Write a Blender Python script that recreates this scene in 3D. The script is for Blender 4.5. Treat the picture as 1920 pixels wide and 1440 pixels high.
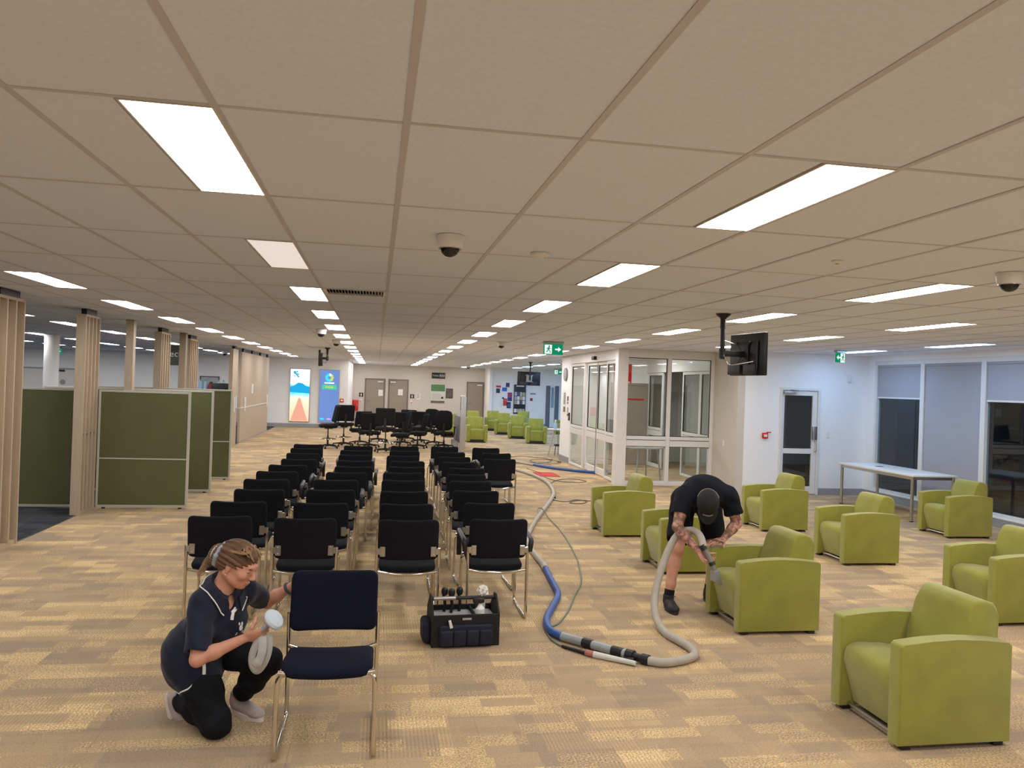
import bpy, bmesh, math, random
import numpy as np
from mathutils import Vector, Matrix
random.seed(11)
PI = math.pi
scene = bpy.context.scene
C = bpy.context.scene.collection
for o in list(bpy.data.objects):
    bpy.data.objects.remove(o)

# ------------------------------------------------------------------ camera
CAM_H = 1.92
FPX, YAW, PITCH, ROLL = 1453.0, 0.1729, 0.0033, 0.0349
def _ray(a0, b0):
    cr, sr = math.cos(ROLL), math.sin(ROLL)
    a = a0*cr + b0*sr
    b = -a0*sr + b0*cr
    u = -b
    cp, sp = math.cos(PITCH), math.sin(PITCH)
    y = cp - u*sp
    z = sp + u*cp
    cy, sy = math.cos(YAW), math.sin(YAW)
    return Vector((a*cy + y*sy, -a*sy + y*cy, z))
_f = _ray(0, 0).normalized()
_r = (_ray(1, 0) - _ray(0, 0)).normalized()
_u = (_ray(0, -1) - _ray(0, 0)).normalized()
cam_data = bpy.data.cameras.new('camera')
cam_data.sensor_width = 36.0
cam_data.lens = 36.0*FPX/1920.0
cam_data.clip_end = 200
cam_data.clip_start = 0.05
cam = bpy.data.objects.new('camera', cam_data)
C.objects.link(cam)
M4 = Matrix(((_r.x, _u.x, -_f.x, 0), (_r.y, _u.y, -_f.y, 0), (_r.z, _u.z, -_f.z, CAM_H), (0, 0, 0, 1)))
cam.matrix_world = M4
scene.camera = cam

# ------------------------------------------------------------------ world (night outside) and exposure
w = bpy.data.worlds.new('night')
scene.world = w
w.use_nodes = True
w.node_tree.nodes['Background'].inputs[0].default_value = (0.012, 0.016, 0.028, 1)
w.node_tree.nodes['Background'].inputs[1].default_value = 0.12
scene.view_settings.view_transform = 'Standard'
scene.view_settings.look = 'None'
scene.view_settings.gamma = 1
scene.view_settings.use_curve_mapping = False
scene.view_settings.exposure = 1.0
try:
    scene.cycles.adaptive_threshold = 0.03
    scene.cycles.max_bounces = 10
    scene.cycles.diffuse_bounces = 5
    scene.cycles.transparent_max_bounces = 12
except Exception:
    pass
LAMP_WARM = (1.0, 0.99, 0.985)
LAMP_COOL = (0.34, 0.60, 1.0)
LAMP_POWER = 10.0

# ------------------------------------------------------------------ sizes of the place
CE = 2.77           # ceiling height
GX0, GY0 = 0.068, 2.56   # an intersection of the ceiling grid
TX, TY = 0.6, 1.2
XL, XR, YN = -19.5, 9.6, -4.5
YB = 32.0           # left part of the back wall
YC = 38.4           # recessed centre part
YD = 36.8           # notice board part
VX0, VX1, VY0, VY1 = 4.95, 7.0, 15.1, 19.3    # glazed lobby
YR = 14.0           # right hand wall with the door
# ------------------------------------------------------------------ helpers
MATS = {}
def sRGB(r, g, b):
    def f(c):
        c /= 255.0
        return c/12.92 if c <= 0.04045 else ((c+0.055)/1.055)**2.4
    return (f(r), f(g), f(b), 1)
def mat(name, col, rough=0.6, metal=0.0, var=0.0, vscale=8.0, bump=0.0, bscale=120.0, spec=0.5, emit=None, estr=0.0, sheen=0.0, stretch=None):
    if name in MATS:
        return MATS[name]
    m = bpy.data.materials.new(name)
    m.use_nodes = True
    nt = m.node_tree
    b = nt.nodes['Principled BSDF']
    b.inputs['Base Color'].default_value = col
    b.inputs['Roughness'].default_value = rough
    b.inputs['Metallic'].default_value = metal
    b.inputs['Specular IOR Level'].default_value = spec
    if sheen:
        b.inputs['Sheen Weight'].default_value = sheen
    tc = nt.nodes.new('ShaderNodeTexCoord')
    src = tc.outputs['Object']
    if stretch:
        mp = nt.nodes.new('ShaderNodeMapping')
        mp.inputs['Scale'].default_value = stretch
        nt.links.new(src, mp.inputs[0]); src = mp.outputs[0]
    if var > 0:
        n = nt.nodes.new('ShaderNodeTexNoise')
        n.inputs['Scale'].default_value = vscale
        n.inputs['Detail'].default_value = 4
        nt.links.new(src, n.inputs['Vector'])
        mr = nt.nodes.new('ShaderNodeMapRange')
        mr.inputs[1].default_value = 0.3; mr.inputs[2].default_value = 0.7
        mr.inputs[3].default_value = 1-var; mr.inputs[4].default_value = 1+var
        nt.links.new(n.outputs[0], mr.inputs[0])
        mx = nt.nodes.new('ShaderNodeMix'); mx.data_type = 'RGBA'; mx.blend_type = 'MULTIPLY'
        mx.inputs[0].default_value = 1
        mx.inputs[6].default_value = col
        nt.links.new(mr.outputs[0], mx.inputs[7])
        nt.links.new(mx.outputs[2], b.inputs['Base Color'])
    if bump > 0:
        n2 = nt.nodes.new('ShaderNodeTexNoise')
        n2.inputs['Scale'].default_value = bscale
        nt.links.new(src, n2.inputs['Vector'])
        bp = nt.nodes.new('ShaderNodeBump')
        bp.inputs['Strength'].default_value = bump
        bp.inputs['Distance'].default_value = 0.004
        nt.links.new(n2.outputs[0], bp.inputs['Height'])
        nt.links.new(bp.outputs[0], b.inputs['Normal'])
    if emit:
        b.inputs['Emission Color'].default_value = emit
        b.inputs['Emission Strength'].default_value = estr
    MATS[name] = m
    return m
def glass_mat(name, tint, refl=1.0):
    m = bpy.data.materials.new(name)
    m.use_nodes = True
    nt = m.node_tree
    nt.nodes.clear()
    out = nt.nodes.new('ShaderNodeOutputMaterial')
    tr = nt.nodes.new('ShaderNodeBsdfTransparent'); tr.inputs[0].default_value = tint
    gl = nt.nodes.new('ShaderNodeBsdfGlossy'); gl.inputs['Roughness'].default_value = 0.02
    gl.inputs[0].default_value = (refl, refl, refl, 1)
    fr = nt.nodes.new('ShaderNodeFresnel')
    # thin pane: the ray is not bent inside it, so the rear face needs the inverse index
    ge = nt.nodes.new('ShaderNodeNewGeometry'); mr = nt.nodes.new('ShaderNodeMapRange')
    mr.inputs[3].default_value = 1.5; mr.inputs[4].default_value = 1/1.5
    nt.links.new(ge.outputs['Backfacing'], mr.inputs[0]); nt.links.new(mr.outputs[0], fr.inputs[0])
    mx = nt.nodes.new('ShaderNodeMixShader')
    nt.links.new(fr.outputs[0], mx.inputs[0]); nt.links.new(tr.outputs[0], mx.inputs[1]); nt.links.new(gl.outputs[0], mx.inputs[2])
    nt.links.new(mx.outputs[0], out.inputs[0])
    MATS[name] = m
    return m

def finish(me, ang=35):
    me.shade_smooth()
    try:
        me.set_sharp_from_angle(angle=math.radians(ang))
    except Exception:
        pass
def mesh_of(name, bm, m=None, ang=35):
    bmesh.ops.recalc_face_normals(bm, faces=bm.faces)
    me = bpy.data.meshes.new(name)
    bm.to_mesh(me); bm.free()
    finish(me, ang)
    if m is not None:
        me.materials.append(m)
    return me
def obj(name, bm, m=None, parent=None, loc=None, rot=None, ang=35):
    me = bm if isinstance(bm, bpy.types.Mesh) else mesh_of(name, bm, m, ang)
    o = bpy.data.objects.new(name, me)
    C.objects.link(o)
    if parent is not None:
        o.parent = parent
    if loc is not None:
        o.location = loc
    if rot is not None:
        o.rotation_euler = rot
    return o
def tag(o, label, cat, group=None):
    o['label'] = label; o['category'] = cat
    if group:
        o['group'] = group
    return o
def thing(name, label, cat, loc=(0, 0, 0), rotz=0, group=None):
    o = bpy.data.objects.new(name, None)
    o.empty_display_size = 0.1
    C.objects.link(o)
    o.location = loc; o.rotation_euler = (0, 0, rotz)
    return tag(o, label, cat, group)
def struct(name, bm, m, parent=None, label=None):
    o = obj(name, bm, m, parent)
    if parent is None:
        o['kind'] = 'structure'
        if label:
            o['label'] = label
    return o
def struct_empty(name, label=None):
    o = bpy.data.objects.new(name, None); C.objects.link(o); o['kind'] = 'structure'
    if label:
        o['label'] = label
    return o
def copy_tree(o, parent=None):
    c = o.copy(); C.objects.link(c); c.parent = parent
    for ch in list(o.children):
        copy_tree(ch, c)
    return c
def place(root, loc, rotz, label, group=None):
    c = copy_tree(root)
    c.location = loc; c.rotation_euler = (0, 0, rotz); c['label'] = label
    if group:
        c['group'] = group
    return c

def BM():
    return bmesh.new()
def box(bm, x0, x1, y0, y1, z0, z1, bev=0.0, seg=2, mtx=None):
    vs = [bm.verts.new(p) for p in ((x0,y0,z0),(x1,y0,z0),(x1,y1,z0),(x0,y1,z0),(x0,y0,z1),(x1,y0,z1),(x1,y1,z1),(x0,y1,z1))]
    fs = [bm.faces.new([vs[i] for i in f]) for f in ((3,2,1,0),(4,5,6,7),(0,1,5,4),(1,2,6,5),(2,3,7,6),(3,0,4,7))]
    allv = vs
    if bev > 0:
        es = list({e for f in fs for e in f.edges})
        r = bmesh.ops.bevel(bm, geom=es, offset=bev, segments=seg, affect='EDGES', profile=0.5)
        allv = list({v for f in r['faces'] for v in f.verts} | {v for v in vs if v.is_valid} )
    if mtx is not None:
        bmesh.ops.transform(bm, matrix=mtx, verts=[v for v in allv if v.is_valid])
    return bm
def prism(bm, poly, axis, d0, d1, bev=0.0, seg=2):
    """poly: 2D outline; axis 'x','y','z' is the direction of extrusion"""
    def P(a, b, d):
        return {'x': (d, a, b), 'y': (a, d, b), 'z': (a, b, d)}[axis]
    v0 = [bm.verts.new(P(a, b, d0)) for a, b in poly]
    v1 = [bm.verts.new(P(a, b, d1)) for a, b in poly]
    n = len(poly)
    f0 = bm.faces.new(v0[::-1]); f1 = bm.faces.new(v1)
    for i in range(n):
        bm.faces.new((v0[i], v0[(i+1) % n], v1[(i+1) % n], v1[i]))
    if bev > 0:
        es = list(f0.edges) + list(f1.edges)
        bmesh.ops.bevel(bm, geom=es, offset=bev, segments=seg, affect='EDGES', profile=0.5)
    return bm
def catmull(pts, n=6, closed=False):
    P = [np.array(p, float) for p in pts]
    out = []
    N = len(P)
    rng = range(N) if closed else range(N-1)
    for i in rng:
        if closed:
            p0, p1, p2, p3 = P[i-1], P[i], P[(i+1) % N], P[(i+2) % N]
        else:
            p0 = P[i-1] if i > 0 else 2*P[0]-P[1]
            p1, p2 = P[i], P[i+1]
            p3 = P[i+2] if i+2 < N else 2*P[-1]-P[-2]
        for k in range(n):
            t = k/n
            out.append(0.5*((2*p1)+(-p0+p2)*t+(2*p0-5*p1+4*p2-p3)*t*t+(-p0+3*p1-3*p2+p3)*t**3))
    if not closed:
        out.append(P[-1])
    return [tuple(p) for p in out]
def fillet(pts, r, n=4):
    """round the inner corners of a polyline"""
    P = [Vector(p) for p in pts]
    out = [P[0]]
    for i in range(1, len(P)-1):
        a, b, c = P[i-1], P[i], P[i+1]
        da, dc = (a-b), (c-b)
        rr = min(r, da.length*0.49, dc.length*0.49)
        s, e = b+da.normalized()*rr, b+dc.normalized()*rr
        for k in range(n+1):
            t = k/n
            out.append(s*(1-t)**2 + b*2*t*(1-t) + e*t*t)
    out.append(P[-1])
    return out
def tube(bm, pts, r, n=8, closed=False, caps=True, flat=None):
    P = [Vector(p) for p in pts]
    N = len(P)
    rad = r if hasattr(r, '__len__') else [r]*N
    T = []
    for i in range(N):
        if closed:
            t = P[(i+1) % N]-P[i-1]
        else:
            t = P[min(i+1, N-1)]-P[max(i-1, 0)]
        T.append(t.normalized() if t.length > 1e-9 else Vector((0, 0, 1)))
    up = Vector((0, 0, 1)) if abs(T[0].z) < 0.9 else Vector((0, 1, 0))
    nrm = (up - T[0]*up.dot(T[0])).normalized()
    rings = []
    for i in range(N):
        if i > 0:
            nrm = nrm - T[i]*nrm.dot(T[i])
            if nrm.length < 1e-6:
                nrm = T[i].orthogonal()
            nrm.normalize()
        bi = T[i].cross(nrm)
        sx, sy = (1, 1) if flat is None else flat
        rings.append([bm.verts.new(P[i] + (nrm*math.cos(2*PI*k/n)*sx + bi*math.sin(2*PI*k/n)*sy)*rad[i]) for k in range(n)])
    for i in range(N if closed else N-1):
        a, b = rings[i], rings[(i+1) % N]
        for k in range(n):
            bm.faces.new((a[k], a[(k+1) % n], b[(k+1) % n], b[k]))
    if caps and not closed:
        bm.faces.new(rings[0][::-1]); bm.faces.new(rings[-1])
    return bm
def lathe(bm, prof, n=24, c=(0, 0, 0), mtx=None):
    """prof: list of (r, z) from bottom to top"""
    rings = []
    vs = []
    for r, z in prof:
        if r < 1e-6:
            v = bm.verts.new((c[0], c[1], c[2]+z)); rings.append([v]); vs.append(v)
        else:
            ring = [bm.verts.new((c[0]+r*math.cos(2*PI*k/n), c[1]+r*math.sin(2*PI*k/n), c[2]+z)) for k in range(n)]
            rings.append(ring); vs += ring
    for a, b in zip(rings, rings[1:]):
        for k in range(n):
            if len(a) == 1 and len(b) == 1:
                continue
            if len(a) == 1:
                bm.faces.new((a[0], b[(k+1) % n], b[k]))
            elif len(b) == 1:
                bm.faces.new((a[k], a[(k+1) % n], b[0]))
            else:
                bm.faces.new((a[k], a[(k+1) % n], b[(k+1) % n], b[k]))
    if len(rings[0]) > 1:
        bm.faces.new(rings[0][::-1])
    if len(rings[-1]) > 1:
        bm.faces.new(rings[-1])
    if mtx is not None:
        bmesh.ops.transform(bm, matrix=mtx, verts=vs)
    return bm
def cushion(bm, w, h, t, r, re, nx=6, ny=6, f=None, shape=None):
    """soft slab: w by h rounded rectangle (corner radius r), thickness t with rounded edge re; f maps (x,y,z)->(x,y,z)"""
    def axis(L, n):
        e = [0, 0.06*re, 0.25*re, 0.6*re, re]
        if r > re*1.3:
            e.append(r)
        a = [-L/2+q for q in e]
        m = e[-1]
        inner = [(-L/2+m) + (L-2*m)*i/n for i in range(1, n)]
        return a + inner + [-q for q in a[::-1]]
    X, Y = axis(w, nx), axis(h, ny)
    def mp(x, y):
        sx, sy = (1 if x >= 0 else -1), (1 if y >= 0 else -1)
        a, b = (abs(x)-(w/2-r))/r, (abs(y)-(h/2-r))/r
        if a > 0 and b > 0:
            a2, b2 = a*math.sqrt(1-b*b/2), b*math.sqrt(1-a*a/2)
            x, y = sx*(w/2-r+a2*r), sy*(h/2-r+b2*r)
        q = Vector((max(abs(x)-(w/2-r), 0), max(abs(y)-(h/2-r), 0)))
        sd = q.length + min(max(abs(x)-(w/2-r), abs(y)-(h/2-r)), 0) - r
        e = max(-sd, 0)
        k = 1.0 if e >= re else math.sqrt(max(0, 1-(1-e/re)**2))
        return x, y, k
    F = f or (lambda x, y, z: (x, y, z))
    top, bot = {}, {}
    for i, x in enumerate(X):
        for j, y in enumerate(Y):
            mx, my, k = mp(x, y)
            edge = i in (0, len(X)-1) or j in (0, len(Y)-1)
            tt = t if shape is None else t*shape(mx, my)
            v = bm.verts.new(F(mx, my, 0 if edge else k*tt/2))
            top[i, j] = v
            bot[i, j] = v if edge else bm.verts.new(F(mx, my, -k*t/2))
    for i in range(len(X)-1):
        for j in range(len(Y)-1):
            bm.faces.new((top[i, j], top[i+1, j], top[i+1, j+1], top[i, j+1]))
            q = (bot[i, j], bot[i, j+1], bot[i+1, j+1], bot[i+1, j])
            try:
                bm.faces.new(q)
            except ValueError:
                pass
    return bm
def text_mesh(txt, size, m, name, parent, loc, rot, depth=0.002, align='CENTER'):
    cu = bpy.data.curves.new(name, 'FONT')
    cu.body = txt; cu.size = size; cu.extrude = depth; cu.align_x = align; cu.align_y = 'CENTER'
    cu.resolution_u = 2
    to = bpy.data.objects.new(name+'_tmp', cu); C.objects.link(to)
    bpy.context.view_layer.update()
    dg = bpy.context.evaluated_depsgraph_get()
    me = bpy.data.meshes.new_from_object(to.evaluated_get(dg))
    bpy.data.objects.remove(to)
    me.materials.clear(); me.materials.append(m)
    o = bpy.data.objects.new(name, me); C.objects.link(o)
    o.parent = parent; o.location = loc; o.rotation_euler = rot
    return o
ORD = ['nearest', 'second', 'third', 'fourth', 'fifth', 'sixth', 'seventh', 'eighth', 'ninth', 'tenth', 'eleventh', 'twelfth', 'thirteenth', 'fourteenth', 'fifteenth', 'sixteenth', 'seventeenth', 'eighteenth']
def in_view(x, y, z, mx=0.05, my=0.05):
    p = Vector((x, y, z)) - Vector((0, 0, CAM_H))
    d = p.dot(_f)
    if d < 0.2:
        return False
    u, v = p.dot(_r)/d*FPX/960.0, p.dot(_u)/d*FPX/720.0
    return abs(u) < 1+mx and abs(v) < 1+my
# ------------------------------------------------------------------ materials of the setting
def carpet_mat(name, ramp, fine=0.25):
    m = bpy.data.materials.new(name); m.use_nodes = True
    nt = m.node_tree; N = nt.nodes; L = nt.links
    b = N['Principled BSDF']
    b.inputs['Roughness'].default_value = 0.95
    b.inputs['Specular IOR Level'].default_value = 0.12
    g = N.new('ShaderNodeNewGeometry')
    s = N.new('ShaderNodeSeparateXYZ'); L.new(g.outputs['Position'], s.inputs[0])
    def math_(op, a, bb=None, c=None):
        n = N.new('ShaderNodeMath'); n.operation = op
        for i, v in enumerate((a, bb, c)):
            if v is None:
                continue
            if isinstance(v, (int, float)):
                n.inputs[i].default_value = v
            else:
                L.new(v, n.inputs[i])
        return n.outputs[0]
    def wn2(a, bb, seed):
        c = N.new('ShaderNodeCombineXYZ'); L.new(a, c.inputs[0]); L.new(bb, c.inputs[1]); c.inputs[2].default_value = seed
        n = N.new('ShaderNodeTexWhiteNoise'); n.noise_dimensions = '3D'; L.new(c.outputs[0], n.inputs['Vector'])
        return n.outputs['Value']
    def wn1(a, seed):
        n = N.new('ShaderNodeTexWhiteNoise'); n.noise_dimensions = '1D'
        L.new(math_('ADD', a, seed), n.inputs['W'])
        return n.outputs['Value']
    def layer(hy, wx, off, seed):
        row = math_('FLOOR', math_('ADD', math_('DIVIDE', s.outputs[1], hy), off))
        col = math_('FLOOR', math_('ADD', math_('DIVIDE', s.outputs[0], wx), math_('MULTIPLY', wn1(row, seed+0.5), 7.0)))
        return wn2(col, row, seed), col, row
    v1, c1, r1 = layer(0.25, 0.42, 0.0, 1.0)
    v2, c2, r2 = layer(0.125, 0.33, 0.3, 5.0)
    v3, c3, r3 = layer(0.50, 0.50, 0.0, 9.0)
    v4, c4, r4 = layer(0.0625, 0.55, 0.0, 12.0)
    mixv = math_('ADD', math_('MULTIPLY', v1, 0.38), math_('MULTIPLY', v2, 0.34))
    mixv = math_('ADD', mixv, math_('MULTIPLY', v3, 0.16))
    mixv = math_('ADD', mixv, math_('MULTIPLY', v4, 0.12))
    nz = N.new('ShaderNodeTexNoise'); nz.inputs['Scale'].default_value = 0.55; L.new(g.outputs['Position'], nz.inputs['Vector'])
    mixv = math_('ADD', mixv, math_('MULTIPLY', math_('SUBTRACT', nz.outputs[0], 0.5), 0.22))
    cr = N.new('ShaderNodeValToRGB'); cr.color_ramp.interpolation = 'LINEAR'
    els = cr.color_ramp.elements
    for i, (p, c) in enumerate(ramp):
        e = els[i] if i < 2 else els.new(p)
        e.position = p; e.color = c
    L.new(mixv, cr.inputs[0])
    # fibres: mottled loops, and ribbing in some of the blocks
    n1 = N.new('ShaderNodeTexNoise'); n1.inputs['Scale'].default_value = 95; n1.inputs['Detail'].default_value = 2
    L.new(g.outputs['Position'], n1.inputs['Vector'])
    amp = math_('MULTIPLY', math_('ADD', 0.40, math_('MULTIPLY', math_('GREATER_THAN', v2, 0.55), 0.95)), fine*7.0)
    f1 = math_('ADD', 1.0, math_('MULTIPLY', math_('SUBTRACT', n1.outputs[0], 0.5), amp))
    wave = math_('SINE', math_('MULTIPLY', s.outputs[0], 2*PI/0.021))
    rib = math_('MULTIPLY', math_('GREATER_THAN', v3, 0.72), fine*0.40)
    f2 = math_('ADD', 1.0, math_('MULTIPLY', wave, rib))
    mx = N.new('ShaderNodeMix'); mx.data_type = 'RGBA'; mx.blend_type = 'MULTIPLY'; mx.inputs[0].default_value = 1
    L.new(cr.outputs[0], mx.inputs[6]); L.new(math_('MULTIPLY', f1, f2), mx.inputs[7])
    L.new(mx.outputs[2], b.inputs['Base Color'])
    bp = N.new('ShaderNodeBump'); bp.inputs['Strength'].default_value = 0.5; bp.inputs['Distance'].default_value = 0.004
    L.new(n1.outputs[0], bp.inputs['Height']); L.new(bp.outputs[0], b.inputs['Normal'])
    MATS[name] = m
    return m
carpet = carpet_mat('carpet_beige', [(0.22, sRGB(158, 138, 116)), (0.40, sRGB(172, 149, 120)), (0.56, sRGB(181, 156, 122)), (0.68, sRGB(194, 167, 126)), (0.78, sRGB(210, 182, 137))])
carpet_dark = carpet_mat('carpet_charcoal', [(0.25, sRGB(52, 54, 58)), (0.5, sRGB(66, 68, 72)), (0.7, sRGB(78, 80, 84)), (0.85, sRGB(90, 92, 96))], 0.15)
m_tile = mat('ceiling_tile_white', sRGB(226, 233, 250), 0.95, var=0.03, vscale=60, bump=0.15, bscale=180, spec=0.1)
m_grid = mat('ceiling_grid_metal', sRGB(200, 198, 206), 0.55, var=0.02, spec=0.35)
m_wall = mat('wall_paint_white', sRGB(240, 239, 238), 0.85, var=0.015, vscale=2, spec=0.2)
m_wall2 = mat('wall_paint_warm', sRGB(208, 200, 188), 0.85, var=0.015, vscale=2, spec=0.2)
m_base = mat('skirting_grey', sRGB(150, 150, 152), 0.5, var=0.02)
m_alu = mat('frame_white_powdercoat', sRGB(226, 224, 220), 0.4, var=0.02)
m_alug = mat('frame_silver', sRGB(176, 176, 176), 0.35, metal=0.6, var=0.03)
m_dark = mat('dark_gasket', sRGB(26, 26, 28), 0.5, var=0.05)
m_glass = glass_mat('glass_clear', (0.93, 0.96, 0.95, 1))
m_glassx = glass_mat('glass_night', (0.75, 0.82, 0.86, 1), 0.9)
m_doorgrey = mat('door_taupe', sRGB(150, 138, 124), 0.6, var=0.03, vscale=3)
m_doorwhite = mat('door_white', sRGB(216, 214, 210), 0.55, var=0.02)
m_steel = mat('brushed_steel', sRGB(190, 188, 184), 0.3, metal=1.0, var=0.05, vscale=40)
m_chrome = mat('chrome', sRGB(214, 208, 198), 0.12, metal=1.0, var=0.03, vscale=30)
m_black = mat('black_plastic', sRGB(22, 22, 24), 0.45, var=0.08, vscale=20)
m_white = mat('white_plastic', sRGB(232, 230, 226), 0.45, var=0.02)
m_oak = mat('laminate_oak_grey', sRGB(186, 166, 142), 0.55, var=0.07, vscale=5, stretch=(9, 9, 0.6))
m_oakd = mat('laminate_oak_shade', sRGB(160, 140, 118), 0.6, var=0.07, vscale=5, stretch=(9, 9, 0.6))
m_blind = mat('blind_grey_fabric', sRGB(168, 168, 174), 0.9, var=0.02, vscale=2, bump=0.1, bscale=400, spec=0.1)
m_red = mat('red_gloss', sRGB(206, 30, 26), 0.4, var=0.04)
m_lampframe = mat('lamp_frame', sRGB(216, 212, 204), 0.5, var=0.02)
def emit_mat(name, col, strength):
    m = bpy.data.materials.new(name); m.use_nodes = True
    nt = m.node_tree; nt.nodes.clear()
    out = nt.nodes.new('ShaderNodeOutputMaterial'); e = nt.nodes.new('ShaderNodeEmission')
    e.inputs[0].default_value = (*col[:3], 1); e.inputs[1].default_value = strength
    nt.links.new(e.outputs[0], out.inputs[0]); MATS[name] = m
    m.cycles.emission_sampling = 'FRONT'
    return m
m_lamp = emit_mat('lamp_warm_white', LAMP_WARM, LAMP_POWER)
m_lampc = emit_mat('lamp_cool_white', LAMP_COOL, LAMP_POWER*1.15)
m_lampdim = emit_mat('lamp_off_glow', (1.0, 0.83, 0.74), 0.42)  # switched-off panel; a weak glow is put in for its pale pinkish face

# ------------------------------------------------------------------ floor
floor = struct('floor', box(BM(), XL, 15.0, YN, YC+0.3, -0.20, -0.010), mat('floor_slab', sRGB(120, 108, 92), 0.9, var=0.05), label='beige patchwork carpet tile floor')
XD = -3.88
T = 0.5
def tile_mesh(name, sx, sy, m):
    return mesh_of(name, box(BM(), -sx/2+0.0004, sx/2-0.0004, -sy/2+0.0004, sy/2-0.0004, -0.010, 0.0), m)
ctile = tile_mesh('carpet_tile', T, T, carpet)
dtile = tile_mesh('dark_carpet_tile', T, T, carpet_dark)
cells = []
nx0, nx1 = int((XL-XD)/T)-1, int((15-XD)/T)
for i in range(nx0, nx1):
    for j in range(0, int((YC-YN)/T)+1):
        x, y = XD+(i+0.5)*T, YN+(j+0.5)*T
        if x < XL or y > YC+0.2 or x > 14.9:
            continue
        cells.append((x, y, i < 0))
vis = sorted([c for c in cells if in_view(c[0], c[1], 0)], key=lambda c: c[0]**2+c[1]**2)
near = set(vis[:299])
for c in cells:
    if c in near:
        obj('carpet_tile', dtile if c[2] else ctile, parent=floor, loc=(c[0], c[1], 0))
bmr, bmd = BM(), BM()
for c in cells:
    if c not in near:
        b_ = bmd if c[2] else bmr
        q = T/2-0.0004
        vs = [b_.verts.new((c[0]+sx*q, c[1]+sy*q, z)) for z in (-0.01, 0.0) for sx, sy in ((-1,-1),(1,-1),(1,1),(-1,1))]
        for f in ((4,5,6,7),(0,1,5,4),(1,2,6,5),(2,3,7,6),(3,0,4,7)):
            b_.faces.new([vs[k] for k in f])
o = obj('carpet_tile_field', bmr, carpet, floor); o['kind'] = 'stuff'
o = obj('dark_carpet_tile_field', bmd, carpet_dark, floor); o['kind'] = 'stuff'
obj('carpet_edge_strip', box(BM(), XD-0.012, XD+0.012, YN, YB, -0.006, 0.004, 0.002), m_steel, floor)

# ------------------------------------------------------------------ ceiling: hanging grid, tiles, lights
ceiling = struct('ceiling', box(BM(), XL, 15.0, YN, YC+0.3, CE+0.06, CE+0.2), mat('ceiling_void', sRGB(120, 112, 100), 0.9, var=0.02), label='suspended ceiling of pale tiles in a metal grid')
def inside(x, y):
    """is this point of the plan under the roof of the rooms"""
    if x < -1.2 and y > YB: return False
    if y > YC: return False
    if x > 5.4 and y > YD: return False
    if x > XR and y < YR+6.3: return False
    if x > VX1 and YR < y < 20.4: return False
    if x > VX0 and VY1 < y < 20.4: return False
    return XL < x < 14.9 and y > YN
kx0, kx1 = int((XL-GX0)/TX), int((15-GX0)/TX)
ky0, ky1 = int((YN-GY0)/TY), int((YC-GY0)/TY)+1
# main runners (along Y) and cross tees (along X)
for k in range(kx0, kx1+1):
    x = GX0+k*TX
    y1 = YB if x < -1.2 else (YC if x < 5.4 else YD)
    obj('grid_runner', box(BM(), x-0.012, x+0.012, YN, y1, CE-0.003, CE+0.035), m_grid, ceiling)
for k in range(ky0, ky1+1):
    y = GY0+k*TY
    if y > YC or y < YN: continue
    x0 = XL if y < YB else -1.2
    obj('grid_cross_tee', box(BM(), x0, 15.0 if y < YD else 5.4, y-0.010, y+0.010, CE-0.0015, CE+0.035), m_grid, ceiling)
# lamp positions: (left edge x, row index)
lamps = []
for xl in (-15.23, -12.83, -10.43, -8.03, -5.63, -3.23, -0.83, 1.57, 3.97, 6.068, 8.468, 10.868, 13.268):
    for k in range(-3, 15):
        ya = GY0+2.4*k
        if not (inside(xl-0.05, ya) and inside(xl+0.35, ya+1.25)): continue
        if ya < -2.5: continue
        if xl > 6 and VY0-1.3 < ya < VY0: continue
        if xl < -4 and not in_view(xl, ya+0.6, CE, 0.9, 9): continue
        lamps.append((xl, ya, k))
lamps.append((5.168+0.30, GY0+2.4*6, 6))  # extra panel inside the lobby, added to make it brighter
lampset = {}
for xl, ya, k in lamps:
    kx = round((xl-0.15-GX0)/TX - 0.001) if False else math.floor((xl+0.01-GX0)/TX)
    ky = round((ya-GY0)/TY)
    lampset[kx, ky] = (xl, ya)
VENT = (-1, 4)     # (kx, ky) cell with the air grille
ctl = mesh_of('ceiling_tile', box(BM(), 0.010, TX-0.010, 0.008, TY-0.008, CE+0.001, CE+0.016, 0.0015, 1), m_tile)
hw = TX-0.30
half = mesh_of('ceiling_tile_half', box(BM(), 0.010, hw-0.004, 0.008, TY-0.008, CE+0.001, CE+0.016, 0.0015, 1), m_tile)
halfr = mesh_of('ceiling_tile_half_right', box(BM(), 0.304, TX-0.010, 0.008, TY-0.008, CE+0.001, CE+0.016, 0.0015, 1), m_tile)
vt = mesh_of('ceiling_tile_cut', box(BM(), 0.010, TX-0.010, 0.50, TY-0.008, CE+0.001, CE+0.016, 0.0015, 1), m_tile)
tl = []
for kx in range(kx0, kx1):
    for ky in range(ky0-1, ky1):
        x, y = GX0+kx*TX, GY0+ky*TY
        if not (inside(x+0.3, y+0.6)): continue
        me = ctl
        if (kx, ky) in lampset:
            me = halfr if lampset[kx, ky][0] < x+0.1 else half
        elif (kx, ky) == VENT:
            me = vt
        tl.append((x, y, me))
vis = sorted([t for t in tl if in_view(t[0]+0.3, t[1]+0.6, CE, 0.25, 0.35)], key=lambda t: t[0]**2+(t[1]+0.3)**2)
nearc = set((t[0], t[1]) for t in vis[:299])
bmr = BM()
for x, y, me in tl:
    if (x, y) in nearc:
        obj('ceiling_tile', me, parent=ceiling, loc=(x, y, random.uniform(-0.001, 0.001)))
    else:
        n0 = len(bmr.verts)
        bmr.from_mesh(me)
        bmr.verts.ensure_lookup_table()
        bmesh.ops.translate(bmr, vec=(x, y, 0), verts=bmr.verts[n0:])
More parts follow.
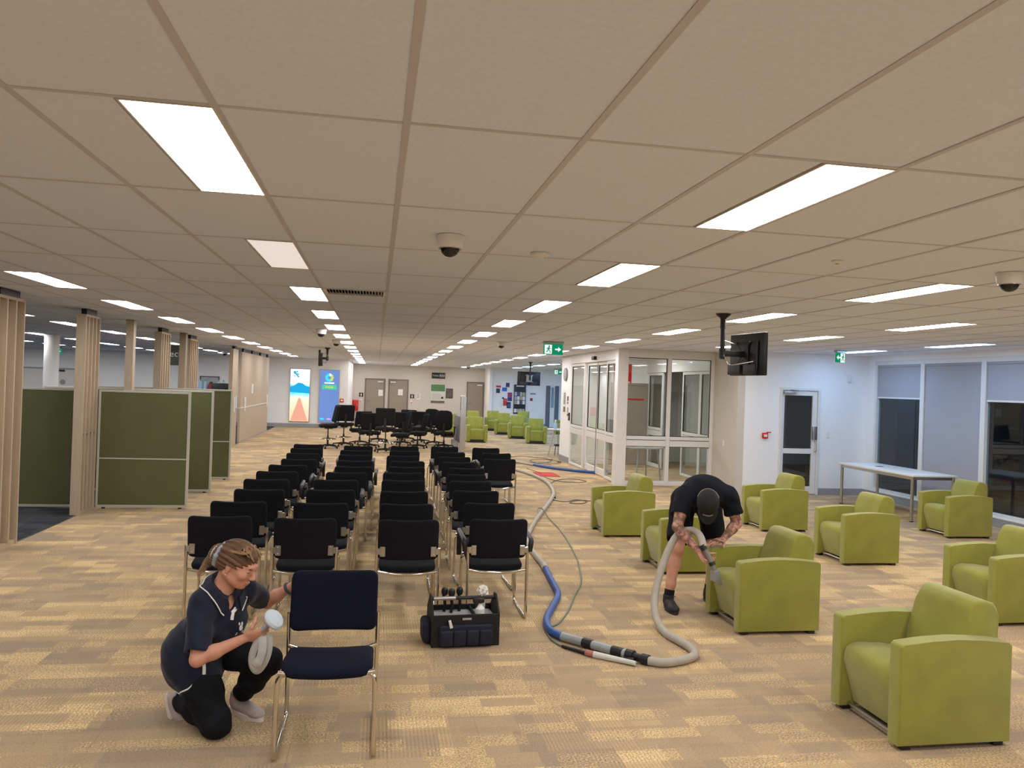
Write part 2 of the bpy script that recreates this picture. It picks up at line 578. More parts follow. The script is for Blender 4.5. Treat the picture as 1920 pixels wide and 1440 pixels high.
o = obj('ceiling_tile_field', bmr, m_tile, ceiling); o['kind'] = 'stuff'

lf = BM()
for a in ((0.004, 0.012, 0.012, TY-0.012), (0.288, 0.296, 0.012, TY-0.012), (0.012, 0.288, 0.012, 0.020), (0.012, 0.288, TY-0.020, TY-0.012)):
    box(lf, a[0], a[1], a[2], a[3], CE-0.004, CE+0.02)
lamp_frame = mesh_of('lamp_frame', lf, m_lampframe)
def diff_mesh(m):
    b_ = box(BM(), 0.012, 0.288, 0.020, TY-0.020, CE-0.002, CE+0.006)
    me = mesh_of('lamp_diffuser', b_, m_lampframe)
    me.materials.append(m)
    for p in me.polygons:
        if p.normal.z < -0.5:
            p.material_index = 1
    return me
dw, dc, dd = diff_mesh(m_lamp), diff_mesh(m_lampc), diff_mesh(m_lampdim)
COLNAME = {-15.23: 'sixth row beyond the green screens', -12.83: 'fifth row beyond the green screens', -10.43: 'fourth row beyond the green screens', -8.03: 'third row beyond the green screens', -5.63: 'second row beyond the green screens', -3.23: 'row over the green screens',
           -0.83: 'row left of the black chairs', 1.57: 'row right of the black chairs', 3.97: 'row over the left armchairs', 5.468: 'glazed lobby, added to brighten it', 6.068: 'row over the right armchairs', 8.468: 'row beside the blinds', 10.868: 'row in the far hall', 13.268: 'last row in the far hall'}
cnt = {}
for xl, ya, k in sorted(lamps, key=lambda l: (l[0], l[1])):
    cool = (xl > 8 and ya > 8) or (xl > 6 and ya > 20)
    dim = abs(xl+0.83) < 0.01 and k == 1
    seen = in_view(xl+0.15, ya+0.6, CE, 0.0, 0.0)
    if seen:
        i = cnt.get(xl, 0); cnt[xl] = i+1
        lab = ('dim pinkish' if dim else 'cool white' if cool else 'bright white') + ' ceiling light panel, %s in the %s' % (ORD[i], COLNAME[xl])
    else:
        lab = 'bright ceiling light panel overhead, outside the photograph'
    t = thing('ceiling_light', lab, 'ceiling light', (xl, ya, 0), 0, 'recessed light panels in the ceiling')
    obj('frame', lamp_frame, parent=t)
    obj('diffuser', dd if dim else (dc if cool else dw), parent=t)

# ------------------------------------------------------------------ walls
def wall(name, x0, x1, y0, y1, m=None, z1=CE+0.06, label=None):
    return struct(name, box(BM(), x0, x1, y0, y1, -0.02, z1), m or m_wall, label=label)
wall('wall_back', XL, -1.13, YB, YB+0.15, label='white back wall with two lit posters')
wall('wall_recess', -1.28, -1.13, YB+0.15, YC)
wall('wall_centre', -1.28, 5.32, YC, YC+0.15, m_wall2, label='warm grey wall with the toilet doors')
wall('wall_recess_end', 5.32, 5.46, YD-0.12, YC+0.15)
wall('wall_notice', 5.46, 15.0, YD, YD+0.15, label='wall with notices in cool light')
wall('wall_hall_end', 14.9, 15.05, 20.4, YD)
wall('wall_hall_side', VX0+0.15, 14.9, 20.25, 20.4)
wall('wall_clock', VX0-0.03, VX0+0.15, VY1, 20.4, label='end wall of the lobby with clock')
wall('wall_lobby_back', VX0+0.15, VX1+0.12, VY1, VY1+0.12, label='white back wall inside the glazed lobby')
wall('wall_lobby_return', VX1-0.12, VX1+0.03, YR, VY0, m_wall2)
wall('wall_left', XL-0.15, XL, YN, YB)
wall('wall_behind', XL, XR, YN-0.15, YN)
# right wall with a door opening and the window wall
DX0, DX1, DH = 7.76, 8.62, 2.09
bm = BM()
box(bm, VX1+0.03, DX0, YR, YR+0.15, -0.02, CE+0.06); box(bm, DX1, XR+0.15, YR, YR+0.15, -0.02, CE+0.06); box(bm, DX0, DX1, YR, YR+0.15, DH, CE+0.06)
struct('wall_right', bm, m_wall, label='white wall with the glazed exit door')
WZ0, WZ1 = 0.13, 2.66
bm = BM()
box(bm, XR, XR+0.15, 13.72, YR, -0.02, CE+0.06); box(bm, XR, XR+0.15, YN, 13.72, WZ1, CE+0.06); box(bm, XR, XR+0.15, YN, 13.72, -0.02, WZ0)
struct('wall_window_side', bm, m_wall, label='white wall around the tall windows')
for n, (x0, x1, y0, y1) in enumerate([(XL, -1.13, YB-0.014, YB), (-1.13, -0.56, YC-0.014, YC), (1.56, 4.38, YC-0.014, YC), (5.46, 12.5, YD-0.014, YD), (VX1+0.03, DX0, YR-0.014, YR), (DX1, XR, YR-0.014, YR), (XR-0.014, XR, YN, YR), (VX0-0.044, VX0-0.03, VY1, 20.4), (VX1-0.134, VX1-0.12, YR, VY0-0.03)]):
    struct('baseboard_%d' % (n+1), box(BM(), x0, x1, y0, y1, 0, 0.15 if n in (0, 3, 7) else 0.13, 0.003, 1), m_base)

# ------------------------------------------------------------------ tall windows (night outside) with roller blinds
ys = [13.72, 12.40, 10.98, 9.55, 8.1, 6.6, 5.1]
win_no = 0
for a, b_ in zip(ys, ys[1:]):
    win_no += 1
    wobj = struct_empty('window_%d' % win_no, ['tall window with half lowered blind beside the white table', 'tall window fully covered by a grey blind', 'tall window with half lowered blind at the right edge', 'window outside the photograph', 'window outside the photograph', 'window outside the photograph'][win_no-1])
    y0, y1 = b_, a
    fr = BM()
    for q in ((y0, y0+0.05), (y1-0.05, y1)):
        box(fr, XR+0.01, XR+0.11, q[0], q[1], WZ0, WZ1, 0.004, 1)
    box(fr, XR+0.01, XR+0.11, y0+0.05, y1-0.05, WZ0, WZ0+0.07, 0.004, 1); box(fr, XR+0.01, XR+0.11, y0+0.05, y1-0.05, WZ1-0.08, WZ1, 0.004, 1)
    obj('window_frame', fr, m_alu, wobj)
    obj('pane', box(BM(), XR+0.07, XR+0.076, y0+0.05, y1-0.05, WZ0+0.07, WZ1-0.08), m_glassx, wobj)
    obj('sill', box(BM(), XR-0.02, XR+0.01, y0+0.005, y1-0.005, WZ0-0.005, WZ0+0.02, 0.004, 1), m_alu, wobj)
    low = 0.30 if win_no == 2 else 1.97
    bl = obj('blind', box(BM(), XR+0.035, XR+0.039, y0+0.06, y1-0.06, low, WZ1-0.10), m_blind, wobj)
    rr = BM(); tube(rr, [(XR+0.037, y0+0.055, WZ1-0.10), (XR+0.037, y1-0.055, WZ1-0.10)], 0.026, 12)
    obj('blind_roll', rr, m_blind, bl)
    obj('bottom_rail', box(BM(), XR+0.028, XR+0.046, y0+0.06, y1-0.06, low-0.03, low, 0.004, 1), m_alu if win_no != 2 else m_blind, bl)

# glazed exit door in the right wall
d1 = struct_empty('door_1', 'white framed glazed exit door with a night view')
bm = BM()
box(bm, DX0, DX0+0.05, YR-0.02, YR+0.13, 0, DH, 0.003, 1); box(bm, DX1-0.05, DX1, YR-0.02, YR+0.13, 0, DH, 0.003, 1); box(bm, DX0+0.05, DX1-0.05, YR-0.02, YR+0.13, DH-0.05, DH, 0.003, 1)
obj('door_frame', bm, m_alu, d1)
leaf = BM()
lx0, lx1, ly0, ly1 = DX0+0.055, DX1-0.055, YR+0.01, YR+0.055
for q in ((lx0, lx0+0.055, 0.01, DH-0.055), (lx1-0.095, lx1, 0.01, DH-0.055), (lx0+0.055, lx1-0.095, 0.01, 0.16), (lx0+0.055, lx1-0.095, DH-0.15, DH-0.055), (lx0+0.055, lx1-0.095, 0.80, 0.90)):
    box(leaf, q[0], q[1], ly0, ly1, q[2], q[3], 0.003, 1)
leaf = obj('door_leaf', leaf, m_alu, d1)
for z0, z1 in ((0.16, 0.80), (0.90, DH-0.15)):
    obj('pane', box(BM(), lx0+0.055, lx1-0.095, YR+0.03, YR+0.036, z0, z1), m_glassx, leaf)
obj('lock_box', box(BM(), lx1-0.10, lx1-0.01, YR-0.03, YR+0.012, 1.08, 1.34, 0.006), m_steel, leaf)
hb = BM(); tube(hb, fillet([(lx1-0.03, YR+0.01, 0.84), (lx1-0.03, YR-0.05, 0.86), (lx1-0.03, YR-0.05, 1.02), (lx1-0.03, YR+0.01, 1.05)], 0.02), 0.010, 8)
obj('handle', hb, m_steel, leaf)
cl = BM(); box(cl, lx0+0.02, lx0+0.26, YR-0.05, YR+0.012, DH-0.125, DH-0.075, 0.005); tube(cl, [(lx0+0.20, YR-0.03, DH-0.07), (lx0+0.42, YR-0.07, DH-0.06), (lx0+0.14, YR-0.012, DH-0.04)], 0.008, 6)
obj('door_closer', cl, m_alug, d1)

# ------------------------------------------------------------------ glazed lobby
HZ = 2.60   # underside of the lobby head
TRZ0, TRZ1 = 0.80, 0.92
lob = struct_empty('window_7', 'white framed glazed front of the entrance lobby')
bm = BM()
box(bm, VX0-0.16, VX0+0.06, VY0-0.06, VY0+0.14, 0, CE, 0.004, 1)
obj('corner_post', bm, m_alu, lob)
obj('head_beam', box(BM(), VX0+0.06, VX1-0.12, VY0-0.04, VY0+0.10, HZ, CE, 0.004, 1), m_alu, lob)
mx = [VX0+0.06, 5.90, VX1-0.12]
obj('mullion', box(BM(), 5.86, 5.94, VY0-0.04, VY0+0.08, 0, HZ, 0.004, 1), m_alu, lob)
obj('side_jamb', box(BM(), VX1-0.19, VX1-0.12, VY0-0.03, VY0+0.08, 0, HZ, 0.004, 1), m_alu, lob)
for n, (a, b_) in enumerate(((VX0+0.06, 5.86), (5.94, VX1-0.19))):
    obj('bottom_rail', box(BM(), a, b_, VY0-0.03, VY0+0.07, 0.0, 0.09, 0.004, 1), m_alu, lob)
    obj('transom', box(BM(), a, b_, VY0-0.03, VY0+0.07, TRZ0, TRZ1, 0.004, 1), m_alu, lob)
    obj('transom_cap', box(BM(), a, b_, VY0-0.015, VY0+0.055, TRZ1+0.012, TRZ1+0.085, 0.004, 1), m_alu, lob)
    obj('pane', box(BM(), a, b_, VY0+0.017, VY0+0.025, 0.09, TRZ0), m_glass, lob)
    obj('pane', box(BM(), a, b_, VY0+0.017, VY0+0.025, TRZ1+0.085, HZ), m_glass, lob)
    gk = BM(); box(gk, a, a+0.012, VY0+0.008, VY0+0.034, TRZ1+0.085, HZ); box(gk, b_-0.012, b_, VY0+0.008, VY0+0.034, TRZ1+0.085, HZ); box(gk, a, b_, VY0+0.008, VY0+0.034, HZ-0.012, HZ); box(gk, a, b_, VY0-0.012, VY0+0.034, TRZ1, TRZ1+0.012); box(gk, a, b_, VY0-0.01, VY0+0.034, TRZ1+0.085, TRZ1+0.097); box(gk, a, b_, VY0-0.01, VY0+0.034, TRZ0-0.012, TRZ0)
    obj('gasket', gk, m_dark, lob)
# left face of the lobby, on x = VX0: fixed lights and two sliding leaves
lobl = struct_empty('door_2', 'white framed sliding glass doors of the entrance lobby')
obj('head_beam', box(BM(), VX0-0.08, VX0+0.10, VY0+0.14, VY1, HZ-0.05, CE, 0.004, 1), m_alu, lobl)
def leafY(name, y0, y1, x, parent, st=0.07, zb=0.10):
    l = BM()
    for q in ((y0, y0+st, 0.01, HZ-0.05), (y1-st, y1, 0.01, HZ-0.05), (y0+st, y1-st, 0.01, zb), (y0+st, y1-st, TRZ0, TRZ1+0.02), (y0+st, y1-st, TRZ1+0.03, TRZ1+0.10), (y0+st, y1-st, HZ-0.12, HZ-0.05)):
        box(l, x-0.022, x+0.022, q[0], q[1], q[2], q[3], 0.003, 1)
    l = obj(name, l, m_alu, parent)
    obj('pane', box(BM(), x-0.004, x+0.004, y0+st, y1-st, zb, TRZ0), m_glass, l)
    obj('pane', box(BM(), x-0.004, x+0.004, y0+st, y1-st, TRZ1+0.10, HZ-0.12), m_glass, l)
    g = BM()
    for q in ((y0+st, y0+st+0.014, TRZ1+0.10, HZ-0.12), (y1-st-0.014, y1-st, TRZ1+0.10, HZ-0.12), (y0+st, y1-st, HZ-0.134, HZ-0.12), (y0+st, y1-st, TRZ1+0.02, TRZ1+0.034), (y0+st, y1-st, TRZ1+0.10, TRZ1+0.114), (y0+st, y0+st+0.012, zb, TRZ0)):
        box(g, x-0.012, x+0.012, q[0], q[1], q[2], q[3])
    obj('gasket', g, m_dark, l)
    return l
leafY('fixed_panel', VY0+0.14, 16.22, VX0-0.02, lobl, 0.06, 0.06)
leafY('sliding_leaf', 16.24, 17.10, VX0+0.035, lobl, 0.06, 0.16)
leafY('sliding_leaf', 17.05, 17.95, VX0+0.035, lobl, 0.06, 0.16)
leafY('fixed_panel', 18.0, VY1, VX0-0.02, lobl, 0.08, 0.06)
sb = BM(); box(sb, VX0-0.15, VX0-0.08, 16.9, 17.1, HZ-0.01, HZ+0.07, 0.01)
obj('door_sensor', sb, m_black, lobl)
# outer glazing of the lobby, on x = VX1, with a sliding pair standing half open
lobx = struct_empty('door_3', 'outer glazed doors of the lobby facing the dark yard')
for z0, z1 in ((2.40, CE),):
    obj('head_beam', box(BM(), VX1-0.06, VX1+0.08, VY0, VY1, z0, z1, 0.004, 1), m_alu, lobx)
HZs = HZ; HZ = 2.45
leafY('fixed_panel', 18.25, VY1, VX1, lobx, 0.08, 0.10)
leafY('sliding_leaf', 16.0, 17.0, VX1, lobx, 0.06, 0.06)
leafY('fixed_panel', VY0+0.02, 16.0, VX1, lobx, 0.06, 0.06)
HZ = HZs
# inside the lobby: service door, fire sign, red strip
d4 = struct_empty('door_4', 'grey service door seen through the lobby glass')
obj('door_leaf', box(BM(), 6.02, 6.93, VY1-0.03, VY1, 0.02, 2.06, 0.004, 1), m_doorgrey, d4)
bm = BM(); box(bm, 5.96, 6.02, VY1-0.04, VY1, 0, 2.12); box(bm, 6.93, 6.97, VY1-0.04, VY1, 0, 2.12); box(bm, 6.02, 6.93, VY1-0.04, VY1, 2.06, 2.12)
obj('door_frame', bm, m_doorgrey, d4)
obj('red_notice_strip', box(BM(), 6.24, 6.86, VY1-0.036, VY1-0.029, 1.68, 1.72), m_red, d4)
# ------------------------------------------------------------------ black sled-base visitor chairs
m_fab = mat('black_wool_fabric', sRGB(22, 22, 28), 0.9, var=0.15, vscale=60, bump=0.2, bscale=500, spec=0.2)
m_navy = mat('navy_wool_fabric', sRGB(15, 18, 36), 0.9, var=0.15, vscale=60, bump=0.2, bscale=500, spec=0.2)
def chair_meshes(fab):
    M = {}
    # seat: waterfall front at +y
    def fs(x, y, z):
        dip = -0.032*max(0, (y-0.08)/0.15)**2 - 0.010*(1-(2*x/0.46)**2)
        return (x, y+0.03+0.018*(1-(2*x/0.46)**2)*(1 if y > 0 else 0)*max(0, y)/0.22, 0.462+z+dip+0.15*(y-0.12)*(1 if y < 0.12 else 0.3))
    M['seat'] = mesh_of('seat', cushion(BM(), 0.462, 0.44, 0.055, 0.06, 0.024, 8, 6, fs), fab, 60)
    def fb(x, y, z):     # x across, y up the back, z through it; the sitter side is +y
        zz = 0.665+y
        yy = -0.262 - 0.045*(y/0.33) - 0.028*(1-(2*x/0.48)**2) + 0.01
        return (x, yy + z, zz + 0.008*(2*x/0.48)**2*(1 if y > 0 else 0))
    M['backrest'] = mesh_of('backrest', cushion(BM(), 0.482, 0.325, 0.040, 0.045, 0.018, 10, 5, fb), fab, 60)
    for s, nm in ((-1, 'l'), (1, 'r')):
        x = s*0.246
        b = BM()
        tube(b, fillet([(s*0.10, 0.225, 0.432), (x-s*0.004, 0.225, 0.430), (x, 0.265, 0.013), (x, -0.275, 0.013), (x, -0.262, 0.60)], 0.05, 4), 0.0125, 10)
        M['frame'+nm] = mesh_of('sled_frame', b, m_chrome, 60)
        b = BM(); box(b, x-s*0.045-0.022, x-s*0.045+0.022, -0.285, -0.276, 0.535, 0.615, 0.004, 1); box(b, min(x, x-s*0.03), max(x, x-s*0.03), -0.282, -0.262, 0.55, 0.60, 0.003, 1)
        lathe(b, [(0.006, 0), (0.006, 0.004), (0.003, 0.007)], 8, mtx=Matrix.Translation((x-s*0.045, -0.285, 0.60)) @ Matrix.Rotation(PI/2, 4, 'X'))
        lathe(b, [(0.006, 0), (0.006, 0.004), (0.003, 0.007)], 8, mtx=Matrix.Translation((x-s*0.045, -0.285, 0.55)) @ Matrix.Rotation(PI/2, 4, 'X'))
        M['brk'+nm] = mesh_of('back_bracket', b, m_steel)
        # armrest: black loop standing on the side frame
        b = BM()
        xa = s*0.268
        pts = fillet([(xa, -0.255, 0.56), (xa+s*0.012, -0.262, 0.655), (xa+s*0.02, -0.05, 0.672), (xa+s*0.012, 0.165, 0.668), (xa, 0.215, 0.60), (xa, 0.225, 0.43)], 0.05, 4)
        tube(b, pts, 0.019, 8, flat=(0.75, 1.15))
        M['arm'+nm] = mesh_of('armrest', b, m_black, 60)
        b = BM(); lathe(b, [(0.011, 0), (0.013, 0.003), (0.013, 0.010)], 8, (x, 0.19, 0)); lathe(b, [(0.011, 0), (0.013, 0.003), (0.013, 0.010)], 8, (x, -0.22, 0))
        M['glide'+nm] = mesh_of('glide', b, m_black)
    b = BM(); tube(b, catmull([(-0.240, 0.228, 0.438), (-0.13, 0.248, 0.428), (0, 0.256, 0.424), (0.13, 0.248, 0.428), (0.240, 0.228, 0.438)], 5), 0.011, 8, flat=(1.2, 0.8))
    M['railf'] = mesh_of('seat_rail', b, m_chrome, 60)
    b = BM(); tube(b, catmull([(-0.246, -0.262, 0.412), (-0.13, -0.236, 0.386), (0, -0.226, 0.378), (0.13, -0.236, 0.386), (0.246, -0.262, 0.412)], 5), 0.011, 8, flat=(1.2, 0.8))
    M['railb'] = mesh_of('seat_rail', b, m_chrome, 60)
    return M
CHM = chair_meshes(m_fab)
def visitor_chair(loc, rz, label, group, arms=False, M=CHM):
    t = thing('visitor_chair', label, 'chair', loc, rz, group)
    for k, nm in (('seat', 'seat'), ('backrest', 'backrest'), ('framel', 'sled_frame'), ('framer', 'sled_frame'), ('railf', 'seat_rail'), ('railb', 'seat_rail'), ('brkl', 'back_bracket'), ('brkr', 'back_bracket')):
        obj(nm, M[k], parent=t)
    if arms:
        obj('armrest', M['arml'], parent=t); obj('armrest', M['armr'], parent=t)
    return t
COLS = {
 'leftmost column': [(-1.17, 6.35), (-1.15, 7.11), (-1.10, 7.90), (-1.14, 8.69), (-1.12, 9.44), (-1.07, 10.16), (-1.01, 10.92), (-1.03, 11.79), (-1.07, 12.65), (-1.10, 13.44)],
 'second column': [(-0.51, 6.27), (-0.44, 7.06), (-0.41, 7.92), (-0.40, 8.72), (-0.32, 9.44), (-0.25, 10.10), (-0.24, 10.84), (-0.28, 11.69), (-0.28, 12.45), (-0.27, 13.33)],
 'third column': [(0.30, 6.22), (0.31, 7.04), (0.31, 7.86), (0.34, 8.76), (0.36, 9.50), (0.42, 10.15), (0.46, 10.89), (0.42, 11.66), (0.48, 12.55), (0.51, 13.48)],
 'fourth column': [(1.03, 6.27), (1.07, 7.14), (1.06, 7.96), (1.10, 8.76), (1.12, 9.40), (1.21, 10.12), (1.18, 10.87), (1.20, 11.65), (1.21, 12.45), (1.21, 13.55)],
 'short right column': [(1.86, 11.44), (1.96, 12.43), (1.93, 13.44)]}
ARMS = {('fourth column', 0), ('fourth column', 6), ('fourth column', 8), ('leftmost column', 4), ('leftmost column', 5), ('leftmost column', 7), ('second column', 3), ('second column', 4), ('second column', 6), ('second column', 8), ('short right column', 1)}
for cn, L_ in COLS.items():
    for i, (x, y) in enumerate(L_):
        a = (cn, i) in ARMS
        o_ = 'farthest' if i == len(L_)-1 else ORD[i]
        visitor_chair((x, y+0.285, 0), random.uniform(-0.03, 0.03), 'black fabric sled chair%s, %s in the %s of rows' % (' with armrests' if a else '', o_, cn), 'rows of black visitor chairs', a)
visitor_chair((-0.195, 4.262, 0), PI-0.01, 'navy padded sled chair facing the viewer beside the kneeling woman', None, False, chair_meshes(m_navy))

# ------------------------------------------------------------------ green armchairs
def velour(name, col):
    m = mat(name, col, 0.85, var=0.10, vscale=5.5, bump=0.12, bscale=320, spec=0.25, sheen=0.35)
    return m
m_green = velour('green_velour', sRGB(146, 144, 60))
m_green2 = velour('green_fabric', sRGB(148, 150, 62))
m_stripe = mat('green_fabric_seam', sRGB(96, 106, 32), 0.9, var=0.05)
AW, AD = 0.65, 0.70
def arm_outline(x0, x1, z0, z1, r, crown):
    p = [(x0, z0), (x1, z0)]
    for k in range(5):
        a = k/4*PI/2
        p.append((x1-r+r*math.cos(a), z1-r+r*math.sin(a)))
    for k in range(1, 4):
        t = k/4
        p.append((x1-r+(x0+r-x1+r)*t, z1+crown*math.sin(PI*t)))
    for k in range(5):
        a = PI/2+k/4*PI/2
        p.append((x0+r+r*math.cos(a), z1-r+r*math.sin(a)))
    return p
def armchair_meshes(gm):
    M = {}
    b = BM()
    prism(b, arm_outline(-AD/2, AD/2, 0.026, 0.580, 0.024, 0.024), 'y', -0.05, 0.05, 0.012, 3)
    M['arm'] = mesh_of('arm_panel', b, gm, 40)
    # seat block: soft top, front raked inwards
    b = BM()
    def fseat(x, y, z):
        return (x, y, z)
    prof = [(-0.265, 0.062), (0.27, 0.062), (0.27, 0.36), (-0.10, 0.415), (-0.24, 0.425), (-0.29, 0.418), (-0.325, 0.395), (-0.337, 0.36), (-0.332, 0.31)]
    prism(b, prof, 'y', -0.222, 0.222, 0.016, 3)
    M['seat'] = mesh_of('seat', b, gm, 40)
    b = BM()
    prof = [(0.06, 0.36), (0.335, 0.06), (0.345, 0.10), (0.345, 0.70), (0.338, 0.745), (0.315, 0.772), (0.275, 0.784), (0.215, 0.788), (0.182, 0.772), (0.162, 0.735), (0.150, 0.69), (0.100, 0.52)]
    prism(b, prof, 'y', -0.222, 0.222, 0.022, 3)
    M['back'] = mesh_of('backrest', b, gm, 40)
    M['foot'] = mesh_of('foot', box(BM(), -0.03, 0.03, -0.035, 0.035, 0, 0.03, 0.004, 1), m_black)
    b = BM(); tube(b, [(-0.29, -0.225, 0.045), (-0.29, 0.225, 0.045)], 0.010, 8)
    M['bar'] = mesh_of('front_bar', b, m_steel)
    M['under'] = mesh_of('underside', box(BM(), -0.22, 0.30, -0.222, 0.222, 0.035, 0.07), m_black)
    return M
ACM = armchair_meshes(m_green)
def armchair(x, y, rz, label):
    t = thing('armchair', label, 'armchair', (x, y, 0), rz, 'green tub armchairs by the windows')
    obj('arm_panel', ACM['arm'], parent=t, loc=(0, -0.274, 0)); obj('arm_panel', ACM['arm'], parent=t, loc=(0, 0.274, 0))
    obj('seat', ACM['seat'], parent=t); obj('backrest', ACM['back'], parent=t)
    for sx in (-0.29, 0.29):
        for sy in (-0.274, 0.274):
            obj('foot', ACM['foot'], parent=t, loc=(sx, sy, 0))
    obj('front_bar', ACM['bar'], parent=t); obj('underside', ACM['under'], parent=t)
    return t
armchair(3.22, 4.12, 0.0, 'green velour armchair nearest the viewer at the bottom right')
armchair(3.255, 6.08, 0.0, 'green velour armchair the bending man is cleaning')
armchair(3.35, 8.06, 0.0, 'green velour armchair directly behind the bending man')
armchair(3.32, 10.04, 0.0, 'green velour armchair in front of the glazed lobby')
armchair(5.69, 8.40, 0.0, 'green velour armchair in the middle of the right group')
armchair(5.76, 10.45, 0.0, 'green velour armchair in front of the exit door wall')
armchair(8.32, 9.97, 0.0, 'green velour armchair beside the white table and blinds')
armchair(5.66, 6.17, 0.0, 'green velour armchair cut off by the right edge')

# far armchairs: upright backs with vertical stitching, facing the viewer (front at -y)
def far_meshes():
    M = {}
    b = BM(); prism(b, [(-0.34, 0.04), (0.30, 0.04), (0.32, 0.55), (-0.28, 0.60), (-0.36, 0.57), (-0.37, 0.52)], 'x', -0.06, 0.06, 0.02, 2)
    M['arm'] = mesh_of('arm_panel', b, m_green2, 40)
    b = BM(); prism(b, [(-0.30, 0.10), (0.20, 0.10), (0.20, 0.42), (-0.26, 0.45), (-0.33, 0.43), (-0.34, 0.39)], 'x', -0.235, 0.235, 0.02, 2)
    M['seat'] = mesh_of('seat', b, m_green2, 40)
    b = BM(); prism(b, [(0.10, 0.35), (0.36, 0.05), (0.42, 0.80), (0.38, 0.84), (0.30, 0.84), (0.26, 0.80)], 'x', -0.255, 0.255, 0.025, 2)
    M['back'] = mesh_of('backrest', b, m_green2, 40)
    b = BM(); box(b, -0.004, 0.004, 0, 0.006, 0, 0.42)
    M['seam'] = mesh_of('seam', b, m_stripe)
    M['plinth'] = mesh_of('plinth', box(BM(), -0.28, 0.28, -0.30, 0.32, 0.0, 0.10), m_black)
    return M
FAM = far_meshes()
def far_armchair(x, y, rz, label):
    t = thing('striped_armchair', label, 'armchair', (x, y, 0), rz, 'far green armchairs with stitched backs')
    obj('arm_panel', FAM['arm'], parent=t, loc=(-0.295, 0, 0)); obj('arm_panel', FAM['arm'], parent=t, loc=(0.295, 0, 0))
    obj('seat', FAM['seat'], parent=t)
    bk = obj('backrest', FAM['back'], parent=t)
    for k in range(5):
        obj('seam', FAM['seam'], parent=bk, loc=(-0.17+0.085*k, 0.1145, 0.395), rot=(-0.352, 0, 0))
    obj('plinth', FAM['plinth'], parent=t)
far_armchair(3.38, 26.15, 0.0, 'green armchair with stitched back beside the grey post')
far_armchair(5.46, 26.1, -0.15, 'nearest green armchair of the diagonal row by the notices')
far_armchair(5.22, 28.4, -0.15, 'second green armchair of the diagonal row by the notices')
far_armchair(5.05, 30.6, -0.15, 'third green armchair of the diagonal row by the notices')
far_armchair(4.98, 33.0, -0.15, 'last green armchair of the diagonal row by the notices')
far_armchair(6.30, 33.6, -0.6, 'green armchair under the dark notice panel')
far_armchair(7.85, 31.5, -0.9, 'green armchair behind the cafe table and bottle')
far_armchair(2.75, 28.4, 0.0, 'green armchair half hidden behind the last task chair')
far_armchair(4.05, 32.2, 0.0, 'green armchair half hidden behind the grey post')
far_armchair(1.30, 30.2, 0.0, 'green armchair glimpsed between the black task chairs')

# ------------------------------------------------------------------ task chairs at the end of the rows
m_tfab = mat('task_chair_black', sRGB(24, 24, 27), 0.8, var=0.12, vscale=40, bump=0.1, bscale=400, spec=0.25)
def task_meshes():
    M = {}
    M['seat'] = mesh_of('seat', cushion(BM(), 0.54, 0.50, 0.095, 0.10, 0.035, 6, 6, lambda x, y, z: (x, y, z-0.02*max(0, y/0.23)**3)), m_tfab, 60)
    for nm, w, h, r in (('square', 0.53, 0.48, 0.045), ('tall', 0.50, 0.60, 0.14)):
        M['back_'+nm] = mesh_of('backrest', cushion(BM(), w, h, 0.075, r, 0.03, 6, 6, lambda x, y, z, h=h: (x, -0.23-0.10*(y/h)+0.03*(2*x/0.46)**2+z, y)), m_tfab, 60)
    b = BM(); tube(b, fillet([(0, -0.05, -0.06), (0, -0.25, -0.06), (0, -0.275, 0.06), (0, -0.285, 0.30)], 0.06), 0.022, 8, flat=(0.6, 1.6))
    M['stem'] = mesh_of('back_stem', b, m_black)
    b = BM(); box(b, -0.09, 0.09, -0.12, 0.10, -0.085, -0.035, 0.01); tube(b, [(0.09, 0.02, -0.06), (0.25, 0.03, -0.07)], 0.008, 6)
    M['mech'] = mesh_of('tilt_mechanism', b, m_black)
    for nm, h in (('low', 0.28), ('high', 0.50)):
        b = BM(); lathe(b, [(0.028, 0.08), (0.028, 0.08+0.55*h), (0.016, 0.08+0.55*h), (0.016, 0.10+h)], 12)
        M['lift_'+nm] = mesh_of('gas_lift', b, m_black)
    b = BM(); lathe(b, [(0.045, 0.065), (0.05, 0.09), (0.035, 0.12)], 12)
    for k in range(5):
        a = 2*PI*k/5+0.3
        tube(b, [(0.03*math.cos(a), 0.03*math.sin(a), 0.10), (0.30*math.cos(a), 0.30*math.sin(a), 0.07)], [0.024, 0.016], 6)
    M['star'] = mesh_of('star_base', b, m_black)
    b = BM(); 
    for s in (-1, 1):
        lathe(b, [(0.006, -0.010), (0.026, -0.008), (0.028, 0), (0.026, 0.008), (0.006, 0.010)], 12, mtx=Matrix.Translation((0, s*0.014, 0.028)) @ Matrix.Rotation(PI/2, 4, 'X'))
    box(b, -0.012, 0.012, -0.008, 0.008, 0.03, 0.065)
    M['caster'] = mesh_of('caster', b, m_black)
    b = BM(); tube(b, [(0.23*math.cos(2*PI*k/24), 0.23*math.sin(2*PI*k/24), 0.27) for k in range(24)], 0.011, 8, closed=True)
    for k in range(3):
        a = 2*PI*k/3
        tube(b, [(0.02*math.cos(a), 0.02*math.sin(a), 0.27), (0.23*math.cos(a), 0.23*math.sin(a), 0.27)], 0.008, 6)
    M['ring'] = mesh_of('foot_ring', b, m_chrome)
    for s, nm in ((-1, 'l'), (1, 'r')):
        b = BM(); tube(b, fillet([(s*0.15, -0.02, -0.05), (s*0.30, -0.02, -0.05), (s*0.31, -0.02, 0.19)], 0.04), 0.016, 8, flat=(1.3, 0.7)); box(b, s*0.31-0.04, s*0.31+0.04, -0.15, 0.12, 0.19, 0.22, 0.012)
        M['arm'+nm] = mesh_of('armrest', b, m_black)
    return M
TKM = task_meshes()
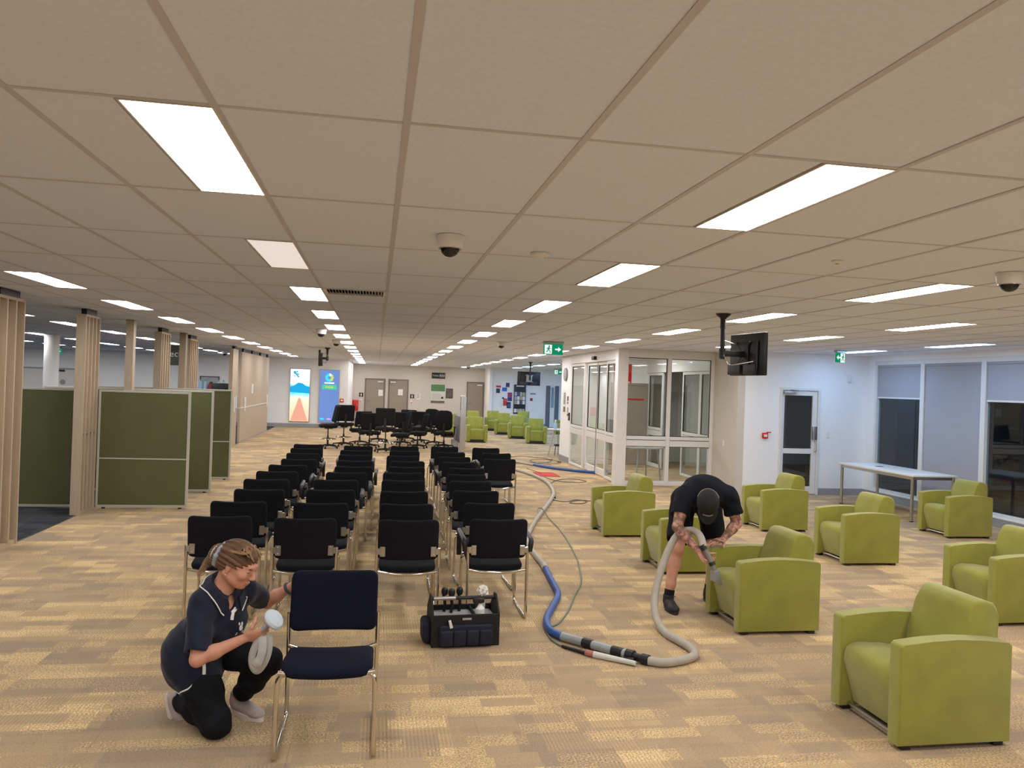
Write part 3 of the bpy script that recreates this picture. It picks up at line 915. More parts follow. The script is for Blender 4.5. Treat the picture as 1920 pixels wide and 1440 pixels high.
def task_chair(x, y, rz, label, high=False, tall=False, arms=False):
    t = thing('task_chair', label, 'office chair', (x, y, 0), rz, 'black task chairs behind the rows')
    zs = 0.64 if high else 0.44
    obj('star_base', TKM['star'], parent=t)
    for k in range(5):
        a = 2*PI*k/5+0.3
        obj('caster', TKM['caster'], parent=t, loc=(0.30*math.cos(a), 0.30*math.sin(a), 0), rot=(0, 0, a+0.8))
    obj('gas_lift', TKM['lift_high' if high else 'lift_low'], parent=t)
    obj('tilt_mechanism', TKM['mech'], parent=t, loc=(0, 0, zs))
    obj('seat', TKM['seat'], parent=t, loc=(0, 0.0, zs+0.01))
    obj('back_stem', TKM['stem'], parent=t, loc=(0, 0, zs))
    obj('backrest', TKM['back_tall' if tall else 'back_square'], parent=t, loc=(0, 0, zs+(0.40 if tall else 0.34)))
    if high:
        obj('foot_ring', TKM['ring'], parent=t)
    if arms:
        obj('armrest', TKM['arml'], parent=t, loc=(0, 0, zs)); obj('armrest', TKM['armr'], parent=t, loc=(0, 0, zs))
    return t
task_chair(-1.30, 22.4, 1.75, 'tall drafting chair turned left at the left end of the task chairs', high=True)
task_chair(-0.90, 23.25, 0.2, 'tall drafting chair with square back beneath the blue lit poster', high=True)
task_chair(-0.45, 24.0, 0.5, 'task chair with wide back between two drafting chairs', arms=True)
task_chair(-0.15, 22.9, 0.1, 'low task chair with square back in front of the group', arms=True)
task_chair(0.29, 21.45, -0.1, 'tallest drafting chair in the middle, in front of the toilet doors', high=True)
task_chair(0.10, 25.3, 2.4, 'task chair mostly hidden behind the tallest drafting chair')
task_chair(0.82, 24.2, 0.1, 'task chair with armrests right of the tallest drafting chair', arms=True)
task_chair(0.70, 22.15, 1.45, 'task chair seen from the side with its tall back tilted', tall=True)
task_chair(1.05, 26.0, 2.9, 'task chair at the rear, only its back rim showing')
task_chair(1.25, 23.05, 1.3, 'task chair turned sideways in the middle right of the group', arms=True)
task_chair(1.45, 25.2, -0.2, 'task chair with square back behind the sideways ones', arms=True)
task_chair(1.86, 24.45, -0.5, 'task chair with rounded back, half hidden near the right end', tall=True)
task_chair(2.05, 23.3, -0.15, 'task chair with large rounded back at the right end of the group', tall=True, high=False, arms=True)
# ------------------------------------------------------------------ timber battened posts and the slatted wall on the left
FX = -3.96
def batten_post(y0, y1, label, n=4, shelf=False):
    t = thing('battened_post', label, 'post', (0, 0, 0), 0, 'timber posts along the dark carpet')
    zt = 2.69
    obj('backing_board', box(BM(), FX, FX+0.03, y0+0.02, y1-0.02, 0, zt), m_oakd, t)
    obj('end_board', box(BM(), FX-0.01, FX+0.115, y0, y0+0.022, 0, zt, 0.002, 1), m_oak, t)
    obj('end_board', box(BM(), FX-0.01, FX+0.115, y1-0.022, y1, 0, zt, 0.002, 1), m_oak, t)
    obj('plinth', box(BM(), FX-0.01, FX+0.10, y0+0.022, y1-0.022, 0, 0.05), m_oak, t)
    obj('top_rail', box(BM(), FX+0.03, FX+0.11, y0+0.022, y1-0.022, zt-0.03, zt), m_oak, t)
    for k in range(1, n):
        y = y0+(y1-y0)*k/n
        obj('batten', box(BM(), FX+0.03, FX+0.112, y-0.014, y+0.014, 0.05, zt-0.03, 0.002, 1), m_oak, t)
    if shelf:
        for k in range(n):
            ya, yb = y0+(y1-y0)*k/n+0.014, y0+(y1-y0)*(k+1)/n-0.014
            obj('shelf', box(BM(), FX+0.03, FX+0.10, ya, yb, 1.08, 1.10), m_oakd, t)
    obj('ceiling_bracket', box(BM(), FX+0.02, FX+0.09, y0+0.08, y1-0.08, zt, CE-0.004), m_black, t)
batten_post(8.75, 9.36, 'timber battened post cut off by the left edge', 3)
batten_post(11.18, 11.72, 'timber battened post between the two nearest green screens', 4, True)
batten_post(14.88, 15.50, 'timber battened post just left of the hanging sign')
batten_post(17.10, 17.80, 'timber battened post just right of the hanging sign')
t = thing('plain_post', 'narrow plain post rising behind the second green screen', 'post')
obj('shaft', box(BM(), -3.94, -3.82, 13.15, 13.27, 0, CE-0.004, 0.003, 1), m_oak, t)
obj('foot_plate', box(BM(), -3.97, -3.79, 13.12, 13.30, 0, 0.012), m_steel, t)
t = thing('plain_post', 'narrow grey post beside the hanging check-in sign', 'post')
obj('shaft', box(BM(), -3.92, -3.80, 16.45, 16.62, 0, CE-0.004, 0.003, 1), m_oakd, t)
obj('foot_plate', box(BM(), -3.95, -3.77, 16.42, 16.65, 0, 0.012), m_steel, t)
t = thing('round_column', 'round white column far behind the left screens', 'column', (-7.56, 19.85, 0))
b = BM(); lathe(b, [(0.16, 0), (0.16, CE-0.004)], 32); obj('shaft', b, m_wall, t)
b = BM(); lathe(b, [(0.17, 0), (0.17, 0.12), (0.162, 0.125)], 32); obj('collar', b, m_base, t)
# slim end board and the long panelled wall
t = thing('timber_end_board', 'tall timber board with white brackets before the panelled wall', 'panel')
obj('board', box(BM(), FX, FX+0.10, 22.05, 22.85, 0, 2.69, 0.003, 1), m_oak, t)
obj('bracket', box(BM(), FX+0.10, FX+0.13, 22.35, 22.41, 0.95, 1.35, 0.004, 1), m_white, t)
obj('bracket', box(BM(), FX+0.10, FX+0.13, 22.62, 22.68, 1.05, 1.38, 0.004, 1), m_white, t)
obj('ceiling_bracket', box(BM(), FX+0.02, FX+0.09, 22.3, 22.6, 2.69, CE-0.004), m_black, t)
t = thing('panelled_wall', 'long timber panelled sliding wall on the left side', 'wall panel')
obj('lower_panel', box(BM(), FX, FX+0.07, 23.62, 29.4, 0.02, 1.005, 0.004, 1), m_oak, t)
obj('upper_panel', box(BM(), FX, FX+0.07, 23.62, 29.4, 1.035, 2.66, 0.004, 1), m_oak, t)
obj('joint_strip', box(BM(), FX+0.005, FX+0.08, 23.62, 29.4, 1.005, 1.035), m_alu, t)
obj('floor_track', box(BM(), FX+0.0, FX+0.075, 23.62, 29.4, 0.0, 0.02), m_alug, t)
for y in (24.25, 29.0):
    obj('pull_handle', box(BM(), FX+0.07, FX+0.105, y, y+0.10, 0.90, 1.32, 0.008), m_white, t)
for k in range(4):
    obj('ceiling_clip', box(BM(), FX+0.01, FX+0.06, 23.9+1.7*k, 24.1+1.7*k, 2.66, CE-0.004), m_black, t)
obj('notice', box(BM(), FX+0.07, FX+0.073, 25.6, 25.9, 1.42, 1.72), m_white, t)
# cupboard with a screen seen in the gap
t = thing('equipment_cabinet', 'dark cabinet with screen in the gap by the panelled wall', 'cabinet', (-4.45, 23.6, 0))
obj('body', box(BM(), -0.3, 0.3, -0.25, 0.25, 0.0, 0.62, 0.005), m_black, t)
for z in (0.92, 1.25):
    obj('shelf', box(BM(), -0.3, 0.3, -0.25, 0.25, z, z+0.03, 0.003), m_white, t)
for sx in (-0.28, 0.28):
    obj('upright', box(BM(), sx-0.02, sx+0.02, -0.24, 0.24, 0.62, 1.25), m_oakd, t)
sc = obj('screen', box(BM(), -0.27, 0.27, 0.0, 0.05, 1.36, 1.72, 0.006), m_black, t); obj('screen_foot', box(BM(), -0.08, 0.08, -0.08, 0.12, 1.28, 1.37), m_black, sc)

# ------------------------------------------------------------------ green fabric screens
m_screen = mat('screen_fabric_green', sRGB(98, 100, 68), 0.95, var=0.05, vscale=3, bump=0.15, bscale=450, spec=0.1)
m_trim = mat('screen_trim_grey', sRGB(186, 182, 168), 0.5, var=0.02)
def screen(x0, x1, y, label, split=True, h=1.675):
    t = thing('partition_screen', label, 'office partition', (0, 0, 0), 0, 'green fabric partition screens')
    th = 0.03
    for a, b_ in ((x0, x0+0.03), (x1-0.03, x1)):
        obj('upright_trim', box(BM(), a, b_, y-th, y+th, 0.02, h, 0.003, 1), m_trim, t)
    obj('top_trim', box(BM(), x0+0.03, x1-0.03, y-th, y+th, h-0.03, h, 0.003, 1), m_trim, t)
    obj('bottom_trim', box(BM(), x0+0.03, x1-0.03, y-th, y+th, 0.02, 0.055, 0.003, 1), m_trim, t)
    zs = [0.055, 0.71, h-0.03] if split else [0.055, h-0.03]
    for i, (a, b_) in enumerate(zip(zs, zs[1:])):
        obj('fabric_panel', box(BM(), x0+0.03, x1-0.03, y-th+0.006, y+th-0.006, a+(0.010 if i else 0), b_-(0.010 if i < len(zs)-2 else 0), 0.004, 1), m_screen, t)
    if split:
        obj('mid_trim', box(BM(), x0+0.03, x1-0.03, y-th+0.002, y+th-0.002, 0.70, 0.72, 0.002, 1), m_trim, t)
    for x in (x0+0.10, x1-0.10):
        obj('levelling_foot', box(BM(), x-0.02, x+0.02, y-0.02, y+0.02, 0, 0.022), m_black, t)
screen(-3.84, -2.62, 11.77, 'green screen with a crossbar, nearest the black chairs')
screen(-6.30, -3.99, 11.77, 'plain green screen left of the battened post', False)
screen(-5.20, -2.63, 13.42, 'green screen standing second from the front', False)
screen(-5.20, -2.63, 15.12, 'green screen standing third from the front, with a crossbar')

# ------------------------------------------------------------------ things on the left part of the back wall
def lit_mat(name, build):
    m = bpy.data.materials.new(name); m.use_nodes = True
    nt = m.node_tree; N = nt.nodes; L = nt.links
    N.clear()
    out = N.new('ShaderNodeOutputMaterial'); e = N.new('ShaderNodeEmission')
    L.new(e.outputs[0], out.inputs[0])
    tc = N.new('ShaderNodeTexCoord'); s = N.new('ShaderNodeSeparateXYZ'); L.new(tc.outputs['Generated'], s.inputs[0])
    build(nt, N, L, tc, s, e)
    MATS[name] = m
    return m
def b_land(nt, N, L, tc, s, e):
    cr = N.new('ShaderNodeValToRGB'); els = cr.color_ramp.elements
    st = [(0.0, (1.0, 0.50, 0.30)), (0.30, (1.0, 0.62, 0.45)), (0.44, (0.85, 0.70, 0.55)), (0.50, (0.35, 0.70, 0.80)), (0.56, (0.05, 0.62, 0.85)), (0.68, (0.10, 0.66, 0.88)), (0.74, (0.92, 0.98, 1.0)), (1.0, (0.80, 0.95, 1.0))]
    for i, (p, c) in enumerate(st):
        q = els[i] if i < 2 else els.new(p)
        q.position = p; q.color = (*c, 1)
    nz = N.new('ShaderNodeTexNoise'); nz.inputs['Scale'].default_value = 4; nz.inputs['Detail'].default_value = 5; L.new(tc.outputs['Generated'], nz.inputs['Vector'])
    a = N.new('ShaderNodeMath'); a.operation = 'MULTIPLY_ADD'; L.new(nz.outputs[0], a.inputs[0]); a.inputs[1].default_value = 0.16; 
    a2 = N.new('ShaderNodeMath'); a2.operation = 'SUBTRACT'; L.new(s.outputs[2], a2.inputs[0]); a2.inputs[1].default_value = 0.08; L.new(a2.outputs[0], a.inputs[2])
    L.new(a.outputs[0], cr.inputs[0]); L.new(cr.outputs[0], e.inputs[0]); e.inputs[1].default_value = 0.75
m_land = lit_mat('lightbox_landscape', b_land)
def b_blue(nt, N, L, tc, s, e):
    nz = N.new('ShaderNodeTexNoise'); nz.inputs['Scale'].default_value = 2; L.new(tc.outputs['Generated'], nz.inputs['Vector'])
    mx = N.new('ShaderNodeMix'); mx.data_type = 'RGBA'; mx.inputs[6].default_value = (0.16, 0.28, 0.66, 1); mx.inputs[7].default_value = (0.20, 0.32, 0.70, 1)
    L.new(nz.outputs[0], mx.inputs[0]); L.new(mx.outputs[2], e.inputs[0]); e.inputs[1].default_value = 0.5
m_bluelit = lit_mat('lightbox_blue', b_blue)
def flat_emit(name, c, s_=1.0):
    return lit_mat(name, lambda nt, N, L, tc, s, e: (setattr(e.inputs[0], 'default_value', (*c, 1)), setattr(e.inputs[1], 'default_value', s_*0.45)))
e_white = flat_emit('lit_white', (1, 1, 1), 1.3); e_green = flat_emit('lit_green', (0.10, 0.75, 0.40), 1.0); e_cyan = flat_emit('lit_cyan', (0.05, 0.80, 0.95), 1.2)
e_yel = flat_emit('lit_yellow', (0.75, 0.85, 0.20), 1.0); e_path = flat_emit('lit_path', (0.95, 0.45, 0.32), 1.1); e_lil = flat_emit('lit_lilac', (0.75, 0.45, 0.95), 1.1); e_teal = flat_emit('lit_teal', (0.02, 0.45, 0.85), 1.1); e_tree = flat_emit('lit_tree', (0.06, 0.45, 0.70), 1.0)
t = thing('lit_poster', 'tall backlit landscape poster with a red path on the back wall', 'lit poster', (-3.01, YB, 0))
bm = BM()
for q in ((-0.40, -0.375, 0.22, 2.34), (0.375, 0.40, 0.22, 2.34), (-0.375, 0.375, 0.22, 0.245), (-0.375, 0.375, 2.315, 2.34)):
    box(bm, q[0], q[1], -0.06, 0, q[2], q[3])
obj('frame', bm, m_alug, t)
pic = obj('picture', box(BM(), -0.375, 0.375, -0.05, -0.002, 0.245, 2.315), m_land, t)
b = BM(); prism(b, [(-0.33, 0.26), (0.33, 0.26), (0.03, 1.16), (-0.04, 1.16)], 'y', -0.053, -0.050); obj('printed_path', b, e_path, pic)
b = BM(); prism(b, [(-0.375, 1.40), (0.375, 1.36), (0.375, 1.62), (0.22, 1.66), (0.10, 1.76), (-0.08, 1.78), (-0.20, 1.68), (-0.375, 1.60)], 'y', -0.052, -0.050); obj('printed_hill', b, e_teal, pic)
b = BM()
for k in range(16):
    a = random.uniform(0, 6.28); r = random.uniform(0, 0.11); rr = random.uniform(0.02, 0.05)
    prism(b, [(-0.13+r*math.cos(a)+rr*math.cos(2*PI*j/7+k), 2.13+r*math.sin(a)*1.3+rr*math.sin(2*PI*j/7+k)) for j in range(7)], 'y', -0.0515-0.0001*k, -0.050)
obj('printed_leaves', b, e_tree, pic)
t = thing('lit_poster', 'tall backlit blue poster with a flower emblem and green band', 'lit poster', (-1.87, YB, 0))
bm = BM()
for q in ((-0.40, -0.375, 0.22, 2.34), (0.375, 0.40, 0.22, 2.34), (-0.375, 0.375, 0.22, 0.245), (-0.375, 0.375, 2.315, 2.34)):
    box(bm, q[0], q[1], -0.06, 0, q[2], q[3])
obj('frame', bm, m_alug, t)
pic = obj('picture', box(BM(), -0.375, 0.375, -0.05, -0.002, 0.245, 2.315), m_bluelit, t)
for k in range(9):
    a = 2*PI*k/9
    b = BM(); prism(b, [(0.0+0.115*math.cos(a)+0.058*math.cos(2*PI*j/9)*1.0, 2.02+0.115*math.sin(a)+0.058*math.sin(2*PI*j/9)) for j in range(9)], 'y', -0.054-0.0003*k, -0.050)
    obj('emblem_petal', b, e_yel if k in (0, 1, 8) else (e_white if k == 2 else e_cyan), pic)
b = BM()
for k in range(9):
    box(b, -0.19+0.043*k, -0.155+0.043*k, -0.054, -0.05, 1.775, 1.835)
obj('emblem_lettering', b, e_white, pic)
obj('green_band', box(BM(), -0.285, 0.285, -0.053, -0.05, 1.55, 1.73), e_green, pic)
b = BM()
for k in range(8):
    box(b, -0.15+0.04*k, -0.12+0.04*k, -0.055, -0.053, 1.61, 1.67)
obj('band_lettering', b, e_yel, pic)
b = BM(); prism(b, [(-0.25+0.09*math.cos(2*PI*j/12), 0.36+0.035*math.sin(2*PI*j/12)) for j in range(12)], 'y', -0.053, -0.05); obj('coloured_spot', b, e_cyan, pic)
b = BM(); prism(b, [(0.02+0.09*math.cos(2*PI*j/12), 0.36+0.035*math.sin(2*PI*j/12)) for j in range(12)], 'y', -0.053, -0.05); obj('coloured_spot', b, e_lil, pic)

def call_point(x, y, z, rz, label, s=1.0):
    t = thing('fire_call_point', label, 'fire alarm', (x, y, z), rz)
    obj('box', box(BM(), -0.055*s, 0.055*s, -0.05, 0, -0.055*s, 0.055*s, 0.008), m_red, t)
    obj('press_window', box(BM(), -0.035*s, 0.035*s, -0.054, -0.05, -0.025*s, 0.025*s, 0.002, 1), m_white, t)
    return t
t = call_point(-1.36, YB, 1.12, 0, 'red fire call point right of the blue lit poster', 1.3)
t = call_point(7.46, YR, 1.14, 0, 'red fire call point on the white wall left of the exit door', 1.0)
obj('flap', box(BM(), 0.02, 0.11, -0.06, -0.045, 0.055, 0.075, 0.003, 1), m_red, t)
# far white doors, notice and picture seen over the screens
for i, (x0, x1) in enumerate(((-13.30, -12.38), (-12.15, -11.30))):
    d = struct_empty('door_%d' % (5+i), ['white door on the back wall at the far left', 'white door with round sign left of the battened post'][i])
    obj('door_leaf', box(BM(), x0+0.05, x1-0.05, YB-0.02, YB, 0.01, 1.98, 0.003, 1), m_doorwhite, d)
    bm = BM(); box(bm, x0, x0+0.045, YB-0.03, YB, 0, 2.03); box(bm, x1-0.045, x1, YB-0.03, YB, 0, 2.03); box(bm, x0+0.045, x1-0.045, YB-0.03, YB, 1.985, 2.03)
    obj('door_frame', bm, m_base, d)
    if i == 1:
        b = BM(); lathe(b, [(0.10, 0), (0.10, 0.006)], 20, mtx=Matrix.Translation((-11.76, YB-0.02, 1.50)) @ Matrix.Rotation(PI/2, 4, 'X')); obj('round_sign', b, m_base, d)
        obj('door_closer', box(BM(), x0+0.05, x0+0.45, YB-0.06, YB-0.02, 1.90, 1.97, 0.004), m_dark, d)
t = thing('framed_picture', 'dark framed picture on the back wall above the third screen', 'picture', (-6.45, YB, 1.55))
bm = BM()
for q in ((-0.36, -0.33, -0.36, 0.36), (0.33, 0.36, -0.36, 0.36), (-0.33, 0.33, -0.36, -0.33), (-0.33, 0.33, 0.33, 0.36)):
    box(bm, q[0], q[1], -0.03, 0, q[2], q[3])
obj('frame', bm, m_dark, t); obj('print', box(BM(), -0.33, 0.33, -0.02, -0.002, -0.33, 0.33), mat('print_pale', sRGB(176, 176, 180), 0.5, var=0.15, vscale=5), t)
m_bottle = mat('bottle_blue_plastic', sRGB(170, 196, 226), 0.2, var=0.05, vscale=9)
m_cap = mat('bottle_cap_green', sRGB(70, 190, 140), 0.4, var=0.05)
t = thing('storage_cabinet', 'low pale cabinet standing behind the screens by the back wall', 'cabinet', (-6.2, 31.5, 0))
obj('body', box(BM(), -0.8, 0.8, -0.25, 0.25, 0.06, 1.32, 0.006), m_doorwhite, t)
for sx in (-0.4, 0.4):
    d = obj('door', box(BM(), sx-0.385, sx+0.385, -0.27, -0.25, 0.09, 1.29, 0.004), m_doorwhite, t)
    obj('handle', box(BM(), sx*0.12-0.01, sx*0.12+0.01, -0.29, -0.27, 0.7, 0.85, 0.003, 1), m_steel, d)
obj('plinth', box(BM(), -0.78, 0.78, -0.2, 0.2, 0, 0.06), m_dark, t)
for x, lab in ((-6.68, 'leftmost blue bottle standing on the pale cabinet'), (-6.50, 'second blue bottle standing on the pale cabinet'), (-6.02, 'third blue bottle on the pale cabinet, right of the red urn'), (-5.84, 'rightmost blue bottle on the pale cabinet')):
    t = thing('bottle', lab, 'bottle', (x, 31.5, 1.32), 0, 'bottles on the pale cabinet')
    b = BM(); lathe(b, [(0.07, 0), (0.075, 0.02), (0.075, 0.30), (0.06, 0.36), (0.025, 0.40)], 16); obj('body', b, m_bottle, t)
    b = BM(); lathe(b, [(0.03, 0.40), (0.03, 0.45), (0.02, 0.46)], 12); obj('cap', b, m_cap, t)
t = thing('red_urn', 'rounded red urn between the bottles on the pale cabinet', 'urn', (-6.28, 31.45, 1.32))
b = BM(); lathe(b, [(0.09, 0), (0.12, 0.06), (0.13, 0.20), (0.09, 0.30), (0.07, 0.32)], 20); obj('body', b, mat('urn_red', sRGB(150, 50, 38), 0.5, var=0.1), t)
b = BM(); lathe(b, [(0.08, 0.32), (0.06, 0.36), (0.015, 0.38)], 16); obj('lid', b, m_dark, t)
# hanging sign
t = thing('hanging_sign', 'dark green hanging sign reading Check-in between the posts', 'sign', (-4.60, 19.0, 0))
obj('board', box(BM(), -0.46, 0.46, -0.02, 0.02, 2.14, 2.60, 0.004, 1), mat('sign_green_dark', sRGB(58, 70, 60), 0.5, var=0.04), t)
for x in (-0.38, 0.38):
    b = BM(); tube(b, [(x, 0, 2.60), (x, 0, CE-0.003)], 0.004, 6); obj('hanger_rod', b, m_steel, t)
text_mesh('Check-in', 0.21, m_white, 'lettering', t, (0.0, -0.022, 2.40), (PI/2, 0, 0))

# ------------------------------------------------------------------ centre back wall: doors, signs
def grey_door(n, x0, x1, label, hinge):
    d = struct_empty('door_%d' % n, label)
    obj('door_leaf', box(BM(), x0+0.06, x1-0.06, YC-0.02, YC, 0.01, 2.02, 0.003, 1), m_doorgrey, d)
    bm = BM(); box(bm, x0, x0+0.055, YC-0.035, YC, 0, 2.08); box(bm, x1-0.055, x1, YC-0.035, YC, 0, 2.08); box(bm, x0+0.055, x1-0.055, YC-0.035, YC, 2.025, 2.08)
    obj('door_frame', bm, mat('door_frame_brown', sRGB(120, 108, 96), 0.5, var=0.03), d)
    xc = x1-0.36 if hinge > 0 else x0+0.10
    obj('door_closer', box(BM(), xc, xc+0.26, YC-0.07, YC-0.02, 1.90, 1.96, 0.004), m_alu, d)
    xh = x0+0.14 if hinge > 0 else x1-0.14
    b = BM(); tube(b, fillet([(xh, YC-0.02, 1.0), (xh, YC-0.06, 1.0), (xh+hinge*0.12, YC-0.06, 1.0)], 0.02), 0.010, 6); obj('handle', b, m_steel, d)
    return d
d = grey_door(7, -0.56, 0.42, 'taupe toilet door, left of the pair', 1)
obj('notice', box(BM(), 0.10, 0.32, YC-0.024, YC-0.02, 1.24, 1.54), m_white, d)
d = grey_door(8, 0.57, 1.55, 'taupe toilet door, right of the pair', -1)
obj('notice', box(BM(), 1.05, 1.28, YC-0.024, YC-0.02, 1.30, 1.60), m_white, d)
grey_door(9, 4.42, 5.36-0.06, 'taupe door at the right end of the centre wall', 1)
m_sign = mat('sign_black', sRGB(40, 38, 38), 0.5, var=0.05)
def toilet_sign(x, label):
    t = thing('toilet_sign', label, 'sign', (x, YC, 1.27))
    obj('plate', box(BM(), -0.10, 0.10, -0.012, 0, -0.10, 0.10, 0.003, 1), m_sign, t)
    b = BM(); lathe(b, [(0.016, 0), (0.016, 0.002)], 12, mtx=Matrix.Translation((0, -0.012, 0.062)) @ Matrix.Rotation(PI/2, 4, 'X')); prism(b, [(-0.035, 0.035), (0.035, 0.035), (0.03, -0.01), (0.018, -0.01), (0.015, -0.08), (-0.015, -0.08), (-0.018, -0.01), (-0.03, -0.01)], 'y', -0.014, -0.012)
    obj('figure_symbol', b, m_white, t)
    t2 = thing('door_button', 'small white door button under the '+label.split(' on')[0].split(' toilet')[0]+' toilet sign', 'button', (x-0.02, YC, 0.99))
    obj('plate', box(BM(), -0.05, 0.05, -0.012, 0, -0.07, 0.07, 0.003, 1), m_white, t2)
    b = BM(); lathe(b, [(0.03, 0), (0.025, 0.01)], 12, mtx=Matrix.Translation((0, -0.012, -0.03)) @ Matrix.Rotation(PI/2, 4, 'X')); obj('button', b, m_red, t2)
toilet_sign(-0.72, 'left black toilet sign on the centre wall')
toilet_sign(1.74, 'right black toilet sign on the centre wall')
t = thing('paper_notice', 'small paper notice right of the toilet sign', 'notice', (2.05, YC, 1.28)); obj('sheet', box(BM(), -0.09, 0.09, -0.004, 0, -0.15, 0.15), m_white, t)
b = BM()
for k in range(4): box(b, -0.07, 0.05, -0.006, -0.004, 0.10-0.06*k, 0.12-0.06*k)
obj('printed_lines', b, m_dark, t)
t = thing('hanging_sign', 'black sign with toilet symbols high on the centre wall', 'sign', (3.0, YC, 2.33))
obj('plate', box(BM(), -0.33, 0.33, -0.03, 0, -0.145, 0.145, 0.004, 1), m_sign, t)
text_mesh('Toilets', 0.11, m_white, 'lettering', t, (-0.145, -0.031, 0), (PI/2, 0, 0), 0.001)
for k in range(3):
    x = 0.085+0.09*k
    b = BM(); lathe(b, [(0.015, 0), (0.015, 0.002)], 10, mtx=Matrix.Translation((x, -0.03, 0.062)) @ Matrix.Rotation(PI/2, 4, 'X')); prism(b, [(x-0.025, 0.04), (x+0.025, 0.04), (x+0.02, -0.01), (x+0.012, -0.07), (x-0.012, -0.07), (x-0.02, -0.01)], 'y', -0.032, -0.03); obj('figure_symbol', b, m_white, t)
t = thing('wall_poster', 'green and white information poster on the centre wall', 'poster', (3.0, YC, 1.43))
obj('sheet', box(BM(), -0.35, 0.35, -0.010, 0, -0.47, 0.47, 0.002, 1), mat('poster_pale', sRGB(212, 210, 200), 0.5, var=0.02), t)
obj('green_header', box(BM(), -0.34, 0.34, -0.012, -0.010, 0.13, 0.46), mat('poster_green', sRGB(86, 132, 84), 0.5, var=0.05), t)
obj('brown_footer', box(BM(), -0.34, 0.34, -0.012, -0.010, -0.46, -0.34), mat('poster_brown', sRGB(110, 98, 80), 0.5, var=0.05), t)
b = BM()
for k in range(5): box(b, -0.30, 0.1+0.08*(k % 2), -0.012, -0.010, -0.02-0.06*k, -0.005-0.06*k)
obj('printed_lines', b, m_base, t)
obj('small_picture', box(BM(), 0.17, 0.27, -0.012, -0.010, -0.24, -0.14), m_dark, t)
t = thing('framed_photo', 'small dark framed photo right of the green poster', 'picture', (3.57, YC, 1.47))
bm = BM()
for q in ((-0.17, -0.145, -0.24, 0.24), (0.145, 0.17, -0.24, 0.24), (-0.145, 0.145, -0.24, -0.215), (-0.145, 0.145, 0.215, 0.24)): box(bm, q[0], q[1], -0.02, 0, q[2], q[3])
obj('frame', bm, m_dark, t); obj('photo', box(BM(), -0.145, 0.145, -0.012, 0, -0.215, 0.215), mat('photo_brown', sRGB(96, 84, 74), 0.4, var=0.5, vscale=9), t)
t = thing('hose_cabinet', 'red fire equipment cabinet in the corner of the centre wall', 'cabinet', (-1.0, YC, 0.75))
obj('body', box(BM(), -0.12, 0.16, -0.14, 0, -0.26, 0.26, 0.008), m_red, t); d = obj('door', box(BM(), -0.105, 0.145, -0.155, -0.14, -0.245, 0.245, 0.004), m_red, t); obj('latch', box(BM(), 0.10, 0.13, -0.17, -0.155, -0.03, 0.03, 0.003, 1), m_steel, d)

# ------------------------------------------------------------------ notice wall
def paper(x, z, w_, h_, col, label, mark=None, name='paper_notice'):
    t = thing(name, label, 'notice', (x, YD, z), 0, 'papers on the notice wall')
    obj('sheet', box(BM(), -w_/2, w_/2, -0.006, 0, -h_/2, h_/2), mat('paper_%02x%02x%02x' % col, sRGB(*col), 0.6, var=0.04), t)
    if mark:
        for q in mark:
            obj('print', box(BM(), q[0]*w_, q[1]*w_, -0.008, -0.006, q[2]*h_, q[3]*h_), mat('ink_%02x%02x%02x' % q[4], sRGB(*q[4]), 0.6, var=0.25, vscale=12), t)
paper(5.77, 1.74, 0.27, 0.44, (238, 238, 240), 'paper notice with a red heading, leftmost on the wall', [(-0.45, 0.45, 0.25, 0.48, (214, 60, 60)), (-0.4, 0.3, -0.35, 0.15, (60, 60, 70))])
paper(5.95, 2.03, 0.26, 0.24, (240, 240, 244), 'white paper notice at the top left of the wall')
paper(6.24, 1.98, 0.28, 0.32, (238, 238, 242), 'paper notice with a violet picture, top of the group', [(-0.4, 0.25, -0.3, 0.35, (84, 60, 120))])
paper(6.07, 1.77, 0.24, 0.18, (40, 120, 210), 'small bright blue card on the notice wall')
paper(5.98, 1.42, 0.20, 0.26, (236, 236, 240), 'paper notice with dark stamp, lower left of the group', [(-0.1, 0.4, -0.4, -0.1, (60, 60, 66))])
paper(6.12, 1.16, 0.20, 0.36, (222, 90, 86), 'red paper notice low on the wall', [(-0.4, 0.4, -0.4, 0.1, (190, 60, 60))])
paper(6.34, 1.42, 0.22, 0.42, (120, 84, 150), 'violet leaflet on the notice wall', [(-0.4, 0.4, 0.05, 0.45, (170, 60, 80)), (-0.4, 0.4, -0.45, -0.1, (50, 60, 130))])
paper(6.30, 1.02, 0.20, 0.30, (40, 44, 84), 'dark blue leaflet low on the notice wall', [(-0.35, 0.35, -0.3, 0.2, (70, 90, 150))])
paper(5.92, 1.08, 0.18, 0.34, (228, 230, 236), 'plain white sheet lowest on the notice wall')
t = thing('magazine_rack', 'tall dark panel filled with pale leaflets on the notice wall', 'leaflet rack', (6.82, YD-0.004, 0))
obj('board', box(BM(), -0.29, 0.29, -0.05, 0, 0.62, 2.02, 0.005), m_sign, t)
obj('header_text', box(BM(), -0.18, 0.20, -0.053, -0.05, 1.93, 1.98), m_white, t)
for r_ in range(5):
    if r_ == 1: continue
    for c_ in range(4):
        k = random.random()
        obj('leaflet', box(BM(), -0.26+0.132*c_, -0.145+0.132*c_, -0.066-0.004*r_, -0.05, 0.68+0.2*r_, 0.85+0.2*r_+0.02*k, 0.002, 1), [m_white, mat('leaflet_grey', sRGB(180, 184, 190), 0.5, var=0.2, vscale=15), mat('leaflet_tan', sRGB(190, 170, 140), 0.5, var=0.2, vscale=15), mat('leaflet_violet', sRGB(96, 84, 128), 0.5, var=0.2, vscale=15)][(r_*3+c_*2+int(k*2)) % 4], t)
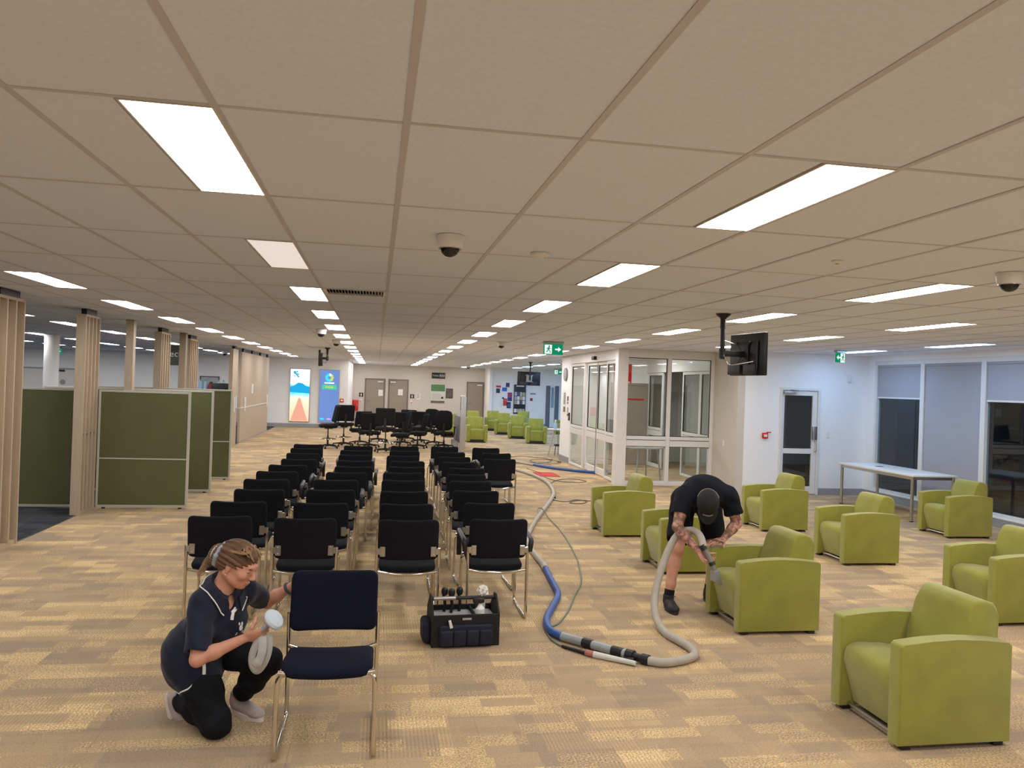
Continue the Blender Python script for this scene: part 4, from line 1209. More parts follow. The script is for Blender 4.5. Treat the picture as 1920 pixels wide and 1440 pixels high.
paper(7.47, 1.44, 0.32, 0.44, (236, 236, 240), 'white paper notice with red corner, right of the leaflet rack', [(-0.42, 0.0, -0.42, -0.1, (170, 40, 70)), (-0.42, 0.42, 0.3, 0.44, (120, 130, 130))])
d = struct_empty('door_10', 'grey panels around a narrow glazed door right of the notices')
for x in (8.22, 8.66):
    obj('side_panel', box(BM(), x-0.10, x+0.10, YD-0.04, YD, 0.0, 2.02, 0.003, 1), mat('panel_slate', sRGB(100, 106, 118), 0.6, var=0.03), d)
bm = BM()
for q in ((8.33, 8.37, 0.01, 2.0), (8.51, 8.55, 0.01, 2.0), (8.37, 8.51, 0.01, 0.95), (8.37, 8.51, 1.94, 2.0)): box(bm, q[0], q[1], YD-0.04, YD, q[2], q[3])
obj('door_leaf', bm, m_alu, d); obj('pane', box(BM(), 8.37, 8.51, YD-0.02, YD-0.014, 0.95, 1.94), m_glassx, d)
# ------------------------------------------------------------------ lobby end wall: clock and notices on x = VX0-0.03
wx = VX0-0.03
t = thing('wall_clock', 'round grey wall clock on the lobby end wall', 'clock', (wx, 19.88, 2.29))
RY = Matrix.Rotation(-PI/2, 4, 'Y')
b = BM(); lathe(b, [(0.16, 0), (0.175, 0.02), (0.17, 0.045), (0.15, 0.05)], 28, mtx=RY); obj('rim', b, m_base, t)
b = BM(); lathe(b, [(0.15, 0.03), (0.15, 0.035)], 28, mtx=RY); obj('face', b, m_white, t)
b = BM(); box(b, -0.040, -0.036, -0.006, 0.006, 0, 0.11); box(b, -0.043, -0.040, -0.08, 0, -0.008, 0.008); obj('hands', b, m_black, t)
def side_paper(y, z, w_, h_, lab, mk=m_base):
    t = thing('paper_notice', lab, 'notice', (wx, y, z), 0, 'papers on the lobby end wall')
    obj('sheet', box(BM(), -0.005, 0, -w_/2, w_/2, -h_/2, h_/2), m_white, t); obj('print', box(BM(), -0.007, -0.005, -w_*0.38, w_*0.38, -h_*0.1, h_*0.40), mk, t); obj('print', box(BM(), -0.007, -0.005, -w_*0.38, w_*0.38, -h_*0.42, -h_*0.2), mat('ink_brown', sRGB(130, 80, 76), 0.6, var=0.2), t)
side_paper(19.97, 1.56, 0.28, 0.62, 'tall paper notice under the wall clock')
side_paper(19.62, 1.62, 0.16, 0.24, 'small dark notice right of the tall one, under the clock', m_dark)
side_paper(19.60, 1.32, 0.16, 0.26, 'small paper notice low on the lobby end wall')
t = thing('card_reader', 'dark card reader beside the sliding lobby doors', 'card reader', (wx, 19.40, 1.20))
obj('body', box(BM(), -0.03, 0, -0.045, 0.045, -0.10, 0.10, 0.006), m_dark, t); obj('key_plate', box(BM(), -0.034, -0.03, -0.03, 0.03, -0.06, 0.02), m_steel, t)
t = thing('light_switch', 'light switch on the wall right of the exit door', 'switch', (8.80, YR, 1.18)); obj('plate', box(BM(), -0.035, 0.035, -0.01, 0, -0.058, 0.058, 0.003, 1), m_white, t); obj('rocker', box(BM(), -0.01, 0.01, -0.014, -0.01, -0.015, 0.015), m_white, t)
t = thing('light_switch', 'switch plate on the lobby return wall behind the man', 'switch', (VX1-0.12, 14.55, 0.93)); obj('plate', box(BM(), -0.01, 0, -0.035, 0.035, -0.058, 0.058, 0.003, 1), m_white, t); obj('rocker', box(BM(), -0.014, -0.01, -0.01, 0.01, -0.015, 0.015), m_white, t)
t = thing('motion_sensor', 'white motion sensor in the corner above the white table', 'sensor', (9.22, YR, 2.31)); obj('body', box(BM(), -0.035, 0.035, -0.06, 0, -0.07, 0.07, 0.012), m_white, t); obj('lens', box(BM(), -0.025, 0.025, -0.065, -0.06, -0.05, 0.0, 0.004), m_alu, t)
t = thing('fire_sign', 'red fire sign on the lobby back wall above the grey door', 'sign', (6.27, VY1, 2.36))
obj('plate', box(BM(), -0.24, 0.24, -0.02, 0, -0.27, 0.25, 0.003, 1), m_red, t); obj('white_symbol', box(BM(), -0.16, 0.10, -0.023, -0.02, -0.10, 0.16), m_white, t); obj('white_lettering', box(BM(), -0.20, 0.20, -0.023, -0.02, -0.235, -0.205), m_white, t)
# ------------------------------------------------------------------ ceiling fittings
e_exit = flat_emit('exit_green_lit', (0.01, 0.36, 0.18), 0.75)
e_exitw = flat_emit('exit_white_lit', (0.85, 1.0, 0.95), 1.15)
def exit_sign(x, y, rz, label, arrow=1, w_=0.36, h_=0.20):
    t = thing('exit_sign', label, 'exit sign', (x, y, CE), rz)
    obj('housing', box(BM(), -w_/2-0.012, w_/2+0.012, -0.03, 0.03, -0.045-0.0, -0.003, 0.004, 1), m_alug, t)
    p = obj('sign_blade', box(BM(), -w_/2, w_/2, -0.012, 0.012, -0.045-h_, -0.045, 0.003, 1), e_exit, t)
    zc = -0.045-h_/2
    for yy in (-0.0135, 0.0125):
        ax = arrow*w_*0.24
        b = BM(); s = arrow
        prism(b, [(ax-s*0.055, zc-0.014), (ax+s*0.005, zc-0.014), (ax+s*0.005, zc-0.045), (ax+s*0.06, zc), (ax+s*0.005, zc+0.045), (ax+s*0.005, zc+0.014), (ax-s*0.055, zc+0.014)][::(1 if s > 0 else -1)], 'y', yy, yy+0.001); obj('arrow', b, e_exitw, p)
        px = -arrow*w_*0.24
        b = BM(); box(b, px-0.075, px+0.06, yy+0.0002, yy+0.0008, zc-0.085, zc+0.08); obj('doorway_symbol', b, e_exitw, p)
        b = BM(); yb = yy-0.0012
        lathe(b, [(0.016, 0), (0.016, 0.0012)], 10, mtx=Matrix.Translation((px+0.008, yb+0.0012, zc+0.052)) @ Matrix.Rotation(PI/2, 4, 'X'))
        for q in ([(-0.018, 0.03), (0.02, 0.036), (0.01, -0.015), (-0.018, -0.015)], [(-0.018, 0.03), (-0.045, 0.005), (-0.036, -0.002), (-0.008, 0.02)], [(0.01, 0.03), (0.045, 0.01), (0.04, 0.0), (0.008, 0.016)], [(-0.018, -0.012), (0.0, -0.012), (-0.02, -0.045), (-0.05, -0.06), (-0.052, -0.048), (-0.034, -0.036)], [(-0.004, -0.012), (0.012, -0.012), (0.036, -0.04), (0.030, -0.07), (0.018, -0.07), (0.02, -0.042)]):
            prism(b, [(px+a, zc+c) for a, c in q], 'y', yb, yb+0.0012)
        obj('running_figure', b, e_exit, p)
exit_sign(3.15, 13.8, 0.0, 'green exit sign with right arrow hanging left of the lobby', 1)
exit_sign(8.13, 12.62, 0.45, 'green exit sign with left arrow above the exit door wall', -1, 0.28, 0.17)
exit_sign(-11.5, 30.6, 0.0, 'small exit sign far away beyond the left screens', 1)
exit_sign(7.80, 33.0, -0.5, 'exit sign in the far hall behind the wall clock', 1)
m_dome = mat('camera_dome_smoke', sRGB(30, 30, 34), 0.08, var=0.02)
def dome_camera(x, y, label, s=1.0):
    t = thing('dome_camera', label, 'security camera', (x, y, CE), 0)
    b = BM(); lathe(b, [(0.066*s, -0.075*s), (0.073*s, -0.065*s), (0.080*s, -0.02*s), (0.080*s, -0.002)], 28); obj('housing', b, m_white, t)
    b = BM(); lathe(b, [(0.0, -0.125*s), (0.022*s, -0.121*s), (0.042*s, -0.108*s), (0.054*s, -0.088*s), (0.057*s, -0.072*s)], 24); d = obj('dome', b, m_dome, t)
    b = BM(); lathe(b, [(0.057*s, -0.079*s), (0.066*s, -0.079*s), (0.066*s, -0.073*s), (0.057*s, -0.073*s)], 24); obj('ring', b, m_alug, t)
dome_camera(0.385, 4.42, 'white dome camera on the ceiling at the centre of the photograph')
dome_camera(4.02, 4.40, 'white dome camera on the ceiling at the right edge')
dome_camera(-0.94, 13.3, 'dome camera above the far end of the leftmost chair column', 1.1)
dome_camera(-0.86, 16.6, 'dome camera on the ceiling just before the far hanging television', 1.1)
dome_camera(2.33, 14.7, 'dome camera on the ceiling left of the exit sign', 1.0)
dome_camera(-5.0, 27.0, 'dome camera high beyond the third screen', 1.3)
dome_camera(3.9, 33.5, 'dome camera far off above the right taupe door', 1.2)
t = thing('smoke_detector', 'flat round smoke detector on the ceiling right of the dome camera', 'smoke detector', (0.99, 4.80, CE))
b = BM(); lathe(b, [(0.0, -0.032), (0.020, -0.031), (0.030, -0.026), (0.055, -0.020), (0.062, -0.012), (0.062, -0.002)], 24); obj('body', b, m_white, t)
b = BM(); lathe(b, [(0.005, -0.0335), (0.005, -0.030)], 8, (0.03, 0, 0.006)); obj('indicator', b, m_red, t)
t = thing('ceiling_sensor', 'small white ceiling sensor above the right armchairs', 'sensor', (2.78, 4.38, CE))
b = BM(); lathe(b, [(0.0, -0.02), (0.025, -0.018), (0.034, -0.010), (0.034, -0.002)], 20); obj('body', b, m_white, t); b = BM(); lathe(b, [(0.0, -0.026), (0.012, -0.022), (0.014, -0.018)], 12); obj('lens', b, m_alug, t)
# air grille in the cut tile
vx, vy = GX0-TX, GY0+4*TY
t = thing('air_grille', 'louvred air grille in the ceiling beside the left light row', 'air vent', (vx, vy, CE))
bm = BM(); box(bm, 0.012, 0.588, 0.012, 0.035, -0.004, 0.015); box(bm, 0.012, 0.588, 0.465, 0.488, -0.004, 0.015); box(bm, 0.012, 0.035, 0.035, 0.465, -0.004, 0.015); box(bm, 0.565, 0.588, 0.035, 0.465, -0.004, 0.015)
obj('frame', bm, m_alu, t)
obj('duct', box(BM(), 0.03, 0.57, 0.03, 0.47, 0.045, 0.055), m_dark, t)
sl = mesh_of('louvre', box(BM(), -0.012, 0.012, 0.035, 0.465, -0.0008, 0.0008), m_alug)
for k in range(18):
    obj('louvre', sl, parent=t, loc=(0.055+0.0288*k, 0, 0.010), rot=(0, 0.85, 0))
# ------------------------------------------------------------------ hanging televisions
def television(x, y, rz, drop, label, w_=0.72, h_=0.45, off=0.16, poleoff=(0, 0)):
    """pole at (x,y); the set hangs off behind the pole: its back faces local -y"""
    t = thing('hanging_television', label, 'television', (x, y, 0), rz)
    zc = CE-drop
    b = BM(); lathe(b, [(0.03, CE-0.06), (0.035, CE-0.045), (0.075, CE-0.012), (0.08, CE-0.003)], 20); obj('ceiling_cup', b, m_black, t)
    b = BM(); lathe(b, [(0.024, zc-0.06), (0.024, CE-0.05)], 16); lathe(b, [(0.029, CE-0.16), (0.029, CE-0.05)], 16); lathe(b, [(0.034, zc-0.05), (0.034, zc+0.05)], 16); obj('pole', b, m_black, t)
    b = BM(); box(b, -0.035, 0.035, 0.0, off, zc-0.03, zc+0.03, 0.006); box(b, -0.10, 0.10, off-0.02, off, zc-0.12, zc+0.12, 0.005)
    for s in (-1, 1):
        tube(b, [(0, off-0.015, zc), (s*0.13, off-0.01, zc+0.13)], 0.012, 6); tube(b, [(0, off-0.015, zc), (s*0.13, off-0.01, zc-0.13)], 0.012, 6)
    obj('bracket', b, m_alug if w_ > 0.74 else m_black, t)
    s_ = obj('case', box(BM(), -w_/2, w_/2, off+0.03, off+0.075, zc-h_/2, zc+h_/2, 0.008), m_black, t)
    bm = BM(); prism(bm, [(-w_*0.36, zc-h_*0.34), (w_*0.36, zc-h_*0.34), (w_*0.36, zc+h_*0.30), (-w_*0.36, zc+h_*0.30)], 'y', off, off+0.03, 0.01); obj('rear_housing', bm, m_black, s_)
    obj('display', box(BM(), -w_/2+0.02, w_/2-0.02, off+0.075, off+0.078, zc-h_/2+0.02, zc+h_/2-0.02), m_dome, s_)
    obj('lower_box', box(BM(), -w_*0.42, -w_*0.05, off-0.03, off+0.03, zc-h_*0.48, zc-h_*0.24, 0.006), mat('tv_box_grey', sRGB(44, 44, 48), 0.5, var=0.05), t)
    obj('lower_box', box(BM(), w_*0.05, w_*0.34, off-0.03, off+0.03, zc-h_*0.48, zc-h_*0.24, 0.006), MATS['tv_box_grey'], t)
    cb = BM(); tube(cb, catmull([(0.03, 0.0, zc-0.02), (0.06, 0.03, zc-0.10), (0.12, 0.06, zc-0.12), (0.18, off, zc-0.08)], 5), 0.006, 6); tube(cb, catmull([(-0.02, 0.0, zc+0.05), (-0.08, 0.05, zc+0.14), (-0.12, off, zc+0.10)], 5), 0.006, 6); obj('cable', cb, m_steel, t)
    return t
television(3.60, 7.72, -1.48, 0.42, 'black television on a ceiling pole above the right armchairs', 0.66, 0.45, 0.26)
television(5.10, 25.7, 0.05, 0.56, 'far black television on a pole before the notice wall', 0.80, 0.47, 0.12)
television(-1.30, 20.9, 1.62, 0.28, 'far television seen edge-on above the left chair column', 0.70, 0.42, 0.14)

# ------------------------------------------------------------------ tables
m_ttop = mat('table_top_white', sRGB(226, 224, 220), 0.35, var=0.02)
t = thing('white_table', 'long white table with steel legs in front of the windows', 'table', (8.76, 11.92, 0))
obj('table_top', box(BM(), -0.40, 0.40, -1.00, 1.00, 0.715, 0.745, 0.006), m_ttop, t)
for sx in (-0.36, 0.36):
    for sy in (-0.94, 0.94):
        b = BM(); tube(b, [(sx, sy, 0.012), (sx, sy, 0.715)], 0.026, 12); l = obj('leg', b, m_steel, t)
        b = BM(); lathe(b, [(0.028, 0), (0.028, 0.014)], 12, (sx, sy, 0)); obj('foot', b, m_black, l)
bm = BM()
for sx in (-0.36, 0.36): box(bm, sx-0.012, sx+0.012, -0.92, 0.92, 0.665, 0.715)
for sy in (-0.94, 0.94): box(bm, -0.34, 0.34, sy-0.012, sy+0.012, 0.665, 0.715)
obj('apron', bm, m_steel, t)
obj('cable_port', box(BM(), -0.10, 0.02, 0.30, 0.38, 0.745, 0.749), m_black, t)
t = thing('round_table', 'round white table inside the glazed lobby', 'table', (5.63, 15.82, 0))
b = BM(); lathe(b, [(0.45, 0.715), (0.47, 0.722), (0.47, 0.738), (0.465, 0.744)], 40); obj('table_top', b, m_ttop, t)
for k in range(4):
    a = PI/4+k*PI/2+0.2
    b = BM(); tube(b, [(0.42*math.cos(a), 0.42*math.sin(a), 0.0), (0.33*math.cos(a), 0.34*math.sin(a), 0.715)], [0.014, 0.022], 10); obj('leg', b, m_alug, t)
m_bluep = mat('blue_plastic', sRGB(40, 110, 200), 0.5, var=0.1)
t = thing('blue_cloth', 'folded blue cloth on the round lobby table', 'cloth', (5.68, 15.74, 0.746))
obj('fold', cushion(BM(), 0.26, 0.15, 0.04, 0.03, 0.015, 5, 4, lambda x, y, z: (x, y, 0.022+z+0.006*math.sin(25*x+9*y))), m_bluep, t); obj('upper_fold', cushion(BM(), 0.18, 0.11, 0.03, 0.03, 0.012, 5, 4, lambda x, y, z: (x+0.02, y, 0.052+z+0.005*math.sin(31*x))), m_bluep, t)
t = thing('dark_pouch', 'small dark pouch on the round lobby table', 'pouch', (5.38, 15.68, 0.744))
obj('body', cushion(BM(), 0.10, 0.08, 0.05, 0.02, 0.015, 3, 3, lambda x, y, z: (x, y, 0.026+z)), m_black, t); obj('flap', box(BM(), -0.04, 0.04, -0.01, 0.042, 0.05, 0.056, 0.002, 1), m_dark, t)
t = thing('cafe_table', 'small white cafe table at the corner of the lobby end wall', 'table', (5.12, 21.5, 0))
b = BM(); lathe(b, [(0.29, 0.735), (0.30, 0.742), (0.30, 0.758), (0.295, 0.764)], 32); obj('table_top', b, m_ttop, t)
for k in range(3):
    a = 2*PI*k/3+3.3
    b = BM(); tube(b, [(0.27*math.cos(a), 0.27*math.sin(a), 0.0), (0.10*math.cos(a), 0.10*math.sin(a), 0.735)], 0.014, 8); obj('leg', b, m_alug, t)
t = thing('stool', 'low black stool tucked under the cafe table', 'stool', (5.16, 21.42, 0))
b = BM(); lathe(b, [(0.12, 0.28), (0.15, 0.29), (0.15, 0.32), (0.13, 0.335)], 20); obj('seat', b, m_black, t)
for k in range(3):
    a = 2*PI*k/3+0.5
    b = BM(); tube(b, [(0.13*math.cos(a), 0.13*math.sin(a), 0.0), (0.10*math.cos(a), 0.10*math.sin(a), 0.285)], 0.010, 6); obj('leg', b, m_black, t)
t = thing('spray_bottle', 'clear bottle standing on the small cafe table', 'bottle', (5.03, 21.42, 0.764))
b = BM(); lathe(b, [(0.05, 0), (0.055, 0.01), (0.055, 0.13), (0.03, 0.18), (0.018, 0.20)], 16); obj('body', b, m_bottle, t); b = BM(); lathe(b, [(0.022, 0.20), (0.022, 0.24), (0.01, 0.26)], 12); obj('cap', b, m_white, t)
# grey post screen among the task chairs
t = thing('post_screen', 'tall grey post ending a low grey screen behind the chair rows', 'post', (2.46, 22.0, 0))
obj('post', box(BM(), -0.075, 0.075, -0.06, 0.06, 0.0, 1.58, 0.006), m_alug, t)
obj('cap', box(BM(), -0.08, 0.06, -0.062, 0.062, 1.58, 1.62, 0.004), m_white, t)
obj('low_panel', box(BM(), -0.03, 0.03, 0.06, 2.2, 0.22, 0.98, 0.004), mat('panel_grey', sRGB(110, 112, 116), 0.7, var=0.04), t)
obj('dark_strip', box(BM(), -0.085, -0.075, -0.04, 0.0, 1.2, 1.58), m_dark, t)
obj('foot', box(BM(), -0.12, 0.12, 2.0, 2.12, 0, 0.22), m_alug, t)
# red mat
t = thing('red_mat', 'small red mat on the carpet before the lobby doors', 'mat', (3.77, 16.78, 0))
obj('pad', box(BM(), -0.22, 0.22, -0.36, 0.36, 0.0, 0.008, 0.003, 1), mat('red_rubber', sRGB(196, 52, 44), 0.8, var=0.08, vscale=20), t); obj('border', box(BM(), -0.235, 0.235, -0.375, 0.375, 0.0, 0.005), mat('red_rubber_dark', sRGB(150, 36, 32), 0.8, var=0.05), t)

# ------------------------------------------------------------------ tool tote
m_tote = mat('tote_navy_nylon', sRGB(18, 22, 44), 0.75, var=0.15, vscale=12, bump=0.2, bscale=300)
m_totek = mat('tote_black_nylon', sRGB(14, 14, 16), 0.7, var=0.1, vscale=12, bump=0.2, bscale=300)
t = thing('tool_tote', 'navy and black open tool tote on the carpet between the chairs', 'tool bag', (0.70, 5.80, 0), 0.06)
W2, D2, H2 = 0.245, 0.145, 0.235
bm = BM()
box(bm, -W2, W2, -D2, -D2+0.012, 0.0, H2, 0.004, 1); box(bm, -W2, W2, D2-0.012, D2, 0.0, H2, 0.004, 1); box(bm, -W2+0.012, W2-0.012, -D2+0.012, D2-0.012, 0.0, 0.012)
obj('body', bm, m_totek, t)
for s in (-1, 1):
    b = BM(); prism(b, [(-D2, 0.0), (D2, 0.0), (D2, H2), (0.03, H2+0.115), (-0.03, H2+0.115), (-D2, H2)], 'x', s*W2-0.008, s*W2+0.008, 0.004, 1); obj('end_panel', b, m_totek, t)
b = BM(); tube(b, [(-W2, 0, H2+0.085), (W2, 0, H2+0.085)], 0.014, 12); obj('handle_bar', b, mat('rubber_dark', sRGB(40, 40, 40), 0.6, var=0.05), t)
b = BM(); tube(b, [(-W2+0.02, 0, H2+0.085), (-0.06, 0, H2+0.085)], 0.0145, 12); obj('bare_handle', b, m_steel, t)
pk = obj('pocket_panel', cushion(BM(), 0.40, 0.15, 0.03, 0.02, 0.012, 6, 3, lambda x, y, z: (x, -D2-0.010+z, 0.09+y)), m_tote, t)
for k in range(4):
    obj('pocket', cushion(BM(), 0.095, 0.115, 0.028, 0.015, 0.012, 3, 3, lambda x, y, z, k=k: (x-0.145+0.097*k, -D2-0.026+z, 0.072+y)), m_tote, pk)
obj('side_pocket', cushion(BM(), 0.20, 0.17, 0.07, 0.04, 0.03, 4, 4, lambda x, y, z: (-W2-0.03+z-0.02*y, x, 0.095+y)), m_tote, t)
obj('name_plate', box(BM(), -0.03, 0.04, -D2-0.006, -D2, 0.195, 0.212, 0.004), m_alug, t)
b = BM(); prism(b, [(-0.135, 0.20), (-0.118, 0.205), (-0.100, 0.15), (-0.122, 0.143)], 'y', -D2-0.03, -D2-0.012, 0.003, 1); obj('white_tag', b, m_white, t)
obj('lining', box(BM(), -W2+0.014, W2-0.014, -D2+0.013, D2-0.013, 0.10, 0.195, 0.003, 1), mat('lining_grey', sRGB(176, 178, 180), 0.7, var=0.06, vscale=20), t)
obj('divider', box(BM(), 0.065, 0.077, -D2+0.013, D2-0.013, 0.10, 0.225), m_totek, t)
def tool(x, y, kind, label):
    tt = thing(kind, label, 'spray bottle' if kind == 'spray_bottle' else 'brush', (0.70+x, 5.80+y, 0.196), 0.06)
    if kind == 'spray_bottle':
        b = BM(); lathe(b, [(0.034, 0), (0.036, 0.01), (0.036, 0.06), (0.014, 0.085), (0.014, 0.095)], 16); obj('body', b, m_white, tt)
        b = BM(); box(b, -0.055, 0.03, -0.014, 0.014, 0.10, 0.135, 0.006); prism(b, [(-0.045, 0.10), (-0.030, 0.10), (-0.015, 0.055), (-0.030, 0.05)], 'y', -0.008, 0.008, 0.002, 1); obj('trigger_head', b, m_black, tt)
    else:
        b = BM(); tube(b, catmull([(0, 0, 0), (0.004, 0, 0.07), (-0.006, 0, 0.12), (0.0, 0, 0.15)], 4), 0.017, 8, flat=(1, 0.7)); obj('handle', b, m_black, tt)
        b = BM(); lathe(b, [(0.020, 0.125), (0.027, 0.145), (0.024, 0.17), (0.010, 0.182)], 12); obj('knob', b, m_black, tt)
tool(-0.135, 0.085, 'hand_brush', 'black handled tool at the left inside the tote')
tool(-0.085, 0.05, 'hand_brush', 'black handled tool in the middle left of the tote')
tool(-0.02, 0.09, 'hand_brush', 'black handled tool in the centre of the tote')
tool(0.12, -0.055, 'spray_bottle', 'white spray bottle with black trigger inside the tote')
tt = thing('cleaning_rag', 'crumpled white rag on the end of the tote handle', 'cloth', (0.70+0.15, 5.80+0.035, 0.196), 0)
b = BM()
bmesh.ops.create_icosphere(b, subdivisions=3, radius=0.042)
for v in b.verts:
    n = v.co.normalized(); k = 1+0.22*math.sin(9*n.x+4*n.z)*math.cos(8*n.y)+0.12*math.sin(17*n.z+5*n.x)
    v.co = n*0.042*k; v.co.z += 0.165
obj('crumple', b, mat('rag_white', sRGB(226, 220, 212), 0.9, var=0.06, vscale=30), tt)
b = BM(); tube(b, catmull([(0.0, 0, 0.0), (0.005, 0, 0.08), (0.0, 0, 0.14)], 4), [0.018]*8+[0.022], 8); obj('twisted_end', b, MATS['rag_white'], tt)

# ------------------------------------------------------------------ extraction hose, cuffs and cords
m_hg = mat('hose_grey', sRGB(172, 164, 152), 0.55, var=0.06, vscale=20)
m_hb = mat('hose_blue', sRGB(52, 86, 156), 0.5, var=0.08, vscale=20)
m_cuff = mat('cuff_grey', sRGB(150, 156, 156), 0.4, var=0.04)
m_cord = mat('cord_green', sRGB(104, 122, 108), 0.5, var=0.05)
m_cordk = mat('cord_dark', sRGB(58, 66, 62), 0.5, var=0.05)
hose = thing('extraction_hose', 'long grey and blue suction hose snaking from the man past the chairs', 'hose', (0, 0, 0))
R = 0.031
def ribbed(pts, r, name, m, n=12, per=6):
    P = catmull(pts, per)
    rad = [r*(1.0+(0.035 if i % 2 else -0.02)) for i in range(len(P))]
    b = BM(); tube(b, P, rad, n); return obj(name, b, m, hose, ang=80)
z = R
HAND = (2.845, 6.02, 0.58)
ribbed([(2.740, 6.105, 0.63), (2.745, 6.165, 0.69), (2.745, 6.25, 0.725), (2.715, 6.32, 0.735), (2.635, 6.36, 0.705), (2.545, 6.34, 0.60), (2.435, 6.27, 0.40), (2.35, 6.17, 0.20), (2.315, 6.03, 0.08), (2.30, 5.80, z), (2.33, 5.60, z), (2.36, 5.43, z), (2.33, 5.28, z), (2.22, 5.19, z), (2.05, 5.14, z), (1.94, 5.185, z)], R, 'hose_to_hand', m_hg, 14, 10)
ribbed([(1.47, 5.72, z), (1.42, 5.82, z), (1.40, 5.95, z), (1.44, 6.20, z), (1.56, 6.52, z), (1.70, 6.90, z), (1.74, 7.20, z), (1.77, 7.55, z), (1.82, 8.05, z)], R*0.95, 'blue_hose', m_hb, 12, 10)
ribbed([(1.82, 8.05, z), (1.83, 8.55, z), (1.86, 9.15, z), (1.97, 9.7, z), (2.20, 10.5, z), (2.50, 11.4, z), (2.88, 12.52, z), (3.18, 13.5, z), (3.36, 14.5, z), (3.44, 15.5, z), (3.36, 16.6, z), (3.10, 17.7, z), (2.72, 18.6, z)], R, 'grey_hose', m_hg, 12, 10)
ribbed([(2.72, 18.6, z), (3.0, 19.6, z), (3.4, 19.35, z), (3.85, 18.55, z)], R, 'grey_hose', m_hg, 12, 8)
ribbed([(3.85, 18.55, z), (4.15, 17.9, z), (4.55, 17.4, z), (4.88, 17.12, z), (5.3, 16.9, z)], R, 'blue_hose', m_hb, 12, 8)
cuffs = [(1.47, 5.72), (1.60, 5.60), (1.66, 5.545), (1.72, 5.49), (1.78, 5.435), (1.83, 5.37), (1.88, 5.29), (1.94, 5.20)]
def seg(a, b_, r, m, name, taper=None):
    b = BM(); tube(b, [(a[0], a[1], 0.036), (b_[0], b_[1], 0.036)], taper or r, 16); return obj(name, b, m, hose)
def lerp(t_):
    A, B = np.array((1.455, 5.73)), np.array((1.945, 5.18))
    return tuple(A+(B-A)*t_)
for a, b_, r, m in ((0.0, 0.26, 0.033, m_cuff), (0.26, 0.37, 0.036, m_black), (0.37, 0.60, 0.0325, m_cuff), (0.60, 0.72, 0.036, m_black), (0.72, 0.76, 0.033, m_cuff), (0.76, 0.84, 0.040, m_black), (0.84, 0.93, 0.028, m_black), (0.93, 1.0, 0.037, m_black)):
    seg(lerp(a), lerp(b_), r, m, 'cuff')
b = BM(); tube(b, [(1.83, 8.10, R), (1.80, 7.90, R)], 0.037, 12); obj('cuff', b, m_hg, hose)
# solution line lying beside the cuffs
sol = thing('solution_line', 'thin green solution cord running beside the suction hose', 'cord')
cz = 0.008
b = BM(); tube(b, catmull([(1.86, 5.17, 0.02), (1.70, 5.30, 0.015), (1.55, 5.43, 0.012), (1.42, 5.60, cz), (1.375, 5.80, cz), (1.41, 6.02, cz), (1.53, 6.15, cz), (1.70, 6.50, cz), (1.87, 6.95, cz), (2.05, 7.40, cz), (2.16, 7.83, cz), (2.28, 8.4, cz), (2.37, 9.0, cz), (2.46, 9.7, cz), (2.52, 10.4, cz), (2.55, 11.1, 0.02), (2.56, 11.55, 0.07), (2.48, 11.55, 0.07), (2.44, 11.3, 0.03)], 6), 0.0075, 8); obj('cord', b, m_cord, sol, ang=80)
b = BM(); tube(b, [(1.845, 5.165, 0.022), (1.60, 5.365, 0.022)], [0.017, 0.024], 10); obj('white_sleeve', b, mat('sleeve_white', sRGB(206, 206, 200), 0.5, var=0.05), sol)
b = BM(); tube(b, [(1.60, 5.365, 0.022), (1.555, 5.41, 0.021)], 0.0235, 10); obj('red_mesh_grip', b, mat('mesh_red', sRGB(176, 110, 100), 0.7, var=0.4, vscale=120), sol)
b = BM(); tube(b, [(1.555, 5.41, 0.018), (1.42, 5.58, 0.014)], [0.015, 0.011], 10); obj('black_sleeve', b, m_black, sol)
b = BM(); tube(b, [(1.78, 5.225, 0.030), (1.845, 5.22, 0.030)], 0.014, 8); obj('valve', b, m_black, sol)
def cord(pts, label, m=m_cordk, r=0.006, closed=False):
    c = thing('loose_cord', label, 'cord'); b = BM(); tube(b, catmull(pts, 8, closed), r, 6, closed=closed); obj('cord', b, m, c, ang=80)
    if closed:
        b = BM(); tube(b, [(pts[0][0]-0.05, pts[0][1], 0.012), (pts[0][0]+0.05, pts[0][1], 0.012)], 0.011, 6); obj('cable_tie', b, m_black, c)
    else:
        b = BM(); tube(b, [pts[-1], tuple(np.array(pts[-1])+(np.array(pts[-1])-np.array(pts[-2]))*0.12)], 0.012, 8); obj('connector', b, m_black, c)
cord([(4.0+0.62*math.cos(2*PI*k/10), 20.1+0.85*math.sin(2*PI*k/10), 0.008) for k in range(10)], 'larger loop of dark cord lying by the lobby end wall', closed=True)
cord([(4.35+0.38*math.cos(2*PI*k/10), 19.55+0.62*math.sin(2*PI*k/10), 0.016) for k in range(10)], 'smaller loop of dark cord lying by the lobby end wall', closed=True)
cord([(3.55, 17.9, 0.008), (3.66, 17.0, 0.012), (3.62, 16.2, 0.008), (3.75, 15.55, 0.008), (4.10, 15.35, 0.008), (4.36, 15.6, 0.008), (4.15, 15.95, 0.008), (3.80, 15.75, 0.008), (3.45, 15.0, 0.008), (3.28, 14.0, 0.008), (3.15, 13.25, 0.008)], 'dark cord curling near the red mat')
cord([(2.98, 13.0, 0.008), (3.2, 12.75, 0.008), (3.45, 12.95, 0.008), (3.6, 12.8, 0.008), (3.45, 12.55, 0.008), (3.25, 12.62, 0.008), (3.5, 12.85, 0.014), (3.9, 12.7, 0.008), (4.3, 12.3, 0.008)], 'dark cord running behind the armchair by the lobby')
